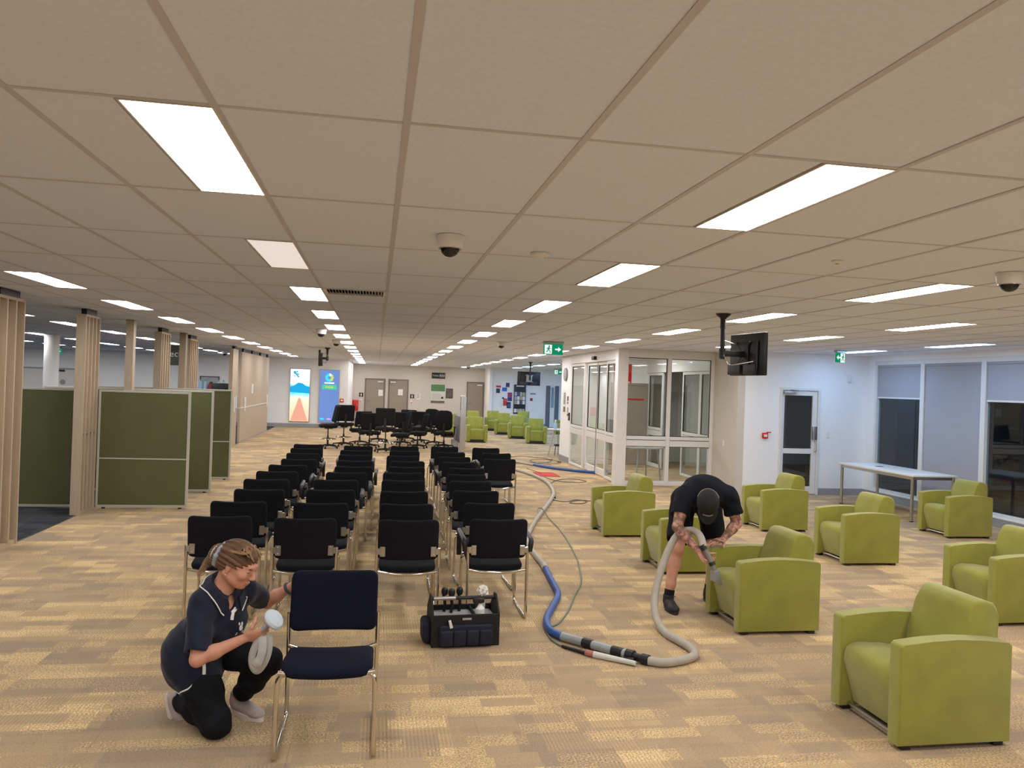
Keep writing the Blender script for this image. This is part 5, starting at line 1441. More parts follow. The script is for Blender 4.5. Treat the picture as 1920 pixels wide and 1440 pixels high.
# ------------------------------------------------------------------ soft-body modelling: distance fields turned into one continuous mesh
class Field:
    def __init__(self, lo, hi, h):
        self.lo = np.array(lo, np.float32); self.h = h
        n = np.ceil((np.array(hi)-np.array(lo))/h).astype(int)+1
        self.n = n
        self.ax = [self.lo[i]+h*np.arange(n[i], dtype=np.float32) for i in range(3)]
        self.g = np.full(tuple(n), 0.25, np.float32)
    def block(self, lo, hi):
        s = []
        for i in range(3):
            a = max(0, int((lo[i]-self.lo[i])/self.h)); b = min(self.n[i], int((hi[i]-self.lo[i])/self.h)+2)
            s.append(slice(a, max(a+1, b)))
        X = self.ax[0][s[0]][:, None, None]; Y = self.ax[1][s[1]][None, :, None]; Z = self.ax[2][s[2]][None, None, :]
        return tuple(s), X, Y, Z
    def put(self, fn, lo, hi, k, mode='add'):
        m = k+0.05
        s, X, Y, Z = self.block(np.array(lo)-m, np.array(hi)+m)
        d = fn(X, Y, Z).astype(np.float32)
        a = self.g[s]
        if mode == 'add':
            if k > 1e-6:
                hh = np.clip(0.5+0.5*(a-d)/k, 0, 1); self.g[s] = a*(1-hh)+d*hh-k*hh*(1-hh)
            else:
                self.g[s] = np.minimum(a, d)
        else:
            d = -d
            if k > 1e-6:
                hh = np.clip(0.5-0.5*(a-d)/k, 0, 1); self.g[s] = a*(1-hh)+d*hh+k*hh*(1-hh)
            else:
                self.g[s] = np.maximum(a, d)
    def cone(self, a, b, ra, rb, k=0.02, mode='add'):
        a = np.array(a, np.float32); b = np.array(b, np.float32); ba = b-a; L2 = float(ba@ba)+1e-9
        r = max(ra, rb)
        def fn(X, Y, Z):
            t = np.clip(((X-a[0])*ba[0]+(Y-a[1])*ba[1]+(Z-a[2])*ba[2])/L2, 0, 1)
            return np.sqrt((X-a[0]-ba[0]*t)**2+(Y-a[1]-ba[1]*t)**2+(Z-a[2]-ba[2]*t)**2)-(ra+(rb-ra)*t)
        self.put(fn, np.minimum(a, b)-r, np.maximum(a, b)+r, k, mode)
    def chain(self, pts, rad, k=0.02):
        for i in range(len(pts)-1):
            self.cone(pts[i], pts[i+1], rad[i], rad[i+1], k)
    def ell(self, c, R, B=None, k=0.02, mode='add'):
        """ellipsoid with radii R along the rows of B"""
        c = np.array(c, np.float32); B = np.eye(3, dtype=np.float32) if B is None else np.array(B, np.float32)
        m = max(R)
        def fn(X, Y, Z):
            dx, dy, dz = X-c[0], Y-c[1], Z-c[2]
            q = [(dx*B[i][0]+dy*B[i][1]+dz*B[i][2]) for i in range(3)]
            k0 = np.sqrt(sum((q[i]/R[i])**2 for i in range(3)))
            k1 = np.sqrt(sum((q[i]/R[i]**2)**2 for i in range(3)))+1e-6
            return k0*(k0-1)/k1
        self.put(fn, c-m, c+m, k, mode)
    def cut(self, p, n):
        """keep the side away from n"""
        n = np.array(n, float); n /= np.linalg.norm(n)
        X = self.ax[0][:, None, None]; Y = self.ax[1][None, :, None]; Z = self.ax[2][None, None, :]
        self.g = np.maximum(self.g, ((X-p[0])*n[0]+(Y-p[1])*n[1]+(Z-p[2])*n[2]).astype(np.float32))
    def warp(self, fn):
        X = self.ax[0][:, None, None]; Y = self.ax[1][None, :, None]; Z = self.ax[2][None, None, :]
        self.g = self.g + fn(X, Y, Z).astype(np.float32)
    def mesh(self, name, m, origin=(0, 0, 0), smooth=1):
        g = self.g; ins = g < 0
        n = self.n
        c = ins[:-1, :-1, :-1].astype(np.int8)
        tot = np.zeros_like(c)
        for dx in (0, 1):
            for dy in (0, 1):
                for dz in (0, 1):
                    tot += ins[dx:n[0]-1+dx, dy:n[1]-1+dy, dz:n[2]-1+dz]
        act = (tot > 0) & (tot < 8)
        idx = np.argwhere(act)
        vid = np.full(act.shape, -1, np.int64); vid[tuple(idx.T)] = np.arange(len(idx))
        acc = np.zeros((len(idx), 3)); cnt = np.zeros(len(idx))
        corners = [np.array((a, b, cc)) for a in (0, 1) for b in (0, 1) for cc in (0, 1)]
        for i, p in enumerate(corners):
            for q in corners[i+1:]:
                if np.abs(p-q).sum() != 1:
                    continue
                va = g[tuple((idx+p).T)]; vb = g[tuple((idx+q).T)]
                x = (va < 0) != (vb < 0)
                t = va[x]/(va[x]-vb[x])
                acc[x] += p + (q-p)*t[:, None]; cnt[x] += 1
        V = (idx + acc/cnt[:, None])*self.h + self.lo
        F = []
        for axis in range(3):
            sl0 = [slice(None)]*3; sl1 = [slice(None)]*3
            sl0[axis] = slice(0, -1); sl1[axis] = slice(1, None)
            a, b = ins[tuple(sl0)], ins[tuple(sl1)]
            e = np.argwhere(a != b)
            o1, o2 = (axis+1) % 3, (axis+2) % 3
            e = e[(e[:, o1] > 0) & (e[:, o2] > 0) & (e[:, o1] < n[o1]-1) & (e[:, o2] < n[o2]-1)]
            fl = a[tuple(e.T)]
            def vv(d1, d2):
                q = e.copy(); q[:, o1] += d1; q[:, o2] += d2
                return vid[tuple(q.T)]
            quad = np.stack([vv(-1, -1), vv(0, -1), vv(0, 0), vv(-1, 0)], 1)
            quad[~fl] = quad[~fl][:, ::-1]
            F.append(quad)
        F = np.concatenate(F)
        for _ in range(smooth):
            S = np.zeros_like(V); K = np.zeros(len(V))
            for i in range(4):
                a, b = F[:, i], F[:, (i+1) % 4]
                np.add.at(S, a, V[b]); np.add.at(K, a, 1); np.add.at(S, b, V[a]); np.add.at(K, b, 1)
            V = 0.5*V + 0.5*S/np.maximum(K, 1)[:, None]
        V = V - np.array(origin)
        me = bpy.data.meshes.new(name)
        me.vertices.add(len(V)); me.vertices.foreach_set('co', V.astype(np.float32).ravel())
        me.loops.add(F.size); me.loops.foreach_set('vertex_index', F.astype(np.int32).ravel())
        me.polygons.add(len(F)); me.polygons.foreach_set('loop_start', np.arange(0, F.size, 4, dtype=np.int32))
        try:
            me.polygons.foreach_set('loop_total', np.full(len(F), 4, np.int32))
        except Exception:
            pass
        me.update(calc_edges=True); me.validate()
        me.shade_smooth()
        me.materials.append(m)
        return me
def unit(v):
    v = np.array(v, float); return v/np.linalg.norm(v)
def frame(fwd, up):
    f = unit(fwd); u = np.array(up, float); u = unit(u - f*(u@f)); s = np.cross(f, u)   # s = to the right
    return f, u, s
def rot_about(v, axis, ang):
    axis = unit(axis); v = np.array(v, float)
    return v*math.cos(ang)+np.cross(axis, v)*math.sin(ang)+axis*(axis@v)*(1-math.cos(ang))
def hand(F, wrist, d, nrm, thumb_side, curl=0.6, s=1.0, spread=0.12, thumb_curl=0.5, curls=None):
    """d: wrist to knuckles; nrm: direction the palm faces; thumb_side: direction of the thumb across the palm"""
    d = unit(d); nrm = unit(np.array(nrm, float)-d*(np.array(nrm)@d)); t = np.array(thumb_side, float); t = unit(t-d*(t@d)-nrm*(t@nrm))
    w_ = np.array(wrist, float)
    B = [d, t, nrm]
    F.ell(w_+d*0.045*s, (0.052*s, 0.040*s, 0.016*s), B, 0.012)
    F.ell(w_+d*0.060*s+t*0.004, (0.038*s, 0.041*s, 0.014*s), B, 0.010)
    F.ell(w_+d*0.030*s+t*0.022*s+nrm*0.006, (0.030*s, 0.018*s, 0.015*s), B, 0.010)
    ax = np.cross(d, nrm)      # curling about this axis turns d towards nrm
    lens = [(0.040, 0.024, 0.020), (0.045, 0.028, 0.022), (0.042, 0.026, 0.021), (0.033, 0.020, 0.018)]
    for i in range(4):
        off = (0.030-0.0195*i)*s
        base = w_ + d*(0.088-0.006*abs(i-1.2))*s + t*off
        dd = unit(d + t*(0.5-i/3.0)*spread*2)
        c = (curls[i] if curls else curl)*(1+0.08*i)
        p = base; r = (0.0092 if i < 3 else 0.0080)*s
        for j in range(3):
            dd = rot_about(dd, ax, c*(0.75 if j == 0 else 1.0))
            q = p + dd*lens[i][j]*s
            F.cone(p, q, r, r*0.92, 0.005); r *= 0.92; p = q
    p = w_ + d*0.028*s + t*0.030*s + nrm*0.006*s
    dd = unit(d*0.75 + t*0.75 + nrm*0.25)
    r = 0.0115*s
    for j, l in enumerate((0.034, 0.030, 0.024)):
        q = p + dd*l*s
        F.cone(p, q, r, r*0.9, 0.008); r *= 0.9; p = q
        dd = unit(rot_about(dd, ax, thumb_curl*0.55) - t*thumb_curl*0.30)
def skin_mat(name, col, tattoo=None):
    m = mat(name, col, 0.55, var=0.06, vscale=18, bump=0.06, bscale=260, spec=0.35)
    b = m.node_tree.nodes['Principled BSDF']
    b.inputs['Subsurface Weight'].default_value = 0.0
    return m
def snap(me, pts, origin, out=0.002):
    """move points on to the nearest place of a mesh surface, lifted a little"""
    from mathutils.bvhtree import BVHTree
    bvh = BVHTree.FromPolygons([v.co for v in me.vertices], [tuple(p.vertices) for p in me.polygons])
    R_ = []
    for p in pts:
        co, no, _, _ = bvh.find_nearest(Vector(p)-Vector(origin))
        R_.append(tuple(co + no*out))
    return R_
def strip_on(me, pts, origin, width, thick, n=8):
    """a flat band lying on the surface through the given world points (local coordinates of the mesh)"""
    from mathutils.bvhtree import BVHTree
    bvh = BVHTree.FromPolygons([v.co for v in me.vertices], [tuple(p.vertices) for p in me.polygons])
    P = [Vector(p)-Vector(origin) for p in catmull(pts, n)]
    S = []
    for p in P:
        co, no, _, _ = bvh.find_nearest(p); S.append((co, no))
    b = BM(); rings = []
    for i, (co, no) in enumerate(S):
        t = (S[min(i+1, len(S)-1)][0]-S[max(i-1, 0)][0]).normalized()
        side = no.cross(t).normalized()
        rings.append([b.verts.new(co+side*width/2*sx+no*sz) for sx, sz in ((-1, -0.001), (-0.8, thick), (0.8, thick), (1, -0.001))])
    for a, c in zip(rings, rings[1:]):
        for k in range(4):
            b.faces.new((a[k], a[(k+1) % 4], c[(k+1) % 4], c[k]))
    b.faces.new(rings[0][::-1]); b.faces.new(rings[-1])
    return b
# ------------------------------------------------------------------ kneeling woman
def build_woman():
    O = np.array((-0.85, 4.45, 0.0))
    P = thing('person', 'kneeling woman in navy polo shirt and black trousers cleaning the navy chair', 'person', tuple(O))
    skin = skin_mat('skin_woman', sRGB(204, 146, 122))
    navy = mat('polo_navy', sRGB(17, 23, 44), 0.75, var=0.12, vscale=14, bump=0.12, bscale=500, spec=0.3, sheen=0.1)
    trou = mat('trousers_black', sRGB(20, 21, 27), 0.85, var=0.12, vscale=14, bump=0.15, bscale=400, spec=0.2)
    white = mat('piping_white', sRGB(232, 232, 230), 0.6, var=0.02)
    hairm = mat('hair_dark_blond', sRGB(102, 74, 52), 0.55, var=0.35, vscale=9, bump=0.5, bscale=60, spec=0.4, stretch=(1, 1, 6))
    A = lambda *v: np.array(v, float)
    pel = A(-0.955, 4.575, 0.40); rhip = A(-0.965, 4.475, 0.385); lhip = A(-0.895, 4.655, 0.39)
    rkn = A(-0.775, 4.325, 0.072); rank = A(-1.030, 4.600, 0.095)
    lkn = A(-0.545, 4.475, 0.345); lank = A(-0.715, 4.635, 0.085)
    rsh = A(-0.875, 4.345, 0.715); lsh = A(-0.690, 4.560, 0.725)
    nb = A(-0.785, 4.435, 0.775)
    relb = A(-0.862, 4.215, 0.455); rwr = A(-0.632, 4.235, 0.555)
    lelb = A(-0.600, 4.800, 0.585); lwr = A(-0.435, 4.735, 0.705)
    chest = (rsh+lsh)/2 + A(-0.030, 0.025, -0.13)
    sv = unit(lsh-rsh); upv = unit(nb-pel); fw = np.cross(upv, -sv); fw = unit(np.cross(sv, upv))
    if fw[1] > 0: fw = -fw
    Bt = [sv, fw, np.cross(sv, fw)]
    hf, hu, hs = frame((0.86, -0.34, -0.38), (0.30, -0.06, 0.95))
    hc = A(-0.700, 4.395, 0.905)
    Bh = [hf, hu, hs]
    def H(a, b, c):      # forward, up, right of the head
        return hc + hf*a + hu*b + hs*c
    def torso(F, g, k=0.05):
        F.ell(pel+A(0, 0, 0.02), (0.150+g, 0.115+g, 0.125+g), Bt, k)
        F.ell((pel+chest)/2, (0.125+g, 0.100+g, 0.14+g), Bt, k)
        F.ell(chest, (0.135+g, 0.105+g, 0.135+g), Bt, k)
        F.ell(chest+fw*0.055-upv*0.015+sv*0.06, (0.062+g, 0.055+g, 0.062+g), Bt, 0.04); F.ell(chest+fw*0.055-upv*0.015-sv*0.06, (0.062+g, 0.055+g, 0.062+g), Bt, 0.04)
        F.cone(rsh+A(0.02, 0.03, 0.0), lsh-A(0.02, 0.02, 0.0), 0.055+g, 0.055+g, k)
        F.cone(nb-upv*0.05, nb-upv*0.02, 0.075+g, 0.055+g, k)
    F = Field((-1.20, 4.05, 0.0), (-0.22, 4.98, 1.05), 0.0040)
    torso(F, 0.0)
    F.chain([rhip, rkn], [0.085, 0.056], 0.04); F.chain([lhip, lkn], [0.085, 0.056], 0.04)
    F.chain([rkn, (rkn*0.62+rank*0.38)+A(0, 0, 0.01), rank], [0.052, 0.050, 0.034], 0.03); F.chain([lkn, (lkn*0.62+lank*0.38)-A(0.012, -0.01, 0), lank], [0.052, 0.052, 0.034], 0.03)
    # arms
    F.chain([rsh, (rsh+relb)/2, relb], [0.048, 0.044, 0.035], 0.03); F.chain([relb, relb*0.65+rwr*0.35, rwr], [0.036, 0.036, 0.023], 0.02)
    F.chain([lsh, (lsh+lelb)/2, lelb], [0.048, 0.044, 0.035], 0.03); F.chain([lelb, lelb*0.65+lwr*0.35, lwr], [0.036, 0.036, 0.023], 0.02)
    hand(F, rwr, (0.95, -0.05, 0.20), (0.10, 0.75, 0.55), (0.1, -0.45, 0.85), curls=[0.75, 0.85, 0.9, 0.95], thumb_curl=1.0, s=0.98)
    hand(F, lwr, (0.62, -0.42, 0.62), (0.35, -0.75, -0.45), (-0.6, -0.2, 0.75), curls=[0.55, 0.55, 0.55, 0.55], s=0.98)
    # neck and head
    F.chain([nb-upv*0.03, H(-0.035, -0.075, 0)], [0.058, 0.050], 0.03)
    F.ell(H(-0.022, 0.030, 0), (0.094, 0.078, 0.074), Bh, 0.02)
    F.ell(H(0.020, -0.010, 0), (0.070, 0.085, 0.062), Bh, 0.03)
    F.ell(H(0.030, -0.070, 0), (0.052, 0.040, 0.046), Bh, 0.03)
    F.ell(H(0.062, -0.098, 0), (0.020, 0.018, 0.022), Bh, 0.02)          # chin
    F.cone(H(-0.030, -0.055, 0.050), H(0.045, -0.095, 0.020), 0.018, 0.014, 0.025); F.cone(H(-0.030, -0.055, -0.050), H(0.045, -0.095, -0.020), 0.018, 0.014, 0.025)
    F.cone(H(0.086, 0.008, 0), H(0.108, -0.034, 0), 0.0085, 0.0125, 0.010)   # nose
    F.ell(H(0.098, -0.038, 0.011), (0.010, 0.008, 0.008), Bh, 0.006); F.ell(H(0.098, -0.038, -0.011), (0.010, 0.008, 0.008), Bh, 0.006)
    F.cone(H(0.084, 0.022, 0.030), H(0.084, 0.022, -0.030), 0.010, 0.010, 0.018)   # brow
    F.ell(H(0.088, -0.066, 0), (0.010, 0.006, 0.022), Bh, 0.006); F.ell(H(0.084, -0.078, 0), (0.010, 0.006, 0.018), Bh, 0.006)   # lips
    for s_ in (1, -1):
        F.ell(H(0.088, 0.003, 0.030*s_), (0.012, 0.010, 0.014), Bh, 0.010, 'sub')
        F.ell(H(0.076, 0.002, 0.030*s_), (0.013, 0.011, 0.014), Bh, 0.004)      # eyelids
        F.ell(H(0.060, -0.030, 0.042*s_), (0.025, 0.022, 0.018), Bh, 0.02)      # cheeks
        F.ell(H(-0.018, -0.012, 0.070*s_), (0.016, 0.030, 0.010), Bh, 0.006)    # ears
        F.ell(H(-0.012, -0.010, 0.080*s_), (0.008, 0.018, 0.006), Bh, 0.004, 'sub')
        F.ell(H(-0.016, -0.042, 0.070*s_), (0.008, 0.010, 0.007), Bh, 0.005)
    body = obj('body', F.mesh('body', skin, O), parent=P)
    # face details
    dark = mat('lash_brown', sRGB(70, 46, 36), 0.7, var=0.1)
    b = BM()
    for s_ in (1, -1):
        tube(b, [Vector(H(0.0875, -0.002+0.0, (0.030+q*0.013)*s_)-O) - Vector(hf)*(0.004*q*q)-Vector(hu)*(0.001*(1-q*q)) for q in (-1, -0.5, 0, 0.5, 1)], 0.0018, 6)
        tube(b, [Vector(H(0.091, 0.020, (0.030+q*0.016)*s_)-O) - Vector(hf)*(0.004*q*q) - Vector(hu)*(0.004*q*q) for q in (-1, -0.5, 0, 0.5, 1)], 0.0026, 6)
    obj('lashes_and_brows', b, dark, body)
    b = BM(); tube(b, [Vector(H(0.0955-0.010*q*q, -0.0715+0.001*abs(q), 0.018*q)-O) for q in (-1, -0.5, 0, 0.5, 1)], 0.0022, 6)
    obj('mouth_line', b, mat('lip_rose', sRGB(150, 84, 76), 0.5, var=0.05), body)
    b = BM(); lathe(b, [(0, -0.004), (0.004, 0), (0, 0.004)], 10, tuple(H(-0.014, -0.054, 0.077)-O)); obj('earring', b, m_white, P)
    # shirt
    S = Field((-1.22, 4.02, 0.20), (-0.45, 4.98, 0.90), 0.005)
    torso(S, 0.018, 0.06)
    S.ell(pel+A(0.0, 0.0, -0.03), (0.160, 0.120, 0.16), Bt, 0.06)
    S.ell(pel+A(0.030, -0.06, -0.08), (0.170, 0.130, 0.145), Bt, 0.06)
    S.cone(rhip+A(0, 0, 0.02), rhip*0.45+rkn*0.55+A(0.0, 0.0, 0.02), 0.118, 0.112, 0.05)
    se = rsh+(relb-rsh)*0.88; S.chain([rsh, se], [0.066, 0.066], 0.04)
    le = lsh+(lelb-lsh)*0.70; S.chain([lsh, le], [0.066, 0.064], 0.04)
    # neck opening and sleeve/hem ends
    S.cone(nb-upv*0.02+fw*0.01, nb+upv*0.2+fw*0.02, 0.058, 0.07, 0.0, 'sub')
    S.cone(nb-upv*0.02+fw*0.03, nb+fw*0.135-upv*0.055, 0.046, 0.016, 0.0, 'sub')
    def endcut(e, d, r):
        d = unit(d)
        def fn(X, Y, Z):
            ax = (X-e[0])*d[0]+(Y-e[1])*d[1]+(Z-e[2])*d[2]
            rr = np.sqrt(np.maximum((X-e[0])**2+(Y-e[1])**2+(Z-e[2])**2-ax*ax, 0))
            return np.maximum(-ax+0.0, rr-r)
        S.put(fn, e-0.14, e+0.14, 0.0, 'sub')
    endcut(se-unit(relb-rsh)*0.005, relb-rsh, 0.10); endcut(le-unit(lelb-lsh)*0.005, lelb-lsh, 0.10)
    S.cone(se-unit(relb-rsh)*0.04, relb, 0.050, 0.048, 0.0, 'sub'); S.cone(le-unit(lelb-lsh)*0.04, lelb, 0.050, 0.048, 0.0, 'sub')
    hn = unit((0.50, -0.35, -0.80)); hp = A(-0.88, 4.42, 0.235)
    S.cut(hp, hn)
    S.warp(lambda X, Y, Z: 0.0035*np.sin(38*X+22*Z+9*Y)*np.sin(17*Z-26*Y+6*X)+0.003*np.sin(60*Z+30*X-12*Y)*np.sin(20*X+31*Y))
    sm = S.mesh('polo_shirt', navy, O)
    shirt = obj('polo_shirt', sm, parent=P)
    # collar: two leaves standing round the neck, with white piping
    b = BM()
    N_ = 26; up2 = unit(upv+A(0.10, -0.05, 0.1)); ring = []
    sd2 = unit(np.cross(up2, fw)); fw2 = unit(np.cross(sd2, up2))
    cpt = lambda a, r, h: nb + sd2*math.sin(a)*r + fw2*(-math.cos(a)*r*1.05+0.012) + up2*h
    for i in range(N_+1):
        a = -PI*0.86 + 2*PI*0.86*i/N_
        e = abs(a)/(PI*0.86)
        ring.append([b.verts.new(cpt(a, 0.066, 0.015-0.03*e**2)-O), b.verts.new(cpt(a, 0.074, 0.045-0.045*e**2)-O), b.verts.new(cpt(a, 0.086, 0.043-0.045*e**2)-O), b.verts.new(cpt(a, 0.112+0.014*e**3, -0.004-0.070*e**2)-O), b.verts.new(cpt(a, 0.107+0.012*e**3, -0.010-0.070*e**2)-O)])
    for a, c in zip(ring, ring[1:]):
        for k in range(5):
            b.faces.new((a[k], a[(k+1) % 5], c[(k+1) % 5], c[k]))
    b.faces.new(ring[0][::-1]); b.faces.new(ring[-1])
    from mathutils.bvhtree import BVHTree
    bv = BVHTree.FromPolygons([v.co for v in sm.vertices], [tuple(p.vertices) for p in sm.polygons])
    for r in ring:
        for k, gap in ((2, 0.012), (3, 0.008), (4, 0.003)):
            co, no, _, _ = bv.find_nearest(r[k].co)
            if (r[k].co-co).dot(no) < gap:
                r[k].co = co+no*gap
    edge = [r[3].co.copy() for r in ring]
    col = obj('collar', b, navy, shirt)
    b = BM(); tube(b, [tuple(p+Vector(fw2)*0.001+Vector(up2)*0.002) for p in edge], 0.0035, 6); obj('collar_piping', b, white, shirt)
    # placket tongue, side stripe, hem piping, chest emblem
    fr = nb+fw*0.13-upv*0.06
    obj('neck_placket', strip_on(sm, [fr+upv*0.015+sv*0.012, fr-upv*0.02+sv*0.004, fr-upv*0.06], O, 0.020, 0.003), white, shirt)
    side = lambda z_: pel+upv*z_-sv*0.16+fw*0.07
    obj('side_stripe', strip_on(sm, [A(-0.838, 4.33, 0.43), A(-0.842, 4.33, 0.40), A(-0.845, 4.33, 0.37), A(-0.848, 4.33, 0.335)], O, 0.018, 0.002), white, shirt)
    hd = [A(-1.06, 4.50, 0.17), A(-1.02, 4.42, 0.185), A(-0.97, 4.36, 0.20), A(-0.91, 4.32, 0.22), A(-0.85, 4.30, 0.245), A(-0.79, 4.31, 0.28)]
    hd = [q+A(-0.03, -0.07, 0) for q in hd]
    hd = [q-hn*((q-hp)@hn)-hn*0.012 for q in hd]
    obj('hem_piping', strip_on(sm, hd, O, 0.008, 0.002, 6), white, shirt)
    em = chest+fw*0.16+sv*0.055+upv*0.035
    from mathutils.bvhtree import BVHTree
    bvh = BVHTree.FromPolygons([v.co for v in sm.vertices], [tuple(p.vertices) for p in sm.polygons])
    def decal(poly, c, sc):
        b_ = BM(); vs0 = []; vs1 = []
        for x, y in poly:
            q = c + sv*x*sc + upv*y*sc
            co, no, _, _ = bvh.find_nearest(Vector(q-O)); vs0.append(b_.verts.new(co-no*0.001)); vs1.append(b_.verts.new(co+no*0.0025))
        n_ = len(poly)
        for i in range(n_):
            b_.faces.new((vs0[i], vs0[(i+1) % n_], vs1[(i+1) % n_], vs1[i]))
        b_.faces.new(vs1); b_.faces.new(vs0[::-1])
        return b_
    circ = lambda cx, cy, rx, ry, n_=14: [(cx+rx*math.cos(2*PI*i/n_), cy+ry*math.sin(2*PI*i/n_)) for i in range(n_)]
    obj('emblem', decal(circ(0, 0, 1.0, 1.25), em, 0.017), white, shirt)
    obj('emblem', decal(circ(-0.9, 1.7, 0.42, 0.5, 8), em, 0.017), white, shirt)
    obj('emblem', decal(circ(0.7, 1.5, 0.5, 0.6, 8), em, 0.017), white, shirt)
    for k in range(2):
        obj('emblem_lettering', decal([(-2.0, -1.9-0.75*k), (2.0, -1.9-0.75*k), (2.0, -2.25-0.75*k), (-2.0, -2.25-0.75*k)], em, 0.017), white, shirt)
    # trousers
    T_ = Field((-1.20, 4.10, 0.0), (-0.40, 4.85, 0.62), 0.005)
    T_.ell(pel+A(0, 0, -0.02), (0.155, 0.115, 0.12), Bt, 0.05); T_.ell(pel+A(-0.04, 0.02, -0.07), (0.130, 0.105, 0.09), Bt, 0.05)
    T_.chain([rhip, (rhip+rkn)/2+A(0.01, -0.02, 0.01), rkn+A(0.0, 0.0, 0.004)], [0.104, 0.094, 0.073], 0.05); T_.chain([lhip, (lhip+lkn)/2, lkn], [0.104, 0.092, 0.074], 0.05)
    rc = rkn*0.10+rank*0.90; lc = lkn*0.18+lank*0.82
    T_.chain([rkn+A(0, 0, 0.004), (rkn+rank)/2+A(0, 0, 0.015), rc], [0.071, 0.068, 0.056], 0.04); T_.chain([lkn, (lkn+lank)/2, lc], [0.074, 0.066, 0.056], 0.04)
    T_.warp(lambda X, Y, Z: 0.003*np.sin(42*X-25*Z+14*Y)*np.sin(23*Z+31*Y)+0.0025*np.sin(70*Z+33*X))
    T_.cut((0, 0, 0.003), (0, 0, -1))
    obj('trousers', T_.mesh('trousers', trou, O), parent=P)
    # shoes
    shoe = mat('shoe_pale_mesh', sRGB(186, 170, 166), 0.75, var=0.12, vscale=40, bump=0.2, bscale=300)
    sole = mat('shoe_sole_white', sRGB(226, 216, 212), 0.6, var=0.04)
    def make_shoe(ank, d, upn, name='shoe'):
        """ank: ankle, d: heel to toe, upn: sole to instep"""
        d = unit(d); u_ = np.array(upn, float); u_ = unit(u_-d*(u_@d)); s_ = np.cross(d, u_)
        heel = np.array(ank, float)-u_*0.060-d*0.035
        G = Field(heel-0.30, heel+0.30, 0.005)
        B = [d, u_, s_]
        G.ell(heel+d*0.03+u_*0.030, (0.050, 0.045, 0.036), B, 0.02); G.ell(heel+d*0.10+u_*0.022, (0.080, 0.040, 0.040), B, 0.03); G.ell(heel+d*0.185+u_*0.012, (0.060, 0.030, 0.042), B, 0.03)
        G.cone(heel+d*0.02+u_*0.05, heel+d*0.02+u_*0.080, 0.038, 0.036, 0.02)
        G.cut(heel-u_*0.006, -u_)
        G.cone(heel+d*0.022+u_*0.075, heel+d*0.022+u_*0.13, 0.030, 0.030, 0.0, 'sub')
        so = obj(name, G.mesh(name, shoe, O), parent=P)
        b_ = BM(); out = []
        for i in range(28):
            a = 2*PI*i/28; c_ = math.cos(a)
            wd = 0.040 if c_ > 0 else 0.034
            out.append((0.105+0.142*c_, (wd+0.006*(1-c_*c_))*math.sin(a)))
        v0 = [b_.verts.new(heel+d*x+s_*y-u_*0.024-O) for x, y in out]; v1 = [b_.verts.new(heel+d*x*1.0+s_*y*1.03+u_*0.002-O) for x, y in out]
        b_.faces.new(v0[::-1]); b_.faces.new(v1)
        for i in range(28): b_.faces.new((v0[i], v0[(i+1) % 28], v1[(i+1) % 28], v1[i]))
        obj('sole', b_, sole, so)
        b_ = BM()
        for k in range(4):
            c_ = heel+d*(0.075+0.022*k)+u_*(0.066-0.009*k); tube(b_, [c_-s_*0.022-O, c_+u_*0.006-O, c_+s_*0.022-O], 0.0028, 6)
        obj('lace', b_, sole, so)
    make_shoe(rank, (0.45, -0.30, -0.84), (0.60, -0.55, 0.55))
    make_shoe(lank, (0.74, -0.67, 0.0), (0, 0, 1))
    # hair: cap of hair, strands, bun with scrunchie
    G = Field((-0.95, 4.2, 0.70), (-0.50, 4.62, 1.10), 0.004)
    G.ell(H(-0.024, 0.036, 0), (0.108, 0.090, 0.086), Bh, 0.02)
    G.ell(H(-0.070, 0.000, 0), (0.070, 0.075, 0.072), Bh, 0.03)
    G.ell(H(-0.135, 0.000, 0.004), (0.045, 0.050, 0.044), Bh, 0.015)
    G.ell(H(-0.150, -0.030, 0.008), (0.030, 0.045, 0.032), Bh, 0.015)
    G.cone(H(-0.150, -0.05, 0.01), H(-0.165, -0.115, 0.02), 0.022, 0.006, 0.015)
    G.put(lambda X, Y, Z: -(0.052-((X-hc[0])*hf[0]+(Y-hc[1])*hf[1]+(Z-hc[2])*hf[2]) + 0.55*((X-hc[0])*hu[0]+(Y-hc[1])*hu[1]+(Z-hc[2])*hu[2])-0.02), hc-0.2, hc+0.2, 0.01, 'sub') if False else None
    # clear the face and the ears
    G.ell(H(0.110, -0.070, 0), (0.095, 0.115, 0.12), Bh, 0.008, 'sub')
    G.ell(H(-0.005, -0.055, 0.085), (0.035, 0.045, 0.03), Bh, 0.006, 'sub'); G.ell(H(-0.005, -0.055, -0.085), (0.035, 0.045, 0.03), Bh, 0.006, 'sub')
    def strands(X, Y, Z):
        a = (X-hc[0])*hf[0]+(Y-hc[1])*hf[1]+(Z-hc[2])*hf[2]; u_ = (X-hc[0])*hu[0]+(Y-hc[1])*hu[1]+(Z-hc[2])*hu[2]; s_ = (X-hc[0])*hs[0]+(Y-hc[1])*hs[1]+(Z-hc[2])*hs[2]
        ph = np.arctan2(u_+0.02, np.abs(s_)+0.02)
        return 0.0040*np.sin(ph*26+a*14)+0.0018*np.sin(ph*61+a*35+5*s_)
    G.warp(strands)
    hair = obj('hair', G.mesh('hair', hairm, O), parent=P)
    rnd = random.Random(5)
    b = BM()
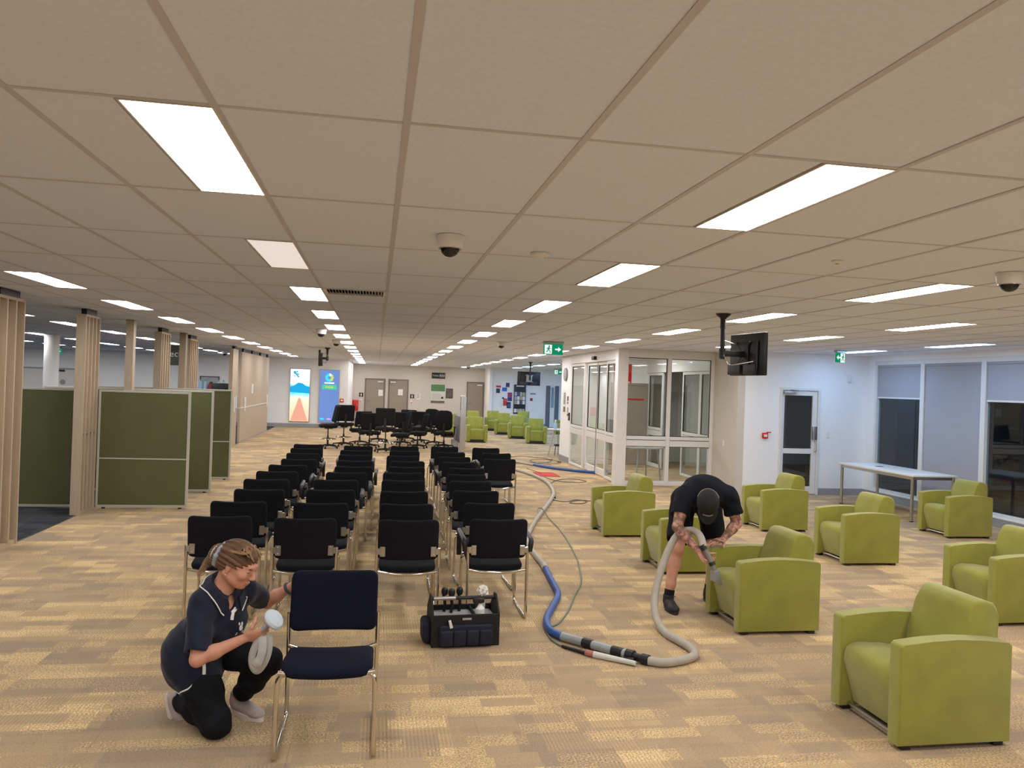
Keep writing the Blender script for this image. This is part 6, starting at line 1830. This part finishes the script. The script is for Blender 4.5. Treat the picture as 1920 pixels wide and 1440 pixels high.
    for k in range(26):
        s0 = rnd.uniform(-1, 1); a0 = rnd.uniform(0.1, 1.35)
        p0 = H(0.075*math.cos(a0)+rnd.uniform(-0.01, 0.01), 0.05+0.075*math.sin(a0)*0.9, 0.075*s0)
        p3 = H(-0.125, 0.01+rnd.uniform(-0.03, 0.03), 0.03*s0)
        p1 = H(0.02, 0.125-0.04*abs(s0), 0.088*s0); p2 = H(-0.07, 0.085-0.03*abs(s0), 0.075*s0)
        tube(b, [tuple(np.array(q)-O) for q in catmull([p0, p1, p2, p3], 6)], 0.0042, 5)
    for k in range(8):
        q = rnd.uniform(-0.02, 0.02)
        tube(b, [tuple(np.array(q_)-O) for q_ in catmull([H(-0.15, -0.02+q, 0.02*rnd.uniform(-1, 1.5)), H(-0.175+q, -0.06, 0.01+q), H(-0.170+q*1.5, -0.115-0.02*rnd.random(), 0.02+q), H(-0.185+q, -0.150, 0.03+q)], 5)], 0.003, 5)
    obj('loose_strands', b, mat('hair_light_strand', sRGB(146, 110, 76), 0.5, var=0.25, vscale=30), hair)
    b = BM(); tube(b, [tuple(H(-0.112, 0.004+0.066*math.cos(2*PI*k/24), 0.062*math.sin(2*PI*k/24))-O) for k in range(24)], [0.014+0.003*math.sin(k*2.3) for k in range(24)], 8, closed=True)
    obj('scrunchie', b, mat('scrunchie_grey', sRGB(150, 158, 166), 0.85, var=0.1, vscale=40), P)
    b = BM(); tube(b, [tuple(H(-0.150, 0.0+0.040*math.cos(2*PI*k/16), 0.010+0.038*math.sin(2*PI*k/16))-O) for k in range(16)], 0.005, 6, closed=True)
    obj('hair_tie', b, mat('tie_cream', sRGB(200, 190, 160), 0.8, var=0.05), P)
    b = BM(); q = H(0.030, 0.105, 0.058)-O
    for k in range(5):
        e = q+hf*(0.012*k-0.02)-hu*(0.005*k); tube(b, [tuple(e), tuple(e-hu*0.022+hs*0.012)], 0.004, 6)
    obj('hair_clip', b, m_black, P)
    b = BM(); cc = lelb*0.22+lwr*0.78; dd = unit(lwr-lelb); u_, v_ = unit(np.cross(dd, (0, 0, 1))), None; v_ = np.cross(dd, u_)
    tube(b, [tuple(cc+u_*0.030*math.cos(2*PI*k/20)+v_*0.030*math.sin(2*PI*k/20)-O) for k in range(20)], 0.009, 8, closed=True); obj('wristband', b, mat('band_slate', sRGB(70, 74, 80), 0.8, var=0.1), P)
    # upholstery pad and folded cloth in her right hand
    t = thing('cleaning_pad', 'round pale pad held in the kneeling woman\'s hand', 'cleaning pad', (-0.488, 4.215, 0.655))
    mw = mat('pad_pale_blue', sRGB(196, 206, 216), 0.9, var=0.06, vscale=30, bump=0.3, bscale=120)
    b = BM(); lathe(b, [(0.0, -0.020), (0.040, -0.018), (0.056, -0.006), (0.058, 0.004), (0.050, 0.016), (0.030, 0.022), (0.0, 0.024)], 24, mtx=Matrix.Rotation(0.55, 4, 'X') @ Matrix.Rotation(0.75, 4, 'Y')); obj('pad', b, mw, t)
    b = BM(); tube(b, [(-0.02, 0.0, -0.015), (-0.085, 0.012, -0.085)], 0.013, 10); obj('grip', b, mat('grip_grey', sRGB(150, 152, 154), 0.6, var=0.05), t)
    t = thing('folded_cloth', 'grey folded cloth drooping from the kneeling woman\'s hand', 'cloth', (-0.545, 4.225, 0.555))
    mg = mat('cloth_grey', sRGB(178, 176, 168), 0.95, var=0.08, vscale=30, bump=0.25, bscale=200)
    b = BM(); tube(b, catmull([(0.03, -0.01, 0.02), (0.035, -0.02, -0.05), (0.015, -0.02, -0.12), (-0.02, -0.01, -0.165), (-0.045, 0.0, -0.14), (-0.045, 0.0, -0.08), (-0.02, 0.0, -0.01), (-0.005, 0.0, 0.02)], 6), 0.016, 8, flat=(0.5, 1.4)); obj('loop', b, mg, t, ang=80)
    b = BM(); tube(b, catmull([(0.005, -0.025, 0.015), (0.01, -0.045, -0.04), (-0.005, -0.05, -0.10), (-0.03, -0.045, -0.13)], 6), [0.014]*12+[0.015, 0.016, 0.016, 0.015, 0.014, 0.013, 0.010], 8, flat=(0.5, 1.5)); obj('tail', b, mg, t, ang=80)
build_woman()
# ------------------------------------------------------------------ man bending over the armchair
def build_man():
    O = np.array((2.80, 6.60, 0.0))
    P = thing('person', 'bending man in black shirt, shorts and cap cleaning a green armchair', 'person', tuple(O))
    A = lambda *v: np.array(v, float)
    skin = skin_mat('skin_man', sRGB(206, 150, 128))
    # tattooed forearms: dark blotches on the skin colour where the arms are
    m = skin; nt = m.node_tree; N = nt.nodes; L = nt.links
    bsdf = N['Principled BSDF']
    tc = N.new('ShaderNodeTexCoord'); sp = N.new('ShaderNodeSeparateXYZ'); L.new(tc.outputs['Object'], sp.inputs[0])
    nz = N.new('ShaderNodeTexNoise'); nz.inputs['Scale'].default_value = 26; nz.inputs['Detail'].default_value = 3; L.new(tc.outputs['Object'], nz.inputs['Vector'])
    rm = N.new('ShaderNodeMapRange'); rm.inputs[1].default_value = 0.42; rm.inputs[2].default_value = 0.56; L.new(nz.outputs[0], rm.inputs[0])
    zz = N.new('ShaderNodeMapRange'); zz.inputs[1].default_value = 0.57; zz.inputs[2].default_value = 0.62; L.new(sp.outputs[2], zz.inputs[0])
    mu = N.new('ShaderNodeMath'); mu.operation = 'MULTIPLY'; L.new(rm.outputs[0], mu.inputs[0]); L.new(zz.outputs[0], mu.inputs[1])
    m2 = N.new('ShaderNodeMath'); m2.operation = 'MULTIPLY'; L.new(mu.outputs[0], m2.inputs[0]); m2.inputs[1].default_value = 0.75
    mx = N.new('ShaderNodeMix'); mx.data_type = 'RGBA'; mx.inputs[7].default_value = sRGB(74, 62, 58)
    old = bsdf.inputs['Base Color'].links[0].from_socket
    L.new(old, mx.inputs[6]); L.new(m2.outputs[0], mx.inputs[0]); L.new(mx.outputs[2], bsdf.inputs['Base Color'])
    cloth = mat('tshirt_dark_navy', sRGB(20, 22, 32), 0.85, var=0.12, vscale=12, bump=0.12, bscale=450, spec=0.2)
    short = mat('shorts_black', sRGB(15, 15, 19), 0.85, var=0.12, vscale=12, bump=0.12, bscale=450, spec=0.2)
    pel = A(2.985, 6.85, 0.955); rhip = A(2.865, 6.87, 0.91); lhip = A(3.105, 6.84, 0.91)
    rkn = A(2.715, 6.610, 0.515); rank = A(2.632, 6.570, 0.095)
    lkn = A(3.12, 6.70, 0.51); lank = A(3.09, 6.74, 0.095)
    rsh = A(2.700, 6.455, 1.005); lsh = A(3.105, 6.420, 1.015)
    nb = A(2.875, 6.365, 1.02)
    relb = A(2.595, 6.330, 0.760); rwr = A(2.725, 6.150, 0.590)
    lelb = A(3.195, 6.440, 0.775); lwr = A(3.050, 6.385, 0.648)
    up = unit(nb-pel); sv = unit(lsh-rsh); fw = unit(np.cross(sv, up))   # front of the chest, facing down and to the viewer
    if fw[2] > 0: fw = -fw
    Bt = [sv, fw, np.cross(sv, fw)]
    chest = (rsh+lsh)/2*0.78+pel*0.22 + A(0, 0.0, 0.03); belly = (rsh+lsh)/2*0.38+pel*0.62 + A(0, 0, 0.045)
    hf, hu, hs = frame((-0.12, -0.28, -0.95), (-0.36, -0.85, 0.30))
    hc = A(2.825, 6.235, 0.965); Bh = [hf, hu, hs]
    H = lambda a, b, c: hc+hf*a+hu*b+hs*c
    def torso(F, g, k=0.06):
        F.ell(pel, (0.165+g, 0.12+g, 0.12+g), Bt, k); F.ell(belly, (0.160+g, 0.115+g, 0.16+g), Bt, k); F.ell(chest, (0.175+g, 0.118+g, 0.16+g), Bt, k)
        F.cone(rsh+A(0.03, 0.01, 0.015), lsh-A(0.03, -0.01, -0.015), 0.066+g, 0.066+g, k)
        F.ell(chest+A(0, 0.02, 0.05), (0.15+g, 0.09+g, 0.15+g), Bt, k)
    F = Field((2.40, 5.88, 0.0), (3.36, 7.06, 1.26), 0.0045)
    torso(F, 0.0)
    F.chain([rhip, (rhip+rkn)/2, rkn], [0.095, 0.085, 0.060], 0.04); F.chain([lhip, (lhip+lkn)/2, lkn], [0.095, 0.085, 0.060], 0.04)
    for kn, an in ((rkn, rank), (lkn, lank)):
        F.chain([kn, kn*0.68+an*0.32+A(0, 0.022, 0), kn*0.25+an*0.75, an], [0.056, 0.058, 0.040, 0.036], 0.03)
        F.ell(kn+A(0, -0.03, 0.0), (0.042, 0.035, 0.05), None, 0.02)
    F.chain([rsh, (rsh+relb)/2, relb], [0.060, 0.054, 0.043], 0.03); F.chain([relb, relb*0.66+rwr*0.34, rwr], [0.044, 0.045, 0.028], 0.02)
    F.chain([lsh, (lsh+lelb)/2, lelb], [0.060, 0.054, 0.043], 0.03); F.chain([lelb, lelb*0.66+lwr*0.34, lwr], [0.044, 0.045, 0.028], 0.02)
    hand(F, rwr, (0.42, -0.28, -0.66), (0.45, -0.85, 0.10), (0.80, 0.35, 0.35), curls=[0.80, 0.95, 1.0, 1.05], thumb_curl=0.8, s=1.08)
    hand(F, lwr, (-0.92, -0.30, -0.16), (-0.15, 0.0, -0.98), (-0.3, -0.95, 0.0), curls=[0.14, 0.12, 0.14, 0.18], thumb_curl=0.15, s=1.08, spread=0.10)
    F.chain([nb+A(0, 0.03, -0.01), H(-0.03, -0.07, 0)], [0.066, 0.058], 0.03)
    F.ell(H(-0.022, 0.030, 0), (0.098, 0.084, 0.078), Bh, 0.02); F.ell(H(0.020, -0.010, 0), (0.072, 0.092, 0.066), Bh, 0.03); F.ell(H(0.032, -0.076, 0), (0.054, 0.042, 0.050), Bh, 0.03)
    F.ell(H(0.064, -0.105, 0), (0.022, 0.020, 0.026), Bh, 0.02)
    F.cone(H(0.088, 0.008, 0), H(0.114, -0.038, 0), 0.010, 0.014, 0.010); F.cone(H(0.086, 0.022, 0.030), H(0.086, 0.022, -0.030), 0.011, 0.011, 0.018)
    F.ell(H(0.090, -0.072, 0), (0.010, 0.010, 0.024), Bh, 0.008)
    for s_ in (1, -1):
        F.ell(H(0.090, 0.003, 0.031*s_), (0.012, 0.010, 0.014), Bh, 0.010, 'sub'); F.ell(H(0.078, 0.002, 0.031*s_), (0.013, 0.011, 0.014), Bh, 0.004)
        F.ell(H(-0.020, -0.010, 0.076*s_), (0.018, 0.033, 0.012), Bh, 0.006); F.ell(H(-0.014, -0.008, 0.088*s_), (0.009, 0.020, 0.007), Bh, 0.004, 'sub')
    body = obj('body', F.mesh('body', skin, O), parent=P)
    beard = mat('hair_dark_brown', sRGB(52, 42, 36), 0.8, var=0.25, vscale=60, bump=0.4, bscale=200)
    G = Field(hc-0.2, hc+0.2, 0.0045)
    G.ell(H(-0.024, 0.032, 0), (0.102, 0.088, 0.082), Bh, 0.02); G.ell(H(-0.075, -0.02, 0), (0.045, 0.06, 0.062), Bh, 0.02)
    G.ell(H(0.11, -0.05, 0), (0.11, 0.13, 0.13), Bh, 0.006, 'sub')
    for s_ in (1, -1): G.ell(H(-0.015, -0.035, 0.095*s_), (0.03, 0.04, 0.03), Bh, 0.005, 'sub')
    obj('hair', G.mesh('hair', beard, O), parent=P)
    # cap: crown, peak, rear strap, white edge line
    capm = mat('cap_black', sRGB(24, 26, 24), 0.85, var=0.15, vscale=30, bump=0.2, bscale=300)
    G = Field(hc-0.24, hc+0.24, 0.0045)
    G.ell(H(-0.020, 0.036, 0), (0.114, 0.104, 0.094), Bh, 0.01)
    G.cut(H(0, 0.028, 0), -hu-hf*0.20)
    G.ell(H(-0.020, 0.030, 0), (0.104, 0.096, 0.085), Bh, 0.0, 'sub')
    cap = obj('cap', G.mesh('cap', capm, O), parent=P)
    b = BM(); n_ = 18; vt, vb = [], []
    rows = []
    for j in range(6):
        q = j/5
        r_ = []
        for i in range(n_+1):
            a = -1.15+2.3*i/n_
            f_ = 0.094*math.cos(a)*1.0 + q*0.078*math.cos(a*1.15)
            s_ = 0.086*math.sin(a)*(1+0.10*q)
            r_.append((f_-0.006, 0.018-0.010*q-0.008*(math.sin(a)**2)-0.012*q*q, s_))
        rows.append(r_)
    for dz in (0.0, 0.004):
        vt.append([[b.verts.new(tuple(H(f_, u_+dz, s_)-O)) for f_, u_, s_ in r_] for r_ in rows])
    for lay in vt:
        for j in range(5):
            for i in range(n_):
                b.faces.new((lay[j][i], lay[j][i+1], lay[j+1][i+1], lay[j+1][i]))
    for i in range(n_):
        b.faces.new((vt[0][5][i], vt[0][5][i+1], vt[1][5][i+1], vt[1][5][i])); b.faces.new((vt[0][0][i], vt[1][0][i], vt[1][0][i+1], vt[0][0][i+1]))
    for i in (0, n_):
        for j in range(5): b.faces.new((vt[0][j][i], vt[0][j+1][i], vt[1][j+1][i], vt[1][j][i]))
    obj('peak', b, capm, cap)
    pale = mat('cap_edge_tan', sRGB(176, 160, 126), 0.7, var=0.08)
    b = BM(); tube(b, [tuple(H(-0.024-0.108*math.cos(a), 0.046-0.0*a, 0.092*math.sin(a))-O) for a in [(-1.25+2.5*k/16) for k in range(17)]], 0.0045, 6); obj('rear_strap', b, pale, cap)
    b = BM(); tube(b, [tuple(H(0.101*math.cos(a)-0.004, 0.036, 0.070*math.sin(a))-O) for a in [(-0.75+1.5*k/10) for k in range(11)]], 0.0020, 6); obj('edge_line', b, mat('cap_line_white', sRGB(206, 204, 198), 0.7, var=0.04), cap)
    b = BM(); lathe(b, [(0.010, 0), (0.008, 0.005), (0.0, 0.007)], 12, mtx=Matrix.Translation(tuple(H(-0.02, 0.138, 0)-O)) @ Vector((0, 0, 1)).rotation_difference(Vector(hu)).to_matrix().to_4x4()); obj('top_button', b, capm, cap)
    # T-shirt
    S = Field((2.42, 6.10, 0.60), (3.36, 7.06, 1.30), 0.0055)
    torso(S, 0.020)
    se = rsh+(relb-rsh)*0.62; le = lsh+(lelb-lsh)*0.62
    S.chain([rsh, se], [0.080, 0.080], 0.05); S.chain([lsh, le], [0.080, 0.080], 0.05)
    S.ell(chest+fw*0.06-up*0.10, (0.16, 0.12, 0.14), Bt, 0.06)
    S.cone(nb+A(0, -0.02, 0), H(0, 0, 0), 0.064, 0.075, 0.0, 'sub')
    def endcut(S, e, d, r):
        d = unit(d)
        def fn(X, Y, Z):
            ax = (X-e[0])*d[0]+(Y-e[1])*d[1]+(Z-e[2])*d[2]
            rr = np.sqrt(np.maximum((X-e[0])**2+(Y-e[1])**2+(Z-e[2])**2-ax*ax, 0))
            return np.maximum(-ax, rr-r)
        S.put(fn, e-0.15, e+0.15, 0.0, 'sub')
    endcut(S, se, relb-rsh, 0.105); endcut(S, le, lelb-lsh, 0.105)
    S.cone(se-unit(relb-rsh)*0.04, relb, 0.063, 0.060, 0.0, 'sub'); S.cone(le-unit(lelb-lsh)*0.04, lelb, 0.063, 0.060, 0.0, 'sub')
    S.cut(pel-up*0.04, -up)
    S.warp(lambda X, Y, Z: 0.004*np.sin(30*X+18*Z+21*Y)*np.sin(14*Z-19*Y+8*X)+0.003*np.sin(55*Z+26*X-12*Y))
    sm = S.mesh('t_shirt', cloth, O)
    sh = obj('t_shirt', sm, parent=P)
    obj('shoulder_print', strip_on(sm, [rsh+A(-0.075, 0.06, -0.02), rsh+A(-0.085, 0.03, -0.05), rsh+A(-0.09, 0.0, -0.08)], O, 0.012, 0.002), mat('print_grey', sRGB(150, 152, 160), 0.7, var=0.1), sh)
    # shorts
    T_ = Field((2.48, 6.45, 0.42), (3.28, 7.08, 1.15), 0.0055)
    T_.ell(pel+A(0, 0.01, -0.01), (0.178, 0.130, 0.13), Bt, 0.05)
    re_ = rhip*0.22+rkn*0.78; le_ = lhip*0.22+lkn*0.78
    T_.chain([rhip, re_], [0.118, 0.108], 0.06); T_.chain([lhip, le_], [0.118, 0.108], 0.06)
    endcut(T_, re_+(rkn-rhip)*0.06, rkn-rhip, 0.16); endcut(T_, le_+(lkn-lhip)*0.06, lkn-lhip, 0.16)
    T_.cone(re_-(rkn-rhip)*0.12, rkn+(rkn-rhip)*0.3, 0.088, 0.092, 0.0, 'sub'); T_.cone(le_-(lkn-lhip)*0.12, lkn+(lkn-lhip)*0.3, 0.088, 0.092, 0.0, 'sub')
    T_.warp(lambda X, Y, Z: 0.003*np.sin(40*X-22*Z+14*Y)*np.sin(20*Z+30*Y))
    obj('shorts', T_.mesh('shorts', short, O), parent=P)
    # socks and shoes
    sock = mat('sock_black', sRGB(14, 14, 16), 0.95, var=0.1, vscale=60, bump=0.3, bscale=300)
    shoem = mat('shoe_black', sRGB(26, 25, 25), 0.6, var=0.15, vscale=30, bump=0.15, bscale=200)
    solem = mat('shoe_sole_dark', sRGB(44, 42, 40), 0.7, var=0.1)
    for kn, an, d in ((rkn, rank, unit((-0.10, -0.99, 0))), (lkn, lank, unit((0.12, -0.99, 0)))):
        G = Field(an-0.16, an+0.16, 0.0045); ax = unit(kn-an)
        G.chain([an-A(0, 0, 0.02), an+ax*0.075], [0.046, 0.044], 0.01)
        endcut(G, an+ax*0.065, ax, 0.1)
        obj('sock', G.mesh('sock', sock, O), parent=P)
        s_ = np.cross(d, (0, 0, 1)); heel = an-d*0.045; heel[2] = 0
        G = Field(heel-0.36, heel+0.36, 0.005); u_ = A(0, 0, 1); B = [d, u_, s_]
        G.ell(heel+d*0.035+u_*0.055, (0.055, 0.050, 0.040), B, 0.02); G.ell(heel+d*0.12+u_*0.048, (0.09, 0.046, 0.045), B, 0.03); G.ell(heel+d*0.215+u_*0.036, (0.072, 0.038, 0.050), B, 0.03)
        G.cone(heel+d*0.045+u_*0.06, heel+d*0.045+u_*0.105, 0.046, 0.048, 0.02)
        G.cut(heel+u_*0.018, -u_); G.cut(heel+u_*0.115, u_)
        so = obj('shoe', G.mesh('shoe', shoem, O), parent=P)
        b = BM(); out = []
        for i in range(28):
            a = 2*PI*i/28; c_ = math.cos(a); wd = 0.050 if c_ > 0 else 0.042
            out.append((0.130+0.165*c_, (wd+0.006*(1-c_*c_))*math.sin(a)))
        v0 = [b.verts.new(heel+d*x+s_*y-O) for x, y in out]; v1 = [b.verts.new(heel+d*x+s_*y*1.02+u_*0.026-O) for x, y in out]
        b.faces.new(v0[::-1]); b.faces.new(v1)
        for i in range(28): b.faces.new((v0[i], v0[(i+1) % 28], v1[(i+1) % 28], v1[i]))
        obj('sole', b, solem, so)
        b = BM()
        for k in range(5):
            c_ = heel+d*(0.095+0.024*k)+u_*(0.098-0.007*k); tube(b, [tuple(c_-s_*0.026-O), tuple(c_+u_*0.008-O), tuple(c_+s_*0.026-O)], 0.003, 6)
        tube(b, [tuple(heel+d*0.095+u_*0.104+s_*q*0.05+u_*0.012*math.sin(6*q)-O) for q in (-1, -0.6, 0, 0.6, 1)], 0.003, 6)
        obj('lace', b, solem, so)
    # suction wand in his right hand
    t = thing('suction_wand', 'grey suction wand in the bending man\'s hand at the armchair', 'vacuum tool', (0, 0, 0))
    b = BM(); tube(b, catmull([(2.735, 6.110, 0.640), (2.775, 6.075, 0.560), (2.800, 6.045, 0.490), (2.820, 6.025, 0.430)], 5), 0.021, 12); obj('tube', b, mat('wand_grey', sRGB(120, 118, 112), 0.4, var=0.06), t)
    b = BM(); tube(b, [(2.730, 6.114, 0.650), (2.748, 6.098, 0.612)], 0.028, 12); tube(b, [(2.79, 6.056, 0.52), (2.80, 6.047, 0.495)], 0.027, 12); obj('collar', b, m_black, t)
    b = BM(); tube(b, [(2.765, 6.120, 0.620), (2.805, 6.095, 0.53), (2.82, 6.06, 0.465)], 0.008, 8); obj('spray_line', b, m_black, t)
    b = BM(); prism(b, [(2.79, 0.455), (2.835, 0.465), (2.866, 0.350), (2.848, 0.340), (2.785, 0.375)], 'y', 5.985, 6.065, 0.008, 2); obj('nozzle', b, mat('nozzle_clear_grey', sRGB(140, 142, 138), 0.25, var=0.06), t)
build_man()
